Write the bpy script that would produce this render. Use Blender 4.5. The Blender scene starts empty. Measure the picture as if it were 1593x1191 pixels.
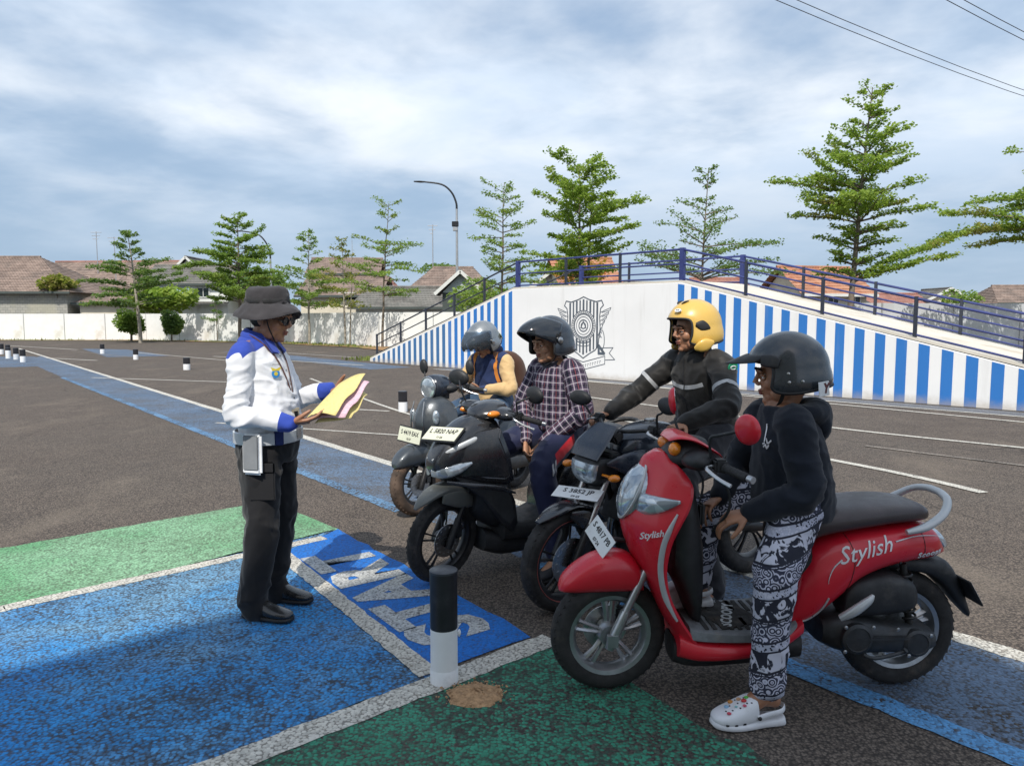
import bpy, bmesh, math, random
from mathutils import Vector, Matrix, noise
from math import sin, cos, pi, sqrt, atan2
R = math.radians
V = Vector
scene = bpy.context.scene
col = scene.collection

# ------------------------------------------------------------------ camera
cam_d = bpy.data.cameras.new('camera')
cam_d.sensor_width = 36.0
cam_d.lens = 36.0 * 1150.0 / 1593.0
cam_d.clip_start = 0.05
cam_d.clip_end = 3000.0
cam = bpy.data.objects.new('camera', cam_d)
col.objects.link(cam)
cam.location = (0.0, 0.0, 1.55)
cam.rotation_euler = (R(90.0) - math.atan(100.5 / 1150.0), 0.0, 0.0)
scene.camera = cam
scene.render.resolution_x = 1024
scene.render.resolution_y = 765

# ------------------------------------------------------------------ light
SUN_EL, SUN_AZ = 51.0, 8.0          # elevation, and how far the shadows swing right of straight away
SUN_DIR = V((sin(R(SUN_AZ)) * cos(R(SUN_EL)), cos(R(SUN_AZ)) * cos(R(SUN_EL)), -sin(R(SUN_EL))))
sun_d = bpy.data.lights.new('sun', 'SUN')
sun_d.energy = 3.7
sun_d.angle = R(0.53)
sun_d.color = (1.0, 0.945, 0.86)
sun = bpy.data.objects.new('sun', sun_d)
col.objects.link(sun)
sun.rotation_euler = SUN_DIR.to_track_quat('-Z', 'Y').to_euler()
sun.location = (-5, -30, 40)

world = bpy.data.worlds.new('World')
scene.world = world
world.use_nodes = True
wn, wl = world.node_tree.nodes, world.node_tree.links
wn.clear()


def wnode(t, **kw):
    n = wn.new(t)
    for k, v in kw.items():
        setattr(n, k, v)
    return n


def wmath(op, a, b=None, c=None, clamp=False):
    n = wnode('ShaderNodeMath', operation=op, use_clamp=clamp)
    for i, x in enumerate((a, b, c)):
        if x is None:
            continue
        if isinstance(x, (int, float)):
            n.inputs[i].default_value = x
        else:
            wl.new(x, n.inputs[i])
    return n.outputs[0]


def wnoise(vec, scale, detail, rough, dist=0.0, w=None):
    n = wnode('ShaderNodeTexNoise')
    n.inputs['Scale'].default_value = scale
    n.inputs['Detail'].default_value = detail
    n.inputs['Roughness'].default_value = rough
    n.inputs['Distortion'].default_value = dist
    wl.new(vec, n.inputs['Vector'])
    return n.outputs['Fac']


def wsmooth(x, a, b):
    n = wnode('ShaderNodeMapRange', interpolation_type='SMOOTHSTEP')
    wl.new(x, n.inputs['Value'])
    n.inputs['From Min'].default_value = a
    n.inputs['From Max'].default_value = b
    return n.outputs['Result']


w_out = wnode('ShaderNodeOutputWorld')
w_bg = wnode('ShaderNodeBackground')
w_bg.inputs['Strength'].default_value = 0.145
wl.new(w_bg.outputs[0], w_out.inputs['Surface'])
sky = wnode('ShaderNodeTexSky', sky_type='NISHITA')
sky.sun_disc = False
sky.sun_elevation = R(SUN_EL)
sky.sun_rotation = R(180.0 + SUN_AZ)
sky.altitude = 10.0
sky.air_density = 1.0
sky.dust_density = 1.6
sky.ozone_density = 2.2
w_tc = wnode('ShaderNodeTexCoord')
w_sep = wnode('ShaderNodeSeparateXYZ')
wl.new(w_tc.outputs['Generated'], w_sep.inputs[0])
dx, dy, dz = w_sep.outputs
zz = wmath('ADD', wmath('MAXIMUM', dz, 0.0), 0.16)
cu = wmath('DIVIDE', dx, zz)
cv = wmath('DIVIDE', dy, zz)
w_cmb = wnode('ShaderNodeCombineXYZ')
wl.new(wmath('MULTIPLY', cu, 1.0), w_cmb.inputs[0])
wl.new(cv, w_cmb.inputs[1])
cloud_p = w_cmb.outputs[0]
w_map = wnode('ShaderNodeMapping')
w_map.inputs['Rotation'].default_value = (0, 0, R(24))
w_map.inputs['Location'].default_value = (3.1, 1.7, 0.4)
wl.new(cloud_p, w_map.inputs[0])
cloud_p = w_map.outputs[0]
n_big = wnoise(cloud_p, 0.62, 6.0, 0.52, 0.15)
n_fine = wnoise(cloud_p, 2.4, 6.0, 0.55, 0.2)
n_tone = wnoise(cloud_p, 1.4, 5.0, 0.55, 0.2)
dens = wmath('ADD', wmath('MULTIPLY', n_big, 0.72), wmath('MULTIPLY', n_fine, 0.28))
dens = wsmooth(dens, 0.37, 0.60)
low_fade = wsmooth(dz, 0.06, 0.27)        # thin, even veil low down, broken sheet higher up
dens = wmath('MULTIPLY', dens, wmath('ADD', wmath('MULTIPLY', low_fade, 0.72), 0.20), clamp=True)
w_ramp = wnode('ShaderNodeMix', data_type='RGBA')
w_ramp.inputs['A'].default_value = (4.6, 5.3, 6.2, 1)
w_ramp.inputs['B'].default_value = (6.1, 6.4, 6.75, 1)
wl.new(wsmooth(n_tone, 0.34, 0.66), w_ramp.inputs['Factor'])
w_veil = wnode('ShaderNodeMix', data_type='RGBA')      # pale blue veil that thins upward
w_veil.inputs['B'].default_value = (2.15, 2.95, 4.0, 1)
wl.new(sky.outputs[0], w_veil.inputs['A'])
wl.new(wmath('SUBTRACT', 0.90, wmath('MULTIPLY', wsmooth(dz, 0.08, 0.62), 0.42)), w_veil.inputs['Factor'])
w_mix = wnode('ShaderNodeMix', data_type='RGBA')
wl.new(dens, w_mix.inputs['Factor'])
wl.new(w_veil.outputs['Result'], w_mix.inputs['A'])
wl.new(w_ramp.outputs['Result'], w_mix.inputs['B'])
wl.new(w_mix.outputs['Result'], w_bg.inputs['Color'])

scene.view_settings.view_transform = 'Standard'
scene.view_settings.look = 'None'
scene.view_settings.gamma = 1.0
scene.view_settings.use_curve_mapping = False
scene.view_settings.exposure = 0.25
scene.cycles.max_bounces = 6
scene.cycles.transparent_max_bounces = 12

random.seed(11)
rnd = random.Random(5)


# ------------------------------------------------------------------ materials
class NT:
    """a small wrapper round a material's node tree"""

    def __init__(self, name):
        self.m = bpy.data.materials.new(name)
        self.m.use_nodes = True
        self.n, self.l = self.m.node_tree.nodes, self.m.node_tree.links
        self.b = self.n['Principled BSDF']
        self.tc = self.n.new('ShaderNodeTexCoord')
        self.obj = self.tc.outputs['Object']
        self.geo = self.n.new('ShaderNodeNewGeometry')
        self.pos = self.geo.outputs['Position']

    def link(self, a, b):
        self.l.new(a, b)

    def setin(self, sock, x):
        if isinstance(x, (int, float)):
            sock.default_value = x
        elif isinstance(x, (tuple, list)):
            sock.default_value = tuple(x) + ((1,) if len(x) == 3 and len(sock.default_value) == 4 else ())
        else:
            self.l.new(x, sock)

    def math(self, op, a, b=None, c=None, clamp=False):
        n = self.n.new('ShaderNodeMath')
        n.operation = op
        n.use_clamp = clamp
        for i, x in enumerate((a, b, c)):
            if x is not None:
                self.setin(n.inputs[i], x)
        return n.outputs[0]

    def noise(self, scale, detail=3, rough=0.55, vec=None, dist=0.0):
        n = self.n.new('ShaderNodeTexNoise')
        n.inputs['Scale'].default_value = scale
        n.inputs['Detail'].default_value = detail
        n.inputs['Roughness'].default_value = rough
        n.inputs['Distortion'].default_value = dist
        self.link(vec if vec is not None else self.obj, n.inputs['Vector'])
        return n.outputs['Fac']

    def voro(self, scale, vec=None, feature='F1', out='Distance', rand=1.0):
        n = self.n.new('ShaderNodeTexVoronoi')
        n.feature = feature
        n.inputs['Scale'].default_value = scale
        n.inputs['Randomness'].default_value = rand
        self.link(vec if vec is not None else self.obj, n.inputs['Vector'])
        return n.outputs[out]

    def step(self, x, a, b, lo=0.0, hi=1.0):
        n = self.n.new('ShaderNodeMapRange')
        n.interpolation_type = 'SMOOTHSTEP'
        self.setin(n.inputs['Value'], x)
        n.inputs['From Min'].default_value = a
        n.inputs['From Max'].default_value = b
        n.inputs['To Min'].default_value = lo
        n.inputs['To Max'].default_value = hi
        return n.outputs['Result']

    def mix(self, f, a, b, mode='MIX'):
        n = self.n.new('ShaderNodeMix')
        n.data_type = 'RGBA'
        n.blend_type = mode
        self.setin(n.inputs['Factor'], f)
        self.setin(n.inputs['A'], a)
        self.setin(n.inputs['B'], b)
        return n.outputs['Result']

    def xyz(self, vec=None):
        n = self.n.new('ShaderNodeSeparateXYZ')
        self.link(vec if vec is not None else self.obj, n.inputs[0])
        return n.outputs

    def cmb(self, x, y, z):
        n = self.n.new('ShaderNodeCombineXYZ')
        for i, k in enumerate((x, y, z)):
            self.setin(n.inputs[i], k)
        return n.outputs[0]

    def mapv(self, scale=(1, 1, 1), rot=(0, 0, 0), loc=(0, 0, 0), vec=None):
        n = self.n.new('ShaderNodeMapping')
        n.inputs['Scale'].default_value = scale
        n.inputs['Rotation'].default_value = rot
        n.inputs['Location'].default_value = loc
        self.link(vec if vec is not None else self.obj, n.inputs[0])
        return n.outputs[0]

    def bump(self, h, strength=0.3, dist=0.01):
        n = self.n.new('ShaderNodeBump')
        n.inputs['Strength'].default_value = strength
        n.inputs['Distance'].default_value = dist
        self.link(h, n.inputs['Height'])
        self.link(n.outputs[0], self.b.inputs['Normal'])

    def base(self, x):
        self.setin(self.b.inputs['Base Color'], x)

    def rough(self, x):
        self.setin(self.b.inputs['Roughness'], x)

    def set(self, **kw):
        for k, v in kw.items():
            self.setin(self.b.inputs[k.replace('_', ' ')], v)
        return self


def mat(name, c, rough=0.5, metal=0.0, var=0.12, vscale=9.0, coat=0.0, bump=0.0, bscale=60.0, spec=0.5, dirt=None, dirt_amt=0.0):
    t = NT(name)
    f = t.noise(vscale, 4, 0.6)
    lo = tuple(x * (1 - var) for x in c)
    hi = tuple(min(1, x * (1 + var)) for x in c)
    cc = t.mix(t.step(f, 0.3, 0.7), lo, hi)
    if dirt:
        d = t.step(t.noise(vscale * 0.7, 6, 0.7), 0.52, 0.72, 0.0, dirt_amt)
        cc = t.mix(d, cc, dirt)
    t.base(cc)
    t.rough(t.step(t.noise(vscale * 2.3, 3), 0.2, 0.8, max(0.03, rough * 0.82), min(1, rough * 1.18)))
    t.set(Metallic=metal)
    t.b.inputs['Specular IOR Level'].default_value = spec
    if coat:
        t.b.inputs['Coat Weight'].default_value = coat
        t.b.inputs['Coat Roughness'].default_value = 0.06
    if bump:
        t.bump(t.noise(bscale, 3), bump, 0.004)
    return t.m


# ------------------------------------------------------------------ mesh builder
def catmull(pts, k):
    """denser copy of a list of equal-length tuples, through every one of them"""
    if k <= 1 or len(pts) < 3:
        return [tuple(p) for p in pts]
    out = []
    n = len(pts)
    for i in range(n - 1):
        p0 = pts[max(i - 1, 0)]
        p1, p2 = pts[i], pts[i + 1]
        p3 = pts[min(i + 2, n - 1)]
        for j in range(k):
            t = j / k
            out.append(tuple(0.5 * ((2 * b) + (-a + c) * t + (2 * a - 5 * b + 4 * c - d) * t * t + (-a + 3 * b - 3 * c + d) * t ** 3)
                             for a, b, c, d in zip(p0, p1, p2, p3)))
    out.append(tuple(pts[-1]))
    return out


def sgnpow(x, e):
    return math.copysign(abs(x) ** e, x)


class MB:
    def __init__(self):
        self.v, self.f, self.mi = [], [], []
        self.cur = 0

    def add(self, vs, fs):
        o = len(self.v)
        self.v.extend([tuple(p) for p in vs])
        for f in fs:
            self.f.append(tuple(i + o for i in f))
            self.mi.append(self.cur)
        return self

    def box(self, c, s, rz=0.0, M=None, taper=1.0):
        hx, hy, hz = s[0] / 2, s[1] / 2, s[2] / 2
        vs = [V((x * hx * (taper if z > 0 else 1), y * hy * (taper if z > 0 else 1), z * hz)) for z in (-1, 1) for y in (-1, 1) for x in (-1, 1)]
        m = M if M is not None else Matrix.Rotation(rz, 3, 'Z')
        vs = [m @ p + V(c) for p in vs]
        return self.add(vs, [(0, 2, 3, 1), (4, 5, 7, 6), (0, 1, 5, 4), (2, 6, 7, 3), (0, 4, 6, 2), (1, 3, 7, 5)])

    def ringloft(self, rings, closed=True, cap=True, loop=False):
        n = len(rings[0])
        o = len(self.v)
        for r in rings:
            self.v.extend([tuple(p) for p in r])
        m = len(rings)
        for i in range(m if loop else m - 1):
            a, b = o + i * n, o + ((i + 1) % m) * n
            for j in range(n if closed else n - 1):
                k = (j + 1) % n
                self.f.append((a + j, a + k, b + k, b + j))
                self.mi.append(self.cur)
        if cap and closed and not loop:
            self.f.append(tuple(o + j for j in range(n - 1, -1, -1)))
            self.f.append(tuple(o + (m - 1) * n + j for j in range(n)))
            self.mi += [self.cur] * 2
        return self

    def tube(self, path, r, n=8, k=1, cap=True, flat=None, loop=False):
        """round tube along points; r a number or one per point; flat=(a,b) scales the section"""
        if not isinstance(r, (list, tuple)):
            r = [r] * len(path)
        d = catmull([tuple(p) + (q,) for p, q in zip(path, r)], k)
        P = [V(q[:3]) for q in d]
        rr = [q[3] for q in d]
        rings = []
        t0 = (P[1] - P[0]).normalized()
        u = t0.cross(V((0, 0, 1)))
        if u.length < 1e-3:
            u = t0.cross(V((0, 1, 0)))
        u.normalize()
        m = len(P)
        for i in range(m):
            if loop:
                t = (P[(i + 1) % m] - P[i - 1]).normalized()
            else:
                t = (P[min(i + 1, m - 1)] - P[max(i - 1, 0)]).normalized()
            u = (u - t * u.dot(t)).normalized()
            w = t.cross(u)
            fa, fb = flat if flat else (1, 1)
            rings.append([P[i] + (u * cos(2 * pi * j / n) * fa + w * sin(2 * pi * j / n) * fb) * rr[i] for j in range(n)])
        return self.ringloft(rings, cap=cap, loop=loop)

    def cyl(self, a, b, r0, r1=None, n=16):
        return self.tube([a, b], [r0, r0 if r1 is None else r1], n)

    def lathe(self, prof, c=(0, 0, 0), axis='Z', n=24, cap=True):
        """prof: list of (radius, height along the axis)"""
        rings = []
        for r, h in prof:
            ring = []
            for j in range(n):
                a = 2 * pi * j / n
                x, y = r * cos(a), r * sin(a)
                p = {'Z': (x, y, h), 'Y': (x, h, -y), 'X': (h, x, y)}[axis]
                ring.append(V(p) + V(c))
            rings.append(ring)
        return self.ringloft(rings, cap=cap)

    def ball(self, c, r, n=12, m=8, M=None):
        if not isinstance(r, (tuple, list)):
            r = (r, r, r)
        rings = []
        for i in range(m + 1):
            th = pi * (i + 0.0) / m
            th = min(max(th, 0.06), pi - 0.06)
            ring = [V((r[0] * sin(th) * cos(2 * pi * j / n), r[1] * sin(th) * sin(2 * pi * j / n), -r[2] * cos(th))) for j in range(n)]
            rings.append([(M @ p if M is not None else p) + V(c) for p in ring])
        return self.ringloft(rings)

    def loft(self, st, axis='x', e=2.6, n=20, k=3, y0=0.0, cap=True):
        """axis x: stations (x, zlow, zhigh, halfwidth); axis z: stations (z, xlow, xhigh, halfwidth); superellipse section"""
        rings = []
        for s in catmull(st, k):
            a, lo, hi, hw = s[:4]
            ring = []
            for j in range(n):
                t = 2 * pi * j / n
                yy = sgnpow(cos(t), 2 / e) * hw + y0
                q = (lo + hi) / 2 + sgnpow(sin(t), 2 / e) * (hi - lo) / 2
                ring.append((a, yy, q) if axis == 'x' else (q, yy, a))
            rings.append(ring)
        return self.ringloft(rings, cap=cap)

    def sweep(self, st, e=2.5, n=16, k=3, cap=True, lat=(0, 1, 0)):
        """stations (x,y,z,a,b): section a along the normal in the plane of travel, b along lat"""
        d = catmull(st, k)
        L = V(lat)
        rings = []
        m = len(d)
        for i in range(m):
            p = V(d[i][:3])
            t = (V(d[min(i + 1, m - 1)][:3]) - V(d[max(i - 1, 0)][:3])).normalized()
            l2 = (L - t * L.dot(t)).normalized()
            nrm = t.cross(l2)
            a, b = max(d[i][3], 1e-4), max(d[i][4], 1e-4)
            rings.append([p + l2 * sgnpow(cos(2 * pi * j / n), 2 / e) * b + nrm * sgnpow(sin(2 * pi * j / n), 2 / e) * a for j in range(n)])
        return self.ringloft(rings, cap=cap)

    def prism(self, poly, y0, y1, M=None):
        """polygon in x,z pushed from y0 to y1 (convex or simple)"""
        n = len(poly)
        vs = [V((p[0], y0, p[1])) for p in poly] + [V((p[0], y1, p[1])) for p in poly]
        if M is not None:
            vs = [M @ p for p in vs]
        fs = [tuple(range(n)), tuple(range(2 * n - 1, n - 1, -1))]
        fs += [(i, i + n, (i + 1) % n + n, (i + 1) % n) for i in range(n)]
        return self.add(vs, fs)

    def quad(self, a, b, c, d):
        return self.add([a, b, c, d], [(0, 1, 2, 3)])

    def xform(self, M, start=0):
        for i in range(start, len(self.v)):
            self.v[i] = tuple(M @ V(self.v[i]))
        return self

    def mesh(self, name, mats, smooth=38, bevel=0.0, tri=False):
        me = bpy.data.meshes.new(name)
        me.from_pydata(self.v, [], self.f)
        if not isinstance(mats, (list, tuple)):
            mats = [mats]
        for m in mats:
            me.materials.append(m)
        if len(mats) > 1:
            me.polygons.foreach_set('material_index', self.mi)
        bm = bmesh.new()
        bm.from_mesh(me)
        bmesh.ops.recalc_face_normals(bm, faces=bm.faces)
        if bevel:
            bmesh.ops.bevel(bm, geom=[e for e in bm.edges if e.is_manifold and e.calc_face_angle(0) > 0.6], offset=bevel, segments=2, affect='EDGES', clamp_overlap=True)
        bm.to_mesh(me)
        bm.free()
        if smooth:
            me.polygons.foreach_set('use_smooth', [True] * len(me.polygons))
            me.set_sharp_from_angle(angle=R(smooth))
        me.update()
        return me

    def build(self, name, mats, parent=None, smooth=38, bevel=0.0):
        return link(name, self.mesh(name, mats, smooth, bevel), parent)


def link(name, me, parent=None):
    o = bpy.data.objects.new(name, me)
    col.objects.link(o)
    if parent is not None:
        o.parent = parent
    return o


def tag(o, label=None, cat=None, group=None, kind=None):
    for k, v in (('label', label), ('category', cat), ('group', group), ('kind', kind)):
        if v:
            o[k] = v
    return o


def thing(name, label, cat, loc=(0, 0, 0), rz=0.0, group=None):
    o = bpy.data.objects.new(name, None)
    col.objects.link(o)
    o.empty_display_size = 0.1
    o.location = loc
    o.rotation_euler = (0, 0, rz)
    return tag(o, label, cat, group)


def copy_tree(o, parent=None):
    c = o.copy()
    col.objects.link(c)
    if parent is not None:
        c.parent = parent
    for ch in list(o.children):
        copy_tree(ch, c)
    return c


def struct(name, mb, m, parent=None, smooth=0):
    return tag(mb.build(name, m, parent, smooth), kind='structure')


def text_mesh(body, size, extrude=0.0, bold=0.0, shear=0.0, space=1.0, align='CENTER'):
    """flat lettering as mesh data in the local xy plane"""
    cu_ = bpy.data.curves.new('lettering', 'FONT')
    cu_.body = body
    cu_.size = size
    cu_.extrude = extrude
    cu_.offset = bold
    cu_.shear = shear
    cu_.space_character = space
    cu_.align_x = align
    cu_.align_y = 'CENTER'
    cu_.resolution_u = 2
    tmp = bpy.data.objects.new('lettering', cu_)
    col.objects.link(tmp)
    dg = bpy.context.evaluated_depsgraph_get()
    me = bpy.data.meshes.new_from_object(tmp.evaluated_get(dg))
    bpy.data.objects.remove(tmp)
    bpy.data.curves.remove(cu_)
    return me


def text_obj(name, body, size, m, parent, M, extrude=0.0008, bold=0.0, shear=0.0, space=1.0, sx=1.0):
    me = text_mesh(body, size, extrude, bold, shear, space)
    me.materials.clear()
    me.materials.append(m)
    me.transform(M @ Matrix.Diagonal((sx, 1, 1, 1)))
    return link(name, me, parent)


def frame_matrix(o, x, y):
    """matrix that puts local x along x, local y along y, origin at o"""
    x = V(x).normalized()
    y = V(y)
    y = (y - x * y.dot(x)).normalized()
    z = x.cross(y)
    m = Matrix((x, y, z)).transposed().to_4x4()
    m.translation = V(o)
    return m

# ------------------------------------------------------------------ ground materials
def asphalt_core(t):
    """colour and height of bare asphalt in world metres"""
    p = t.pos
    big = t.noise(0.35, 5, 0.6, p)
    mid = t.noise(2.2, 5, 0.65, p)
    stone = t.voro(95.0, p, out='Color')
    sd = t.voro(95.0, p, out='Distance')
    sx = t.xyz(stone)[0]
    c = t.mix(t.step(mid, 0.25, 0.75), (0.106, 0.083, 0.066), (0.160, 0.128, 0.102))
    c = t.mix(t.step(big, 0.42, 0.66, 0.0, 0.5), c, (0.125, 0.108, 0.090))
    c = t.mix(t.step(sx, 0.0, 1.0, 0.0, 1.0), t.mix(0.42, c, (0.03, 0.028, 0.027)), t.mix(0.35, c, (0.29, 0.24, 0.20)))
    c = t.mix(t.step(sd, 0.35, 0.75, 0.0, 0.75), c, (0.022, 0.02, 0.02))
    oil = t.step(t.noise(1.1, 6, 0.7, p), 0.60, 0.76, 0.0, 0.45)
    c = t.mix(oil, c, (0.045, 0.042, 0.04))
    dust = t.step(t.noise(0.8, 6, 0.68, t.mapv((1.0, 0.45, 1), (0, 0, 0.9), (7, 3, 0), p)), 0.50, 0.72, 0.0, 0.42)
    c = t.mix(dust, c, (0.20, 0.165, 0.13))
    warp = t.n.new('ShaderNodeVectorMath')
    warp.operation = 'ADD'
    t.link(p, warp.inputs[0])
    wn_ = t.n.new('ShaderNodeTexNoise')
    wn_.inputs['Scale'].default_value = 1.3
    wn_.inputs['Detail'].default_value = 5
    t.link(p, wn_.inputs['Vector'])
    t.link(wn_.outputs['Color'], warp.inputs[1])
    ck = t.voro(0.42, warp.outputs[0], 'DISTANCE_TO_EDGE')
    crack = t.math('MULTIPLY', t.step(ck, 0.010, 0.002), t.step(t.noise(0.5, 3, 0.5, p), 0.48, 0.6, 0.0, 0.65))
    c = t.mix(crack, c, (0.03, 0.027, 0.024))
    return c, sd


def asphalt_mat():
    t = NT('asphalt')
    c, sd = asphalt_core(t)
    t.base(c)
    t.rough(0.88)
    t.set(Specular_IOR_Level=0.25)
    t.bump(t.math('SUBTRACT', 1.0, sd), 0.55, 0.006)
    return t.m


def paint_mat(name, c1, c2, wear=0.5, stain=0.0, pit=0.62, stain_c=(0.03, 0.032, 0.036), fade=None, soft=0.1, depth=0.62, fade_at=0.5, grain=0.5):
    """road paint rubbed off the stones it lies on; wear 0 fresh, 1 nearly gone"""
    t = NT(name)
    p = t.pos
    asp, sd0 = asphalt_core(t)
    sd = t.voro(74.0, p, out='Distance')
    cellc = t.xyz(t.voro(74.0, p, out='Color'))
    patch = t.noise(1.7, 6, 0.66, p)
    fine = t.noise(14.0, 4, 0.6, p)
    col_ = t.mix(t.step(t.noise(0.9, 5, 0.6, p), 0.3, 0.7), c1, c2)
    if fade:
        col_ = t.mix(t.step(t.noise(0.55, 5, 0.6, p), fade_at - 0.1, fade_at + 0.1, 0.0, 0.85), col_, fade)
    col_ = t.mix(t.step(cellc[1], 0.15, 1.0, 0.0, grain), col_, t.mix(0.62, col_, (0.02, 0.02, 0.02)))
    pits = t.step(t.math('ADD', sd, t.math('MULTIPLY', t.math('SUBTRACT', fine, 0.5), 0.5)), pit - soft, pit + soft)
    worn = t.step(t.math('ADD', t.math('MULTIPLY', patch, 0.55), t.math('ADD', t.math('MULTIPLY', fine, 0.2), t.math('MULTIPLY', cellc[0], 0.25))), 0.78 - 0.5 * wear, 0.9 - 0.5 * wear)
    m = t.math('MAXIMUM', t.math('MULTIPLY', pits, depth), worn)
    c = t.mix(m, col_, t.mix(0.6, asp, (0.02, 0.02, 0.02)))
    if stain:
        s = t.step(t.math('ADD', t.math('ADD', t.math('MULTIPLY', t.noise(1.25, 6, 0.7, p), 0.65), t.math('MULTIPLY', fine, 0.20)), t.math('MULTIPLY', cellc[2], 0.15)), 0.46, 0.64, 0.0, stain)
        c = t.mix(s, c, stain_c)
    t.base(c)
    t.rough(0.8)
    t.set(Specular_IOR_Level=0.3)
    t.bump(t.math('SUBTRACT', 1.0, t.math('ADD', sd, t.math('MULTIPLY', m, 0.3))), 0.6, 0.006)
    return t.m


M_ASPHALT = asphalt_mat()
M_BLUE = paint_mat('blue_road_paint', (0.014, 0.215, 0.60), (0.03, 0.29, 0.66), 0.20, 0.80, 0.60, fade=(0.19, 0.37, 0.53), soft=0.22, fade_at=0.50, depth=0.78, grain=0.66)
M_BLUE_NEW = paint_mat('fresh_blue_paint', (0.012, 0.14, 0.50), (0.02, 0.17, 0.55), 0.08, 0.0, 0.74, soft=0.16, grain=0.45)
M_BLUE_OLD = paint_mat('faded_blue_paint', (0.105, 0.165, 0.255), (0.145, 0.21, 0.31), 0.46, 0.65, 0.66, (0.10, 0.09, 0.08), soft=0.16, depth=0.75)
M_BLUE_LINE = paint_mat('bright_blue_line', (0.09, 0.29, 0.60), (0.13, 0.36, 0.66), 0.40, 0.0, 0.70, soft=0.14)
M_BLUE_FADED = paint_mat('faded_blue_line', (0.11, 0.24, 0.42), (0.16, 0.31, 0.50), 0.56, 0.0, 0.64, soft=0.15)
M_GREEN = paint_mat('green_road_paint', (0.13, 0.37, 0.17), (0.19, 0.45, 0.23), 0.28, 0.65, 0.60, (0.09, 0.14, 0.08), fade=(0.29, 0.52, 0.32), soft=0.20, grain=0.6)
M_GREEN_OLD = paint_mat('worn_green_paint', (0.035, 0.22, 0.135), (0.06, 0.34, 0.22), 0.60, 0.9, 0.58, (0.035, 0.05, 0.04), soft=0.15, depth=0.8)
M_LINE = paint_mat('white_road_paint', (0.56, 0.54, 0.49), (0.68, 0.65, 0.57), 0.36, 0.15, 0.62, (0.30, 0.23, 0.14))
M_LINE_THIN = paint_mat('white_line_paint', (0.58, 0.56, 0.50), (0.68, 0.65, 0.58), 0.34, 0.0, 0.68, soft=0.14)
M_LETTER = paint_mat('white_letter_paint', (0.46, 0.49, 0.52), (0.60, 0.59, 0.54), 0.44, 0.3, 0.64, (0.14, 0.17, 0.22), soft=0.14)
M_OLDLINE = paint_mat('old_line_paint', (0.26, 0.23, 0.20), (0.32, 0.28, 0.24), 0.55, 0.0, 0.64)

# ------------------------------------------------------------------ ground sheets
mb = MB()
mb.quad((-400, -120, 0), (400, -120, 0), (400, 700, 0), (-400, 700, 0))
struct('ground', mb, M_ASPHALT)


def sheet(name, pts, m, z=0.004, rag=0.012, step=0.12):
    """flat painted area with a slightly uneven edge"""
    rr = random.Random(len(pts) * 31 + int(abs(pts[0][0]) * 100))
    out = []
    n = len(pts)
    for i in range(n):
        a, b = V(pts[i]).to_2d(), V(pts[(i + 1) % n]).to_2d()
        k = min(160, max(1, int((b - a).length / step)))
        for j in range(k):
            p = a.lerp(b, j / k)
            q = V((rr.uniform(-rag, rag), rr.uniform(-rag, rag))) if j else V((0, 0))
            out.append((p.x + q.x, p.y + q.y, z))
    bm = bmesh.new()
    f = bm.faces.new([bm.verts.new(p) for p in out])
    f.normal_update()
    if f.normal.z < 0:
        f.normal_flip()
    bmesh.ops.triangulate(bm, faces=[f])
    me = bpy.data.meshes.new(name)
    bm.to_mesh(me)
    bm.free()
    me.materials.append(m)
    return tag(link(name, me), kind='structure')


def line(name, a, b, w, m, z=0.006, rag=0.006):
    a, b = V(a), V(b)
    d = (b - a).normalized()
    n = V((-d.y, d.x)) * (w / 2)
    return sheet(name, [tuple(a + n), tuple(a - n), tuple(b - n), tuple(b + n)], m, z, rag, 0.05)


# pads and lines of the riding course (world metres)
sheet('green_pad', [(-2.06, 6.17), (-1.27, 5.33), (-2.73, 3.83), (-7.2, -0.15), (-8.0, 0.7)], M_GREEN)
sheet('blue_pad', [(-1.30, 5.33), (-1.44, 4.72), (-0.34, 3.10), (-5.4, -1.6), (-7.0, 0.0), (-2.70, 3.86)], M_BLUE)
sheet('start_pad', [(-1.285, 5.34), (-1.55, 4.72), (-0.38, 3.08), (0.09, 3.48), (0.02, 3.60)], M_BLUE_NEW, 0.0045)
sheet('worn_green_pad', [(0.20, 3.40), (-0.40, 3.03), (-4.6, -0.55), (-2.6, -2.6), (0.9, 2.45), (0.55, 2.96)], M_GREEN_OLD, 0.004, 0.03)
line('white_line', (-7.0, -0.05), (-2.72, 3.84), 0.11, M_LINE)
line('white_line', (-2.72, 3.84), (-1.33, 5.12), 0.10, M_LINE)
line('white_line', (-5.0, -0.95), (0.19, 3.46), 0.13, M_LINE, 0.0065)
line('white_line', (-1.50, 4.74), (-0.36, 3.10), 0.10, M_LINE, 0.0080)
# long band that crosses the yard, its white edge and its blue edge
sheet('blue_band', [(-19.5, 30.7), (-11.83, 20.95), (-1.19, 7.62), (2.30, 3.32), (4.4, 0.7), (3.25, 0.65), (1.55, 2.80), (-0.89, 5.86), (-3.99, 9.73), (-11.83, 19.40), (-18.0, 27.2)], M_BLUE_OLD, 0.0025, 0.03)
line('white_edge_line', (-25.5, 38.2), (-1.19, 7.66), 0.12, M_LINE_THIN, 0.0045)
line('white_edge_line', (-1.19, 7.66), (4.4, 0.72), 0.12, M_LINE, 0.0045)
line('blue_edge_line', (-11.83, 19.38), (-0.89, 5.85), 0.12, M_BLUE_FADED, 0.0045)
line('blue_edge_line', (0.15, 4.55), (3.2, 0.72), 0.13, M_BLUE_LINE, 0.0045)


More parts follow.
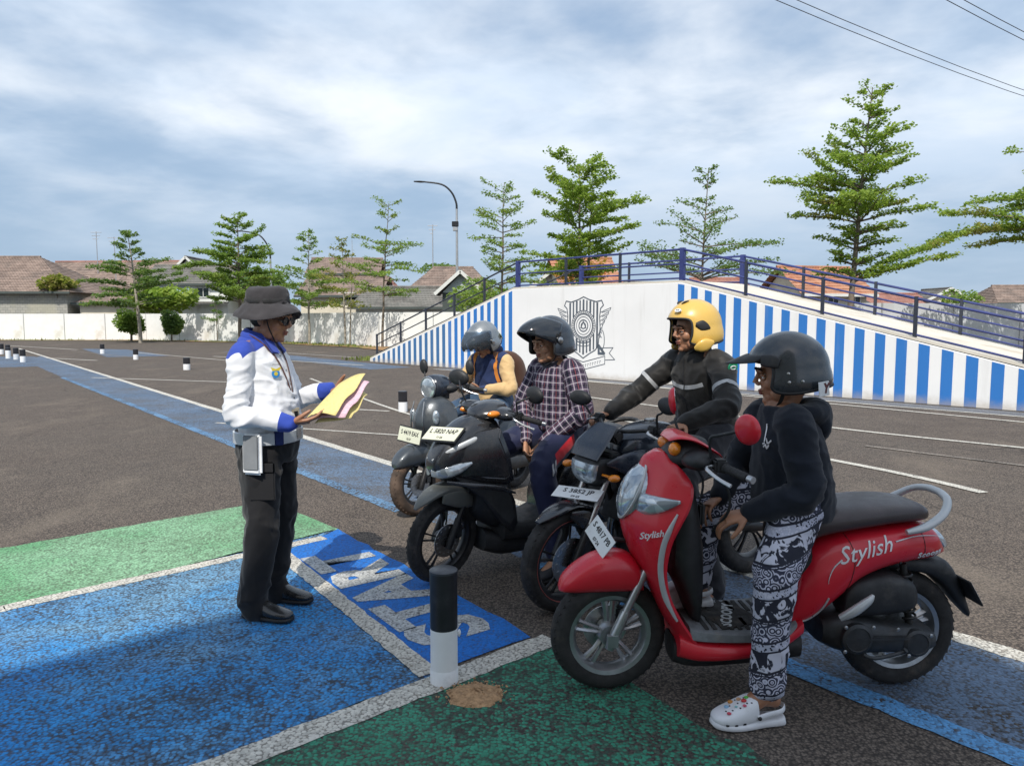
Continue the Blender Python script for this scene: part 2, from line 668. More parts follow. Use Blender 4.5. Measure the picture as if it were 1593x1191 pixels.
def polyline(name, pts, w, m, z=0.008, k=6):
    c = catmull(pts, k)
    L_, R_ = [], []
    for i in range(len(c)):
        t = (V(c[min(i + 1, len(c) - 1)]) - V(c[max(i - 1, 0)])).normalized()
        n = V((-t.y, t.x)) * (w / 2)
        L_.append(tuple(V(c[i]) + n) + (z,))
        R_.append(tuple(V(c[i]) - n) + (z,))
    mb = MB()
    mb.ringloft([[a, b] for a, b in zip(L_, R_)], closed=False, cap=False)
    o = mb.build(name, m, None, 0)
    return tag(o, kind='structure')


polyline('white_line', [(1.6, 18.6), (3.9, 15.7), (5.77, 13.37), (7.65, 10.95), (10.5, 7.3)], 0.10, M_LINE_THIN)
polyline('white_line', [(0.2, 16.4), (2.4, 13.2), (4.52, 10.43), (6.13, 8.76), (9.3, 5.8)], 0.10, M_LINE_THIN)
polyline('white_line', [(0.9, 12.6), (2.55, 9.6), (3.53, 7.95), (3.94, 7.17), (4.2, 6.47)], 0.11, M_LINE_THIN)
polyline('white_line', [(-5.2, 19.0), (-1.9, 12.3), (-0.4, 10.2), (1.6, 8.2)], 0.07, M_LINE_THIN)
polyline('old_line', [(4.3, 8.9), (5.2, 7.9), (6.0, 7.0), (7.4, 5.3)], 0.08, M_OLDLINE)
line('white_line', (-12.2, 30.2), (-4.9, 24.4), 0.12, M_LINE_THIN)
line('white_line', (-14.0, 37.0), (-3.0, 26.2), 0.10, M_LINE_THIN)
line('white_line', (-17.0, 33.5), (-8.0, 24.8), 0.10, M_LINE_THIN)
line('white_line', (-21.0, 35.2), (-14.6, 28.9), 0.10, M_OLDLINE)
line('white_line', (-11.0, 19.3), (-5.2, 17.4), 0.10, M_LINE_THIN)
line('white_line', (-15.3, 27.2), (-18.2, 28.9), 0.14, M_LINE_THIN)
line('white_line', (-21.5, 36.6), (-28.6, 42.0), 0.14, M_LINE_THIN)
line('white_line', (-2.6, 12.5), (-2.05, 12.28), 0.08, M_LINE_THIN)
line('white_line', (-4.4, 10.9), (-0.2, 9.2), 0.06, M_LINE_THIN)
sheet('blue_band', [(-13.6, 34.6), (-11.0, 33.2), (-3.2, 23.4), (-4.3, 22.4)], M_BLUE_OLD, 0.0025, 0.03)
sheet('blue_band', [(-22.0, 37.8), (-19.3, 37.0), (-14.2, 30.6), (-16.2, 29.6)], M_BLUE_OLD, 0.0025, 0.03)
sheet('blue_band', [(-19.4, 30.0), (-14.8, 24.2), (-16.2, 23.4), (-24.5, 28.6), (-24.8, 30.2)], M_BLUE_OLD, 0.002, 0.03)
sheet('grey_apron', [(10.8, 9.65), (-2.0, 23.0), (-2.35, 22.65), (10.4, 9.2)], paint_mat('grey_apron_paint', (0.17, 0.18, 0.20), (0.21, 0.22, 0.24), 0.2), 0.003, 0.02)
line('white_edge_line', (10.35, 9.15), (-2.4, 22.6), 0.09, M_LINE_THIN)

# the word on the pad, read from the right
W_R, W_U = V((-0.585, 0.811, 0)), V((-0.811, -0.585, 0))
word = text_obj('start_lettering', 'START', 0.545, M_LETTER, None,
                frame_matrix((-0.70, 4.13, 0.0066), W_R, W_U), extrude=0.0, bold=0.026, space=1.0, sx=1.0)
tag(word, kind='structure')

# ------------------------------------------------------------------ far boundary wall
M_WALL = mat('white_wall_paint', (0.76, 0.765, 0.75), 0.85, 0, 0.05, 0.9, dirt=(0.42, 0.36, 0.26), dirt_amt=0.4, bump=0.1, bscale=12)
M_WALL2 = mat('dappled_shade_wall_paint', (0.50, 0.52, 0.55), 0.85, 0, 0.10, 0.7, dirt=(0.70, 0.71, 0.72), dirt_amt=0.6)  # grey base stands for tree shade, paler patches for light through the leaves
M_JOINT = mat('wall_joint', (0.30, 0.31, 0.30), 0.9)


def wall_run(name, label, pts, h, m, panel=3.1, t=0.18):
    w = thing(name, label, 'wall', (pts[0][0], pts[0][1], 0))
    panels, copings = {}, {}
    o = V(pts[0])
    for (a, b) in zip(pts[:-1], pts[1:]):
        a, b = V(a), V(b)
        L = (b - a).length
        k = max(1, round(L / panel))
        ang = atan2(b.y - a.y, b.x - a.x)
        for i in range(k):
            key = round(L / k, 3)
            if key not in panels:
                mb = MB()
                mb.box((L / k / 2, 0, h / 2), (L / k - 0.05, t, h))
                panels[key] = mb.mesh('wall_panel', m, 0, 0.01)
                mb = MB()
                mb.box((0, 0, h / 2 - 0.01), (0.06, t - 0.06, h - 0.02))
                copings[key] = mb.mesh('joint', M_JOINT, 0)
            p = a.lerp(b, i / k) - o
            for nm, me in (('wall_panel', panels[key]), ('joint', copings[key])):
                q = link(nm, me, w)
                q.location = (p.x, p.y, 0)
                q.rotation_euler = (0, 0, ang)
    return w


wall_run('boundary_wall', 'long white rendered boundary wall with panel joints behind the left of the yard',
         [(-125, 58.0), (-62, 54.6), (-26, 52.8), (-14.4, 48.0), (-7.2, 40.4), (-1, 37.6)], 1.87, M_WALL)
wall_run('boundary_wall', 'boundary wall coloured with dappled tree shade beyond the right slope of the ramp',
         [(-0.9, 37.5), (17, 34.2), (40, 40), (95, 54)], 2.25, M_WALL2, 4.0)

M_VERGE = NT('verge_soil')
_t = M_VERGE
_t.base(_t.mix(_t.step(_t.noise(0.35, 5, 0.6, _t.pos), 0.42, 0.58), (0.30, 0.17, 0.075), _t.mix(_t.noise(2.0, 4, 0.6, _t.pos), (0.13, 0.15, 0.035), (0.24, 0.22, 0.07))))
_t.rough(0.95)
M_VERGE = _t.m
sheet('verge', [(-62, 52.6), (-26, 51.0), (-15.4, 46.3), (-8.4, 39.2), (-5.0, 33.0), (-3.2, 32.5), (-1, 37.3), (-7.2, 40.3), (-14.4, 47.9), (-26, 52.7), (-62, 54.5)], M_VERGE, 0.03, 0.15, 0.5)
sheet('verge', [(0, 32), (17, 29), (40, 30), (40, 39.9), (17, 34.1), (-0.9, 37.4)], M_VERGE, 0.03, 0.15, 0.5)

# grass along the wall foot: nobody could count it
M_GRASS = mat('verge_grass', (0.12, 0.15, 0.03), 0.8, 0, 0.4, 1.2)
mb = MB()
gr = random.Random(8)
for (a, b, dens) in (((-60, 53.6), (-26, 51.9), 3), ((-26, 51.9), (-15, 47.2), 3), ((-15, 47.2), (-7.9, 39.9), 12), ((-5.6, 27.8), (-4.9, 26.9), 60), ((2, 33), (17, 31), 4), ((17, 31), (36, 33), 4)):
    a, b = V(a), V(b)
    for i in range(int((b - a).length * dens * 3)):
        p = a.lerp(b, gr.random())
        p += V((gr.gauss(0, 0.35), gr.gauss(0, 0.35)))
        h = gr.uniform(0.06, 0.2)
        an = gr.uniform(0, pi)
        w = gr.uniform(0.02, 0.06)
        x, y = cos(an) * w, sin(an) * w
        mb.add([(p.x - x, p.y - y, 0.025), (p.x + x, p.y + y, 0.025), (p.x + gr.uniform(-.05, .05), p.y + gr.uniform(-.05, .05), h)], [(0, 1, 2)])
tag(mb.build('grass', M_GRASS, None, 0), kind='stuff')

# ------------------------------------------------------------------ demonstration ramp
def weathered(name, c, rough=0.7):
    """masonry paint with splash dirt along the foot, faint streaks and patched areas"""
    t = NT(name)
    x, y, z = t.xyz(t.obj)
    f = t.noise(0.8, 5, 0.6)
    cc = t.mix(t.step(f, 0.3, 0.7), tuple(q * 0.965 for q in c), tuple(min(1, q * 1.02) for q in c))
    splash = t.math('MULTIPLY', t.step(t.math('ADD', z, t.math('MULTIPLY', t.noise(5.0, 5, 0.7), 0.30)), 0.36, 0.12), 0.55)
    cc = t.mix(splash, cc, (0.40, 0.34, 0.26))
    st = t.noise(3.0, 4, 0.6, t.mapv((1.6, 1.0, 0.12)))
    cc = t.mix(t.step(st, 0.56, 0.78, 0.0, 0.22), cc, (0.42, 0.40, 0.36))
    sp = t.step(t.noise(38.0, 3, 0.6), 0.70, 0.76, 0.0, 0.35)
    cc = t.mix(sp, cc, (0.45, 0.43, 0.40))
    t.base(cc)
    t.rough(rough)
    t.bump(t.noise(22.0, 4, 0.6), 0.12, 0.006)
    return t.m


M_RAMP = weathered('ramp_white_paint', (0.79, 0.79, 0.78))
M_RAMP_BLUE = weathered('ramp_blue_paint', (0.025, 0.17, 0.50), 0.6)
M_RAMP_NAVY = weathered('ramp_navy_paint', (0.045, 0.15, 0.33), 0.6)
M_DECK = mat('ramp_deck_concrete', (0.60, 0.56, 0.48), 0.9, 0, 0.08, 1.2, dirt=(0.36, 0.29, 0.2), dirt_amt=0.5)
M_RAIL = mat('navy_rail_paint', (0.030, 0.042, 0.16), 0.45, 0, 0.2, 3.0)
M_RAIL_OLD = mat('dull_rail_paint', (0.028, 0.034, 0.05), 0.5, 0, 0.2, 3.0)
RAMP_O, RAMP_A = V((-5.2, 26.556, 0)), atan2(-0.723, 0.691)
S0, S1, S2, S3, TOP, WID = 0.15, 7.58, 13.12, 22.75, 2.37, 2.9


def ramp_z(s):
    if s < S1:
        return max(0.0, 0.10 + (TOP - 0.10) * (s - S0) / (S1 - S0))
    if s <= S2:
        return TOP
    return max(0.02, TOP - (TOP - 0.02) * (s - S2) / (S3 - S2))


ramp = thing('riding_ramp', 'white humped test ramp painted with blue vertical stripes and a crest, behind the riders', 'ramp', tuple(RAMP_O), RAMP_A)
prof = [(S0, 0), (S3, 0), (S2, TOP), (S1, TOP), (S0, 0.10)]
MB().prism(prof, 0, WID).build('ramp_body', M_RAMP, ramp, 0, 0.012)
for (a, b) in (((S0, 0.10), (S1, TOP)), ((S1, TOP), (S2, TOP)), ((S2, TOP), (S3, 0.02))):
    MB().prism([(a[0], a[1] + 0.003), (b[0], b[1] + 0.003), (b[0], b[1] + 0.05), (a[0], a[1] + 0.05)], 0.02, WID - 0.02).build('deck_slab', M_DECK, ramp, 0)


def stripe(s, w, m, nm='painted_stripe'):
    MB().prism([(s, 0.015), (s + w, 0.015), (s + w, ramp_z(s + w) - 0.035), (s, ramp_z(s) - 0.035)], -0.004, 0.004).build(nm, m, ramp, 0)


for i in range(24):
    stripe(0.36 + 0.3055 * i, 0.15, M_RAMP_NAVY if i < 14 else M_RAMP_BLUE)
for i in range(26):
    s = 13.05 + 0.352 * i + 0.0011 * i * i
    if s < 22.2:
        stripe(s, 0.172 + 0.001 * i, M_RAMP_BLUE)

# painted traffic crest: flat strokes on the wall, drawn as thin raised paint
M_INK = mat('crest_grey_paint', (0.085, 0.105, 0.13), 0.7, 0, 0.2, 3.0)


def strokes(paths, w, closed=False, y=-0.003):
    mb = MB()
    for pth in paths:
        ww = w
        if isinstance(pth, tuple):
            pth, ww = pth
        cl = closed or (pth[0] == pth[-1])
        n = len(pth)
        for i in range(n - 1):
            a, b = V((pth[i][0], 0, pth[i][1])), V((pth[i + 1][0], 0, pth[i + 1][1]))
            d = (b - a)
            if d.length < 1e-5:
                continue
            d.normalize()
            nn = V((-d.z, 0, d.x)) * ww / 2
            a2, b2 = a - d * ww * 0.3, b + d * ww * 0.3
            yo = y - 0.00025 * (i % 3)
            mb.quad(*[(q.x, yo, q.z) for q in (a2 - nn, b2 - nn, b2 + nn, a2 + nn)])
    return mb


def arc(cx, cz, rx, rz, a0=0, a1=360, n=28):
    return [(cx + rx * cos(R(a0 + (a1 - a0) * i / n)), cz + rz * sin(R(a0 + (a1 - a0) * i / n))) for i in range(n + 1)]


CX = 10.2
P = []
shield_r = [(0, 2.10), (0.18, 2.03), (0.42, 1.97), (0.60, 2.00), (0.66, 1.88), (0.57, 1.80), (0.54, 1.60), (0.56, 1.30), (0.52, 1.05), (0.50, 0.85), (0.40, 0.74), (0.20, 0.64), (0, 0.52)]
P.append(([(CX + x, z) for x, z in shield_r] + [(CX - x, z) for x, z in reversed(shield_r)], 0.03))
for k in range(-4, 5):                       # shield stripes, broken round the medallion
    x = k * 0.115
    zt = 2.02 - abs(k) * 0.022
    rz = 0.40
    hh = sqrt(max(0, 1 - (x / 0.40) ** 2)) * rz
    w = 0.062 if k % 2 == 0 else 0.05
    if zt - 0.06 > 1.36 + hh:
        P.append(([(CX + x, zt), (CX + x, 1.38 + hh)], w))
    zb = 0.60 + abs(k) * 0.045
    if 1.0 - hh * 0.8 > zb:
        P.append(([(CX + x, 1.36 - hh - 0.02), (CX + x, zb + 0.03)], w))
for r_, w in ((0.40, 0.022), (0.355, 0.014), (0.31, 0.035), (0.235, 0.018), (0.15, 0.03), (0.075, 0.03)):
    P.append((arc(CX, 1.36, r_, r_ * 0.98), w))
for k in range(36):                          # spokes of the wheel
    a = R(k * 10)
    P.append(([(CX + 0.32 * cos(a), 1.36 + 0.32 * sin(a)), (CX + 0.39 * cos(a), 1.36 + 0.39 * sin(a))], 0.014))
for sx in (-1, 1):                           # wings
    for q in range(7):
        z0 = 1.78 - q * 0.105
        x1 = 0.90 - q * 0.062
        P.append(([(CX + sx * 0.55, z0 - 0.09), (CX + sx * (0.60 + 0.3 * (x1 - 0.6)), z0 - 0.035), (CX + sx * x1, z0 + 0.035), (CX + sx * (x1 - 0.03), z0 - 0.03), (CX + sx * 0.62, z0 - 0.085)], 0.017))
    P.append((arc(CX + sx * 0.60, 1.0, 0.10, 0.26, -75, 75, 10) if sx > 0 else arc(CX - 0.60, 1.0, 0.10, 0.26, 105, 255, 10), 0.022))
    P.append(([(CX + sx * 0.52, 0.86), (CX + sx * 0.70, 0.66), (CX + sx * 0.52, 0.66), (CX + sx * 0.52, 0.86)], 0.07))
    # ribbon tails
    P.append(([(CX + sx * 0.58, 0.80), (CX + sx * 0.98, 0.82), (CX + sx * 0.86, 0.68), (CX + sx * 1.04, 0.52), (CX + sx * 0.72, 0.50)], 0.02))
rib_t = [(CX - 0.72, 0.60), (CX - 0.40, 0.52), (CX, 0.42), (CX + 0.40, 0.52), (CX + 0.72, 0.60)]
rib_b = [(x, z - 0.20) for x, z in rib_t]
P.append(([rib_t[0]] + rib_t[1:] + list(reversed(rib_b)) + [rib_t[0]], 0.02))
P.append((arc(CX, 1.02, 0.27, 0.10, 200, 340, 10), 0.03))
P.append((arc(CX, 0.93, 0.27, 0.10, 200, 340, 10), 0.02))
P.append(([(CX - 0.09, 1.30), (CX, 1.47), (CX + 0.09, 1.30)], 0.03))
strokes(P, 0.02).build('painted_crest', M_INK, ramp, 0)
# the ribbon's motto is too small to read in the photo: a row of short strokes
mo = []
for k in range(15):
    x = -0.56 + k * 0.08
    zc = 0.50 - 0.17 * (1 - (abs(x) / 0.72)) - 0.02
    mo.append(([(CX + x, zc - 0.035), (CX + x, zc + 0.035), (CX + x + 0.035, zc + 0.03)], 0.013))
strokes(mo, 0.013).build('ribbon_lettering', M_INK, ramp, 0)


def handrail(name, label, yoff, posts, runs, thick):
    """posts: list of s; runs: (s_a, s_b); three rails follow the deck"""
    h = thing(name, label, 'handrail', tuple(RAMP_O), RAMP_A, 'navy handrails on the ramp')
    me_cache = {}
    for s in posts:
        big = s in thick
        r = 0.055 if big else 0.03
        if r not in me_cache:
            me_cache[r] = MB().box((0, 0, 0.39), (r * 2, r * 2, 0.80)).mesh('post', M_RAIL if s > 4 else M_RAIL_OLD, 0, 0.006)
        p = link('post', me_cache[r], h)
        p.location = (s, yoff, ramp_z(s) + 0.0)
    for (a, b) in runs:
        for zo, r in ((0.755, 0.026), (0.43, 0.020), (0.10, 0.020)):
            MB().tube([(a, yoff, ramp_z(a) + zo), (b, yoff, ramp_z(b) + zo)], r, 8).build('rail', M_RAIL if a > 4 else M_RAIL_OLD, h, 60)
    return h


posts_f = [0.5, 1.95, 3.37, 4.84, 6.25, 7.68, 9.5, 11.3, 13.1, 14.7, 16.37, 18.09, 19.8, 21.5]
handrail('handrail', 'navy pipe handrail along the near edge of the ramp above the crest', 0.09, posts_f, [(0.5, 7.68), (7.68, 13.1), (13.1, 21.5)], (7.68, 13.1))
handrail('handrail', 'navy pipe handrail along the far edge of the ramp deck', WID - 0.09, posts_f, [(0.5, 7.68), (7.68, 13.1), (13.1, 21.5)], (7.68, 13.1))

# ------------------------------------------------------------------ houses beyond the wall
def tile_mat(name, a, b, m=(0.06, 0.05, 0.045)):
    t = NT(name)
    v = t.pos
    x, y, z = t.xyz(v)
    cells = t.voro(2.6, v, out='Color')
    c = t.mix(t.xyz(cells)[0], a, b)
    stain = t.step(t.noise(0.8, 5, 0.65, v), 0.45, 0.7, 0.0, 0.6)
    c = t.mix(stain, c, m)
    t.base(c)
    t.rough(0.85)
    wv = t.math('SINE', t.math('MULTIPLY', t.math('ADD', x, y), 26.0))
    t.bump(wv, 0.5, 0.03)
    return t.m


M_TILE_BROWN = tile_mat('brown_roof_tile', (0.19, 0.14, 0.115), (0.30, 0.225, 0.185), (0.10, 0.085, 0.075))
M_TILE_RED = tile_mat('red_roof_tile', (0.30, 0.135, 0.10), (0.37, 0.19, 0.15), (0.20, 0.11, 0.09))
M_TILE_ORANGE = tile_mat('orange_roof_tile', (0.38, 0.16, 0.09), (0.48, 0.25, 0.15), (0.24, 0.13, 0.09))
M_TILE_GREY = tile_mat('grey_roof_tile', (0.14, 0.14, 0.125), (0.21, 0.20, 0.18))
M_BLOCK = NT('concrete_block')
_t = M_BLOCK
_br = _t.n.new('ShaderNodeTexBrick')
_br.inputs['Color1'].default_value = (0.30, 0.30, 0.27, 1)
_br.inputs['Color2'].default_value = (0.38, 0.37, 0.33, 1)
_br.inputs['Mortar'].default_value = (0.20, 0.20, 0.18, 1)
_br.inputs['Scale'].default_value = 1.0
_br.inputs['Brick Width'].default_value = 0.4
_br.inputs['Row Height'].default_value = 0.2
_br.inputs['Mortar Size'].default_value = 0.015
_x, _y, _z = _t.xyz(_t.pos)
_t.link(_t.cmb(_t.math('ADD', _x, _y), _z, 0.0), _br.inputs['Vector'])
_t.base(_t.mix(_t.step(_t.noise(0.7, 5, 0.6, _t.pos), 0.45, 0.65, 0.0, 0.5), _br.outputs['Color'], (0.42, 0.40, 0.30)))
_t.rough(0.95)
M_BLOCK = _t.m
M_CREAM = mat('cream_wall_paint', (0.60, 0.55, 0.44), 0.9, 0, 0.08, 0.6, dirt=(0.32, 0.28, 0.2), dirt_amt=0.5)
M_HWHITE = mat('house_white_paint', (0.68, 0.69, 0.66), 0.9, 0, 0.06, 0.6, dirt=(0.36, 0.34, 0.28), dirt_amt=0.5)
M_LTBLUE = mat('pale_blue_paint', (0.38, 0.50, 0.66), 0.7, 0, 0.08, 1.0)
M_BRICK = mat('red_brick_wall', (0.26, 0.085, 0.06), 0.9, 0, 0.25, 2.0)
M_PANE = mat('dark_window_glass', (0.02, 0.028, 0.035), 0.12, 0, 0.2, 1.0)
M_TRIM = mat('pale_trim_paint', (0.62, 0.63, 0.60), 0.7, 0, 0.05, 1.0)
M_DKTRIM = mat('dark_eave_board', (0.06, 0.075, 0.07), 0.7, 0, 0.1, 1.0)
M_ORANGE = mat('orange_wall_paint', (0.50, 0.19, 0.06), 0.8, 0, 0.1, 1.0)


def roof_slope(mb, a, b, c, d, course=0.34, lift=0.035):
    """a-b eave, d-c ridge: overlapping courses as stepped strips"""
    a, b, c, d = V(a), V(b), V(c), V(d)
    n = max(2, int(((d - a).length + (c - b).length) / 2 / course))
    nrm = (b - a).cross((d + c) / 2 - (a + b) / 2).normalized()
    if nrm.z < 0:
        nrm = -nrm
    for i in range(n):
        t0, t1 = i / n, (i + 1) / n
        e0, e1 = a.lerp(d, t0), b.lerp(c, t0)
        f0, f1 = a.lerp(d, t1), b.lerp(c, t1)
        u = nrm * lift
        mb.quad(e0 + u, e1 + u, f1, f0)
        mb.quad(e0 - u * 0.6, e1 - u * 0.6, e1 + u, e0 + u)


def house(name, label, cx, cy, w, d, ze, zr, wall_m, roof_m, rz=0.0, ridge='x', hip=0.0, over=0.45, wins=(), gable_m=None, ridge_m=None, base=0.0):
    """w along local x, d along local y; ridge along x or y; wins: (x, z, w, h) on the near face"""
    h = thing(name, label, 'house', (cx, cy, 0), rz, 'houses beyond the boundary wall')
    MB().box((0, 0, (ze + base) / 2), (w, d, ze - base)).build('wall', wall_m, h, 0)
    mb = MB()
    X, Y = w / 2 + over, d / 2 + over
    z0 = ze - 0.12
    if ridge == 'x':
        hx = X - hip
        roof_slope(mb, (-X, -Y, z0), (X, -Y, z0), (hx, 0, zr), (-hx, 0, zr))
        roof_slope(mb, (X, Y, z0), (-X, Y, z0), (-hx, 0, zr), (hx, 0, zr))
        if hip:
            roof_slope(mb, (X, -Y, z0), (X, Y, z0), (hx, 0, zr), (hx, 0, zr))
            roof_slope(mb, (-X, Y, z0), (-X, -Y, z0), (-hx, 0, zr), (-hx, 0, zr))
        rdg = [(-hx, 0, zr + 0.03), (hx, 0, zr + 0.03)]
    else:
        roof_slope(mb, (-X, -Y, z0), (-X, Y, z0), (0, Y, zr), (0, -Y, zr))
        roof_slope(mb, (X, Y, z0), (X, -Y, z0), (0, -Y, zr), (0, Y, zr))
        rdg = [(0, -Y, zr + 0.03), (0, Y, zr + 0.03)]
    rf = mb.build('roof', roof_m, h, 0)
    MB().tube(rdg, 0.11, 6).build('ridge_cap', ridge_m or roof_m, rf, 60)
    if not hip:
        for s in (-1, 1):
            g = MB()
            if ridge == 'x':
                g.add([(s * w / 2, -d / 2, ze), (s * w / 2, d / 2, ze), (s * w / 2, 0, zr - 0.15)], [(0, 1, 2)])
            else:
                g.add([(-w / 2, s * d / 2, ze), (w / 2, s * d / 2, ze), (0, s * d / 2, zr - 0.15)], [(0, 1, 2)])
            g.build('gable', gable_m or wall_m, h, 0)
        if ridge != 'x':
            for s in (-1, 1):
                MB().box(((s * X) / 2, -Y - 0.02, (z0 + zr) / 2), (sqrt(X * X + (zr - z0) ** 2), 0.05, 0.2),
                         M=Matrix.Rotation(s * atan2(zr - z0, X), 3, 'Y')).build('bargeboard', M_TRIM, rf, 0)
    MB().box((0, -Y - 0.03, z0 - 0.04), (2 * X, 0.06, 0.18)).build('eave_board', M_DKTRIM if roof_m is not M_TILE_ORANGE else M_TRIM, rf, 0) if ridge == 'x' else None
    for (x, z, ww, hh) in wins:
        f = MB()
        for (px, pz, sx, sz) in ((x - ww / 2, z, 0.08, hh + 0.08), (x + ww / 2, z, 0.08, hh + 0.08), (x, z + hh / 2, ww, 0.08), (x, z - hh / 2, ww, 0.08), (x, z, 0.05, hh)):
            f.box((px, -d / 2 - 0.03, pz), (sx, 0.1, sz))
        fo = f.build('window', M_TRIM, h, 0)
        MB().box((x, -d / 2 - 0.012, z), (ww, 0.03, hh)).build('pane', M_PANE, fo, 0)
    return h


house('house', 'low house with wide brown tiled hip roof and grey block wall at the far left', -45.5, 64, 19.5, 8.5, 3.75, 6.75, M_BLOCK, M_TILE_BROWN, 0, 'x', 5.2, 0.6)
house('house', 'small brown lean roof stepping down beside the wide hip roof', -32.4, 63, 4.6, 6, 2.9, 4.1, M_CREAM, M_TILE_BROWN, R(-8), 'x', 1.6)
house('house', 'long brick brown roof with pink red ridge behind the hip roof', -43.5, 84, 15.5, 8, 5.0, 7.9, M_CREAM, M_TILE_BROWN, R(-4), 'x', 0, ridge_m=M_TILE_RED)
h3 = house('house', 'white house with grey roof and pale blue upper wall behind the two clipped bushes', -27.2, 65, 7.0, 6, 4.5, 6.1, M_HWHITE, M_TILE_GREY, 0, 'x', 0, 0.4, [(-1.1, 3.75, 0.9, 0.7), (1.5, 3.7, 1.0, 0.8)])
MB().box((-1.3, -3.2, 3.45), (3.6, 0.3, 1.1)).build('blue_panel', M_LTBLUE, h3, 0)
MB().box((0.2, -3.6, 2.85), (6.8, 1.0, 0.12)).build('canopy', M_TILE_GREY, h3, 0)
house('house', 'narrow white gable end rising over the grey roofed white house', -30.2, 72, 2.6, 5, 5.6, 7.2, M_HWHITE, M_TILE_GREY, 0, 'y')
h3b = house('house', 'cream walled annex with orange pillar behind the leaning tree', -23.6, 67, 4.5, 5, 3.9, 4.9, M_CREAM, M_TILE_BROWN, 0, 'x', 0)
MB().box((-1.7, -2.75, 3.4), (0.55, 0.45, 2.2)).build('pillar', M_ORANGE, h3b, 0)
house('house', 'tall cream house with brown pitched roof behind the slender trees', -15.4, 70, 5.6, 7, 5.6, 7.1, M_CREAM, M_TILE_BROWN, R(6), 'x', 0, 0.5, [(-2.2, 4.9, 1.1, 1.0), (0.2, 4.9, 1.1, 1.0), (2.2, 4.9, 0.9, 1.0)], gable_m=M_BRICK)
house('house', 'cream house with rusty brown roof below the tall cream house', -13.2, 60, 6.0, 5, 3.4, 4.8, M_CREAM, M_TILE_BROWN, R(-5), 'x', 0, 0.4, [(0.8, 3.2, 1.5, 0.6)])
house('house', 'small dark red brick gable between the trees and the grey roof', -10.6, 63, 2.6, 4, 3.6, 5.0, M_BRICK, M_TILE_RED, 0, 'y', 0, 0.2)
house('house', 'long low building with mossy grey tiled roof left of the kiosk', -7.6, 57, 7.5, 6, 2.45, 3.9, M_HWHITE, M_TILE_GREY, 0, 'x', 0.8, 0.5)
house('house', 'brown tiled hip roof house standing behind the white gabled kiosk', -5.2, 66, 6.6, 7, 3.9, 6.0, M_CREAM, M_TILE_BROWN, 0, 'x', 2.0, 0.5)
house('kiosk', 'small kiosk with white edged pale gable beside the lamp post', -3.2, 48, 2.3, 3.0, 3.15, 4.45, M_DKTRIM, M_TILE_GREY, 0, 'y', 0, 0.45, gable_m=mat('pale_gable', (0.42, 0.48, 0.47), 0.8))
house('house', 'orange tiled roof glimpsed under the dense bright green tree', 4.3, 47, 3.2, 5, 3.4, 5.3, M_CREAM, M_TILE_ORANGE, R(10), 'x', 0)
house('house', 'brown gabled roof left of the orange roof behind the platform', 2.6, 50, 2.8, 4, 3.3, 4.6, M_HWHITE, M_TILE_BROWN, 0, 'y')
house('house', 'dark low roof behind the platform rail between the two trees', 8.2, 52, 5, 5, 2.9, 4.0, M_CREAM, M_TILE_GREY, R(5), 'x', 0.8)
house('house', 'dull red roof beyond the corner post of the ramp', 15.2, 56, 5.2, 5, 3.3, 4.5, M_CREAM, M_TILE_RED, R(-6), 'x', 1.2)
house('house', 'cream house with bright orange tiled roof behind the tallest tree', 20.6, 51, 4.6, 5, 3.2, 5.0, M_CREAM, M_TILE_ORANGE, R(12), 'x', 0, 0.5, [(-0.2, 2.7, 0.8, 0.8), (1.4, 2.7, 0.8, 0.8)])
house('house', 'long faded red roof right of the tallest tree', 33.2, 66, 5.0, 5, 2.7, 3.7, M_HWHITE, M_TILE_RED, R(8), 'x', 0, 0.5, [(-1.4, 2.4, 0.9, 0.7)])
house('house', 'grey shed roof standing right of the faded red roof', 37.6, 66, 3.4, 4, 3.2, 4.1, M_CREAM, M_TILE_GREY, 0, 'y', 0, 0.3)
house('house', 'brown roofed cream house at the far right edge', 43.5, 64, 6.0, 6, 2.9, 4.3, M_CREAM, M_TILE_BROWN, R(-5), 'x', 1.2, 0.4, [(0.5, 2.3, 0.8, 0.8)])

# added building, unseen behind the viewer: outline shaped to throw the near ground's shade
HB_Y = -5.5
SHX, SHY = SUN_DIR.x / -SUN_DIR.z, SUN_DIR.y / -SUN_DIR.z


def shade_pt(gx, gy):
    z = (gy - HB_Y) / SHY
    return (gx - z * SHX, z)


edge = [(-6.5, -0.4), (-4.0, 1.65), (-2.2, 3.16), (-1.22, 3.99), (-0.64, 4.48), (0.25, 5.05), (1.0, 5.15), (1.75, 4.70), (2.02, 3.85), (2.30, 3.05), (2.9, 1.9)]
pe = [shade_pt(*e) for e in edge]
bld = thing('added_shade_building', 'added tall cream building behind the viewpoint, outline shaped for the shade it casts', 'building', (0, HB_Y, 0))
MB().prism([(pe[0][0], 0)] + pe + [(pe[-1][0], 0)], 0.0, -0.5).build('shade_outline_wall', M_CREAM, bld, 0)
MB().box(((pe[0][0] + pe[-1][0]) / 2, -4.6, 3.5), (pe[-1][0] - pe[0][0] - 0.4, 8.0, 7.0)).build('wall', M_CREAM, bld, 0)

# ------------------------------------------------------------------ lamp posts, aerials, overhead wires
M_POLE = mat('galvanised_pole', (0.42, 0.43, 0.44), 0.45, 0.7, 0.1, 2.0)
M_DARKMETAL = mat('dark_metal', (0.03, 0.032, 0.036), 0.4, 0.5, 0.2, 4.0)


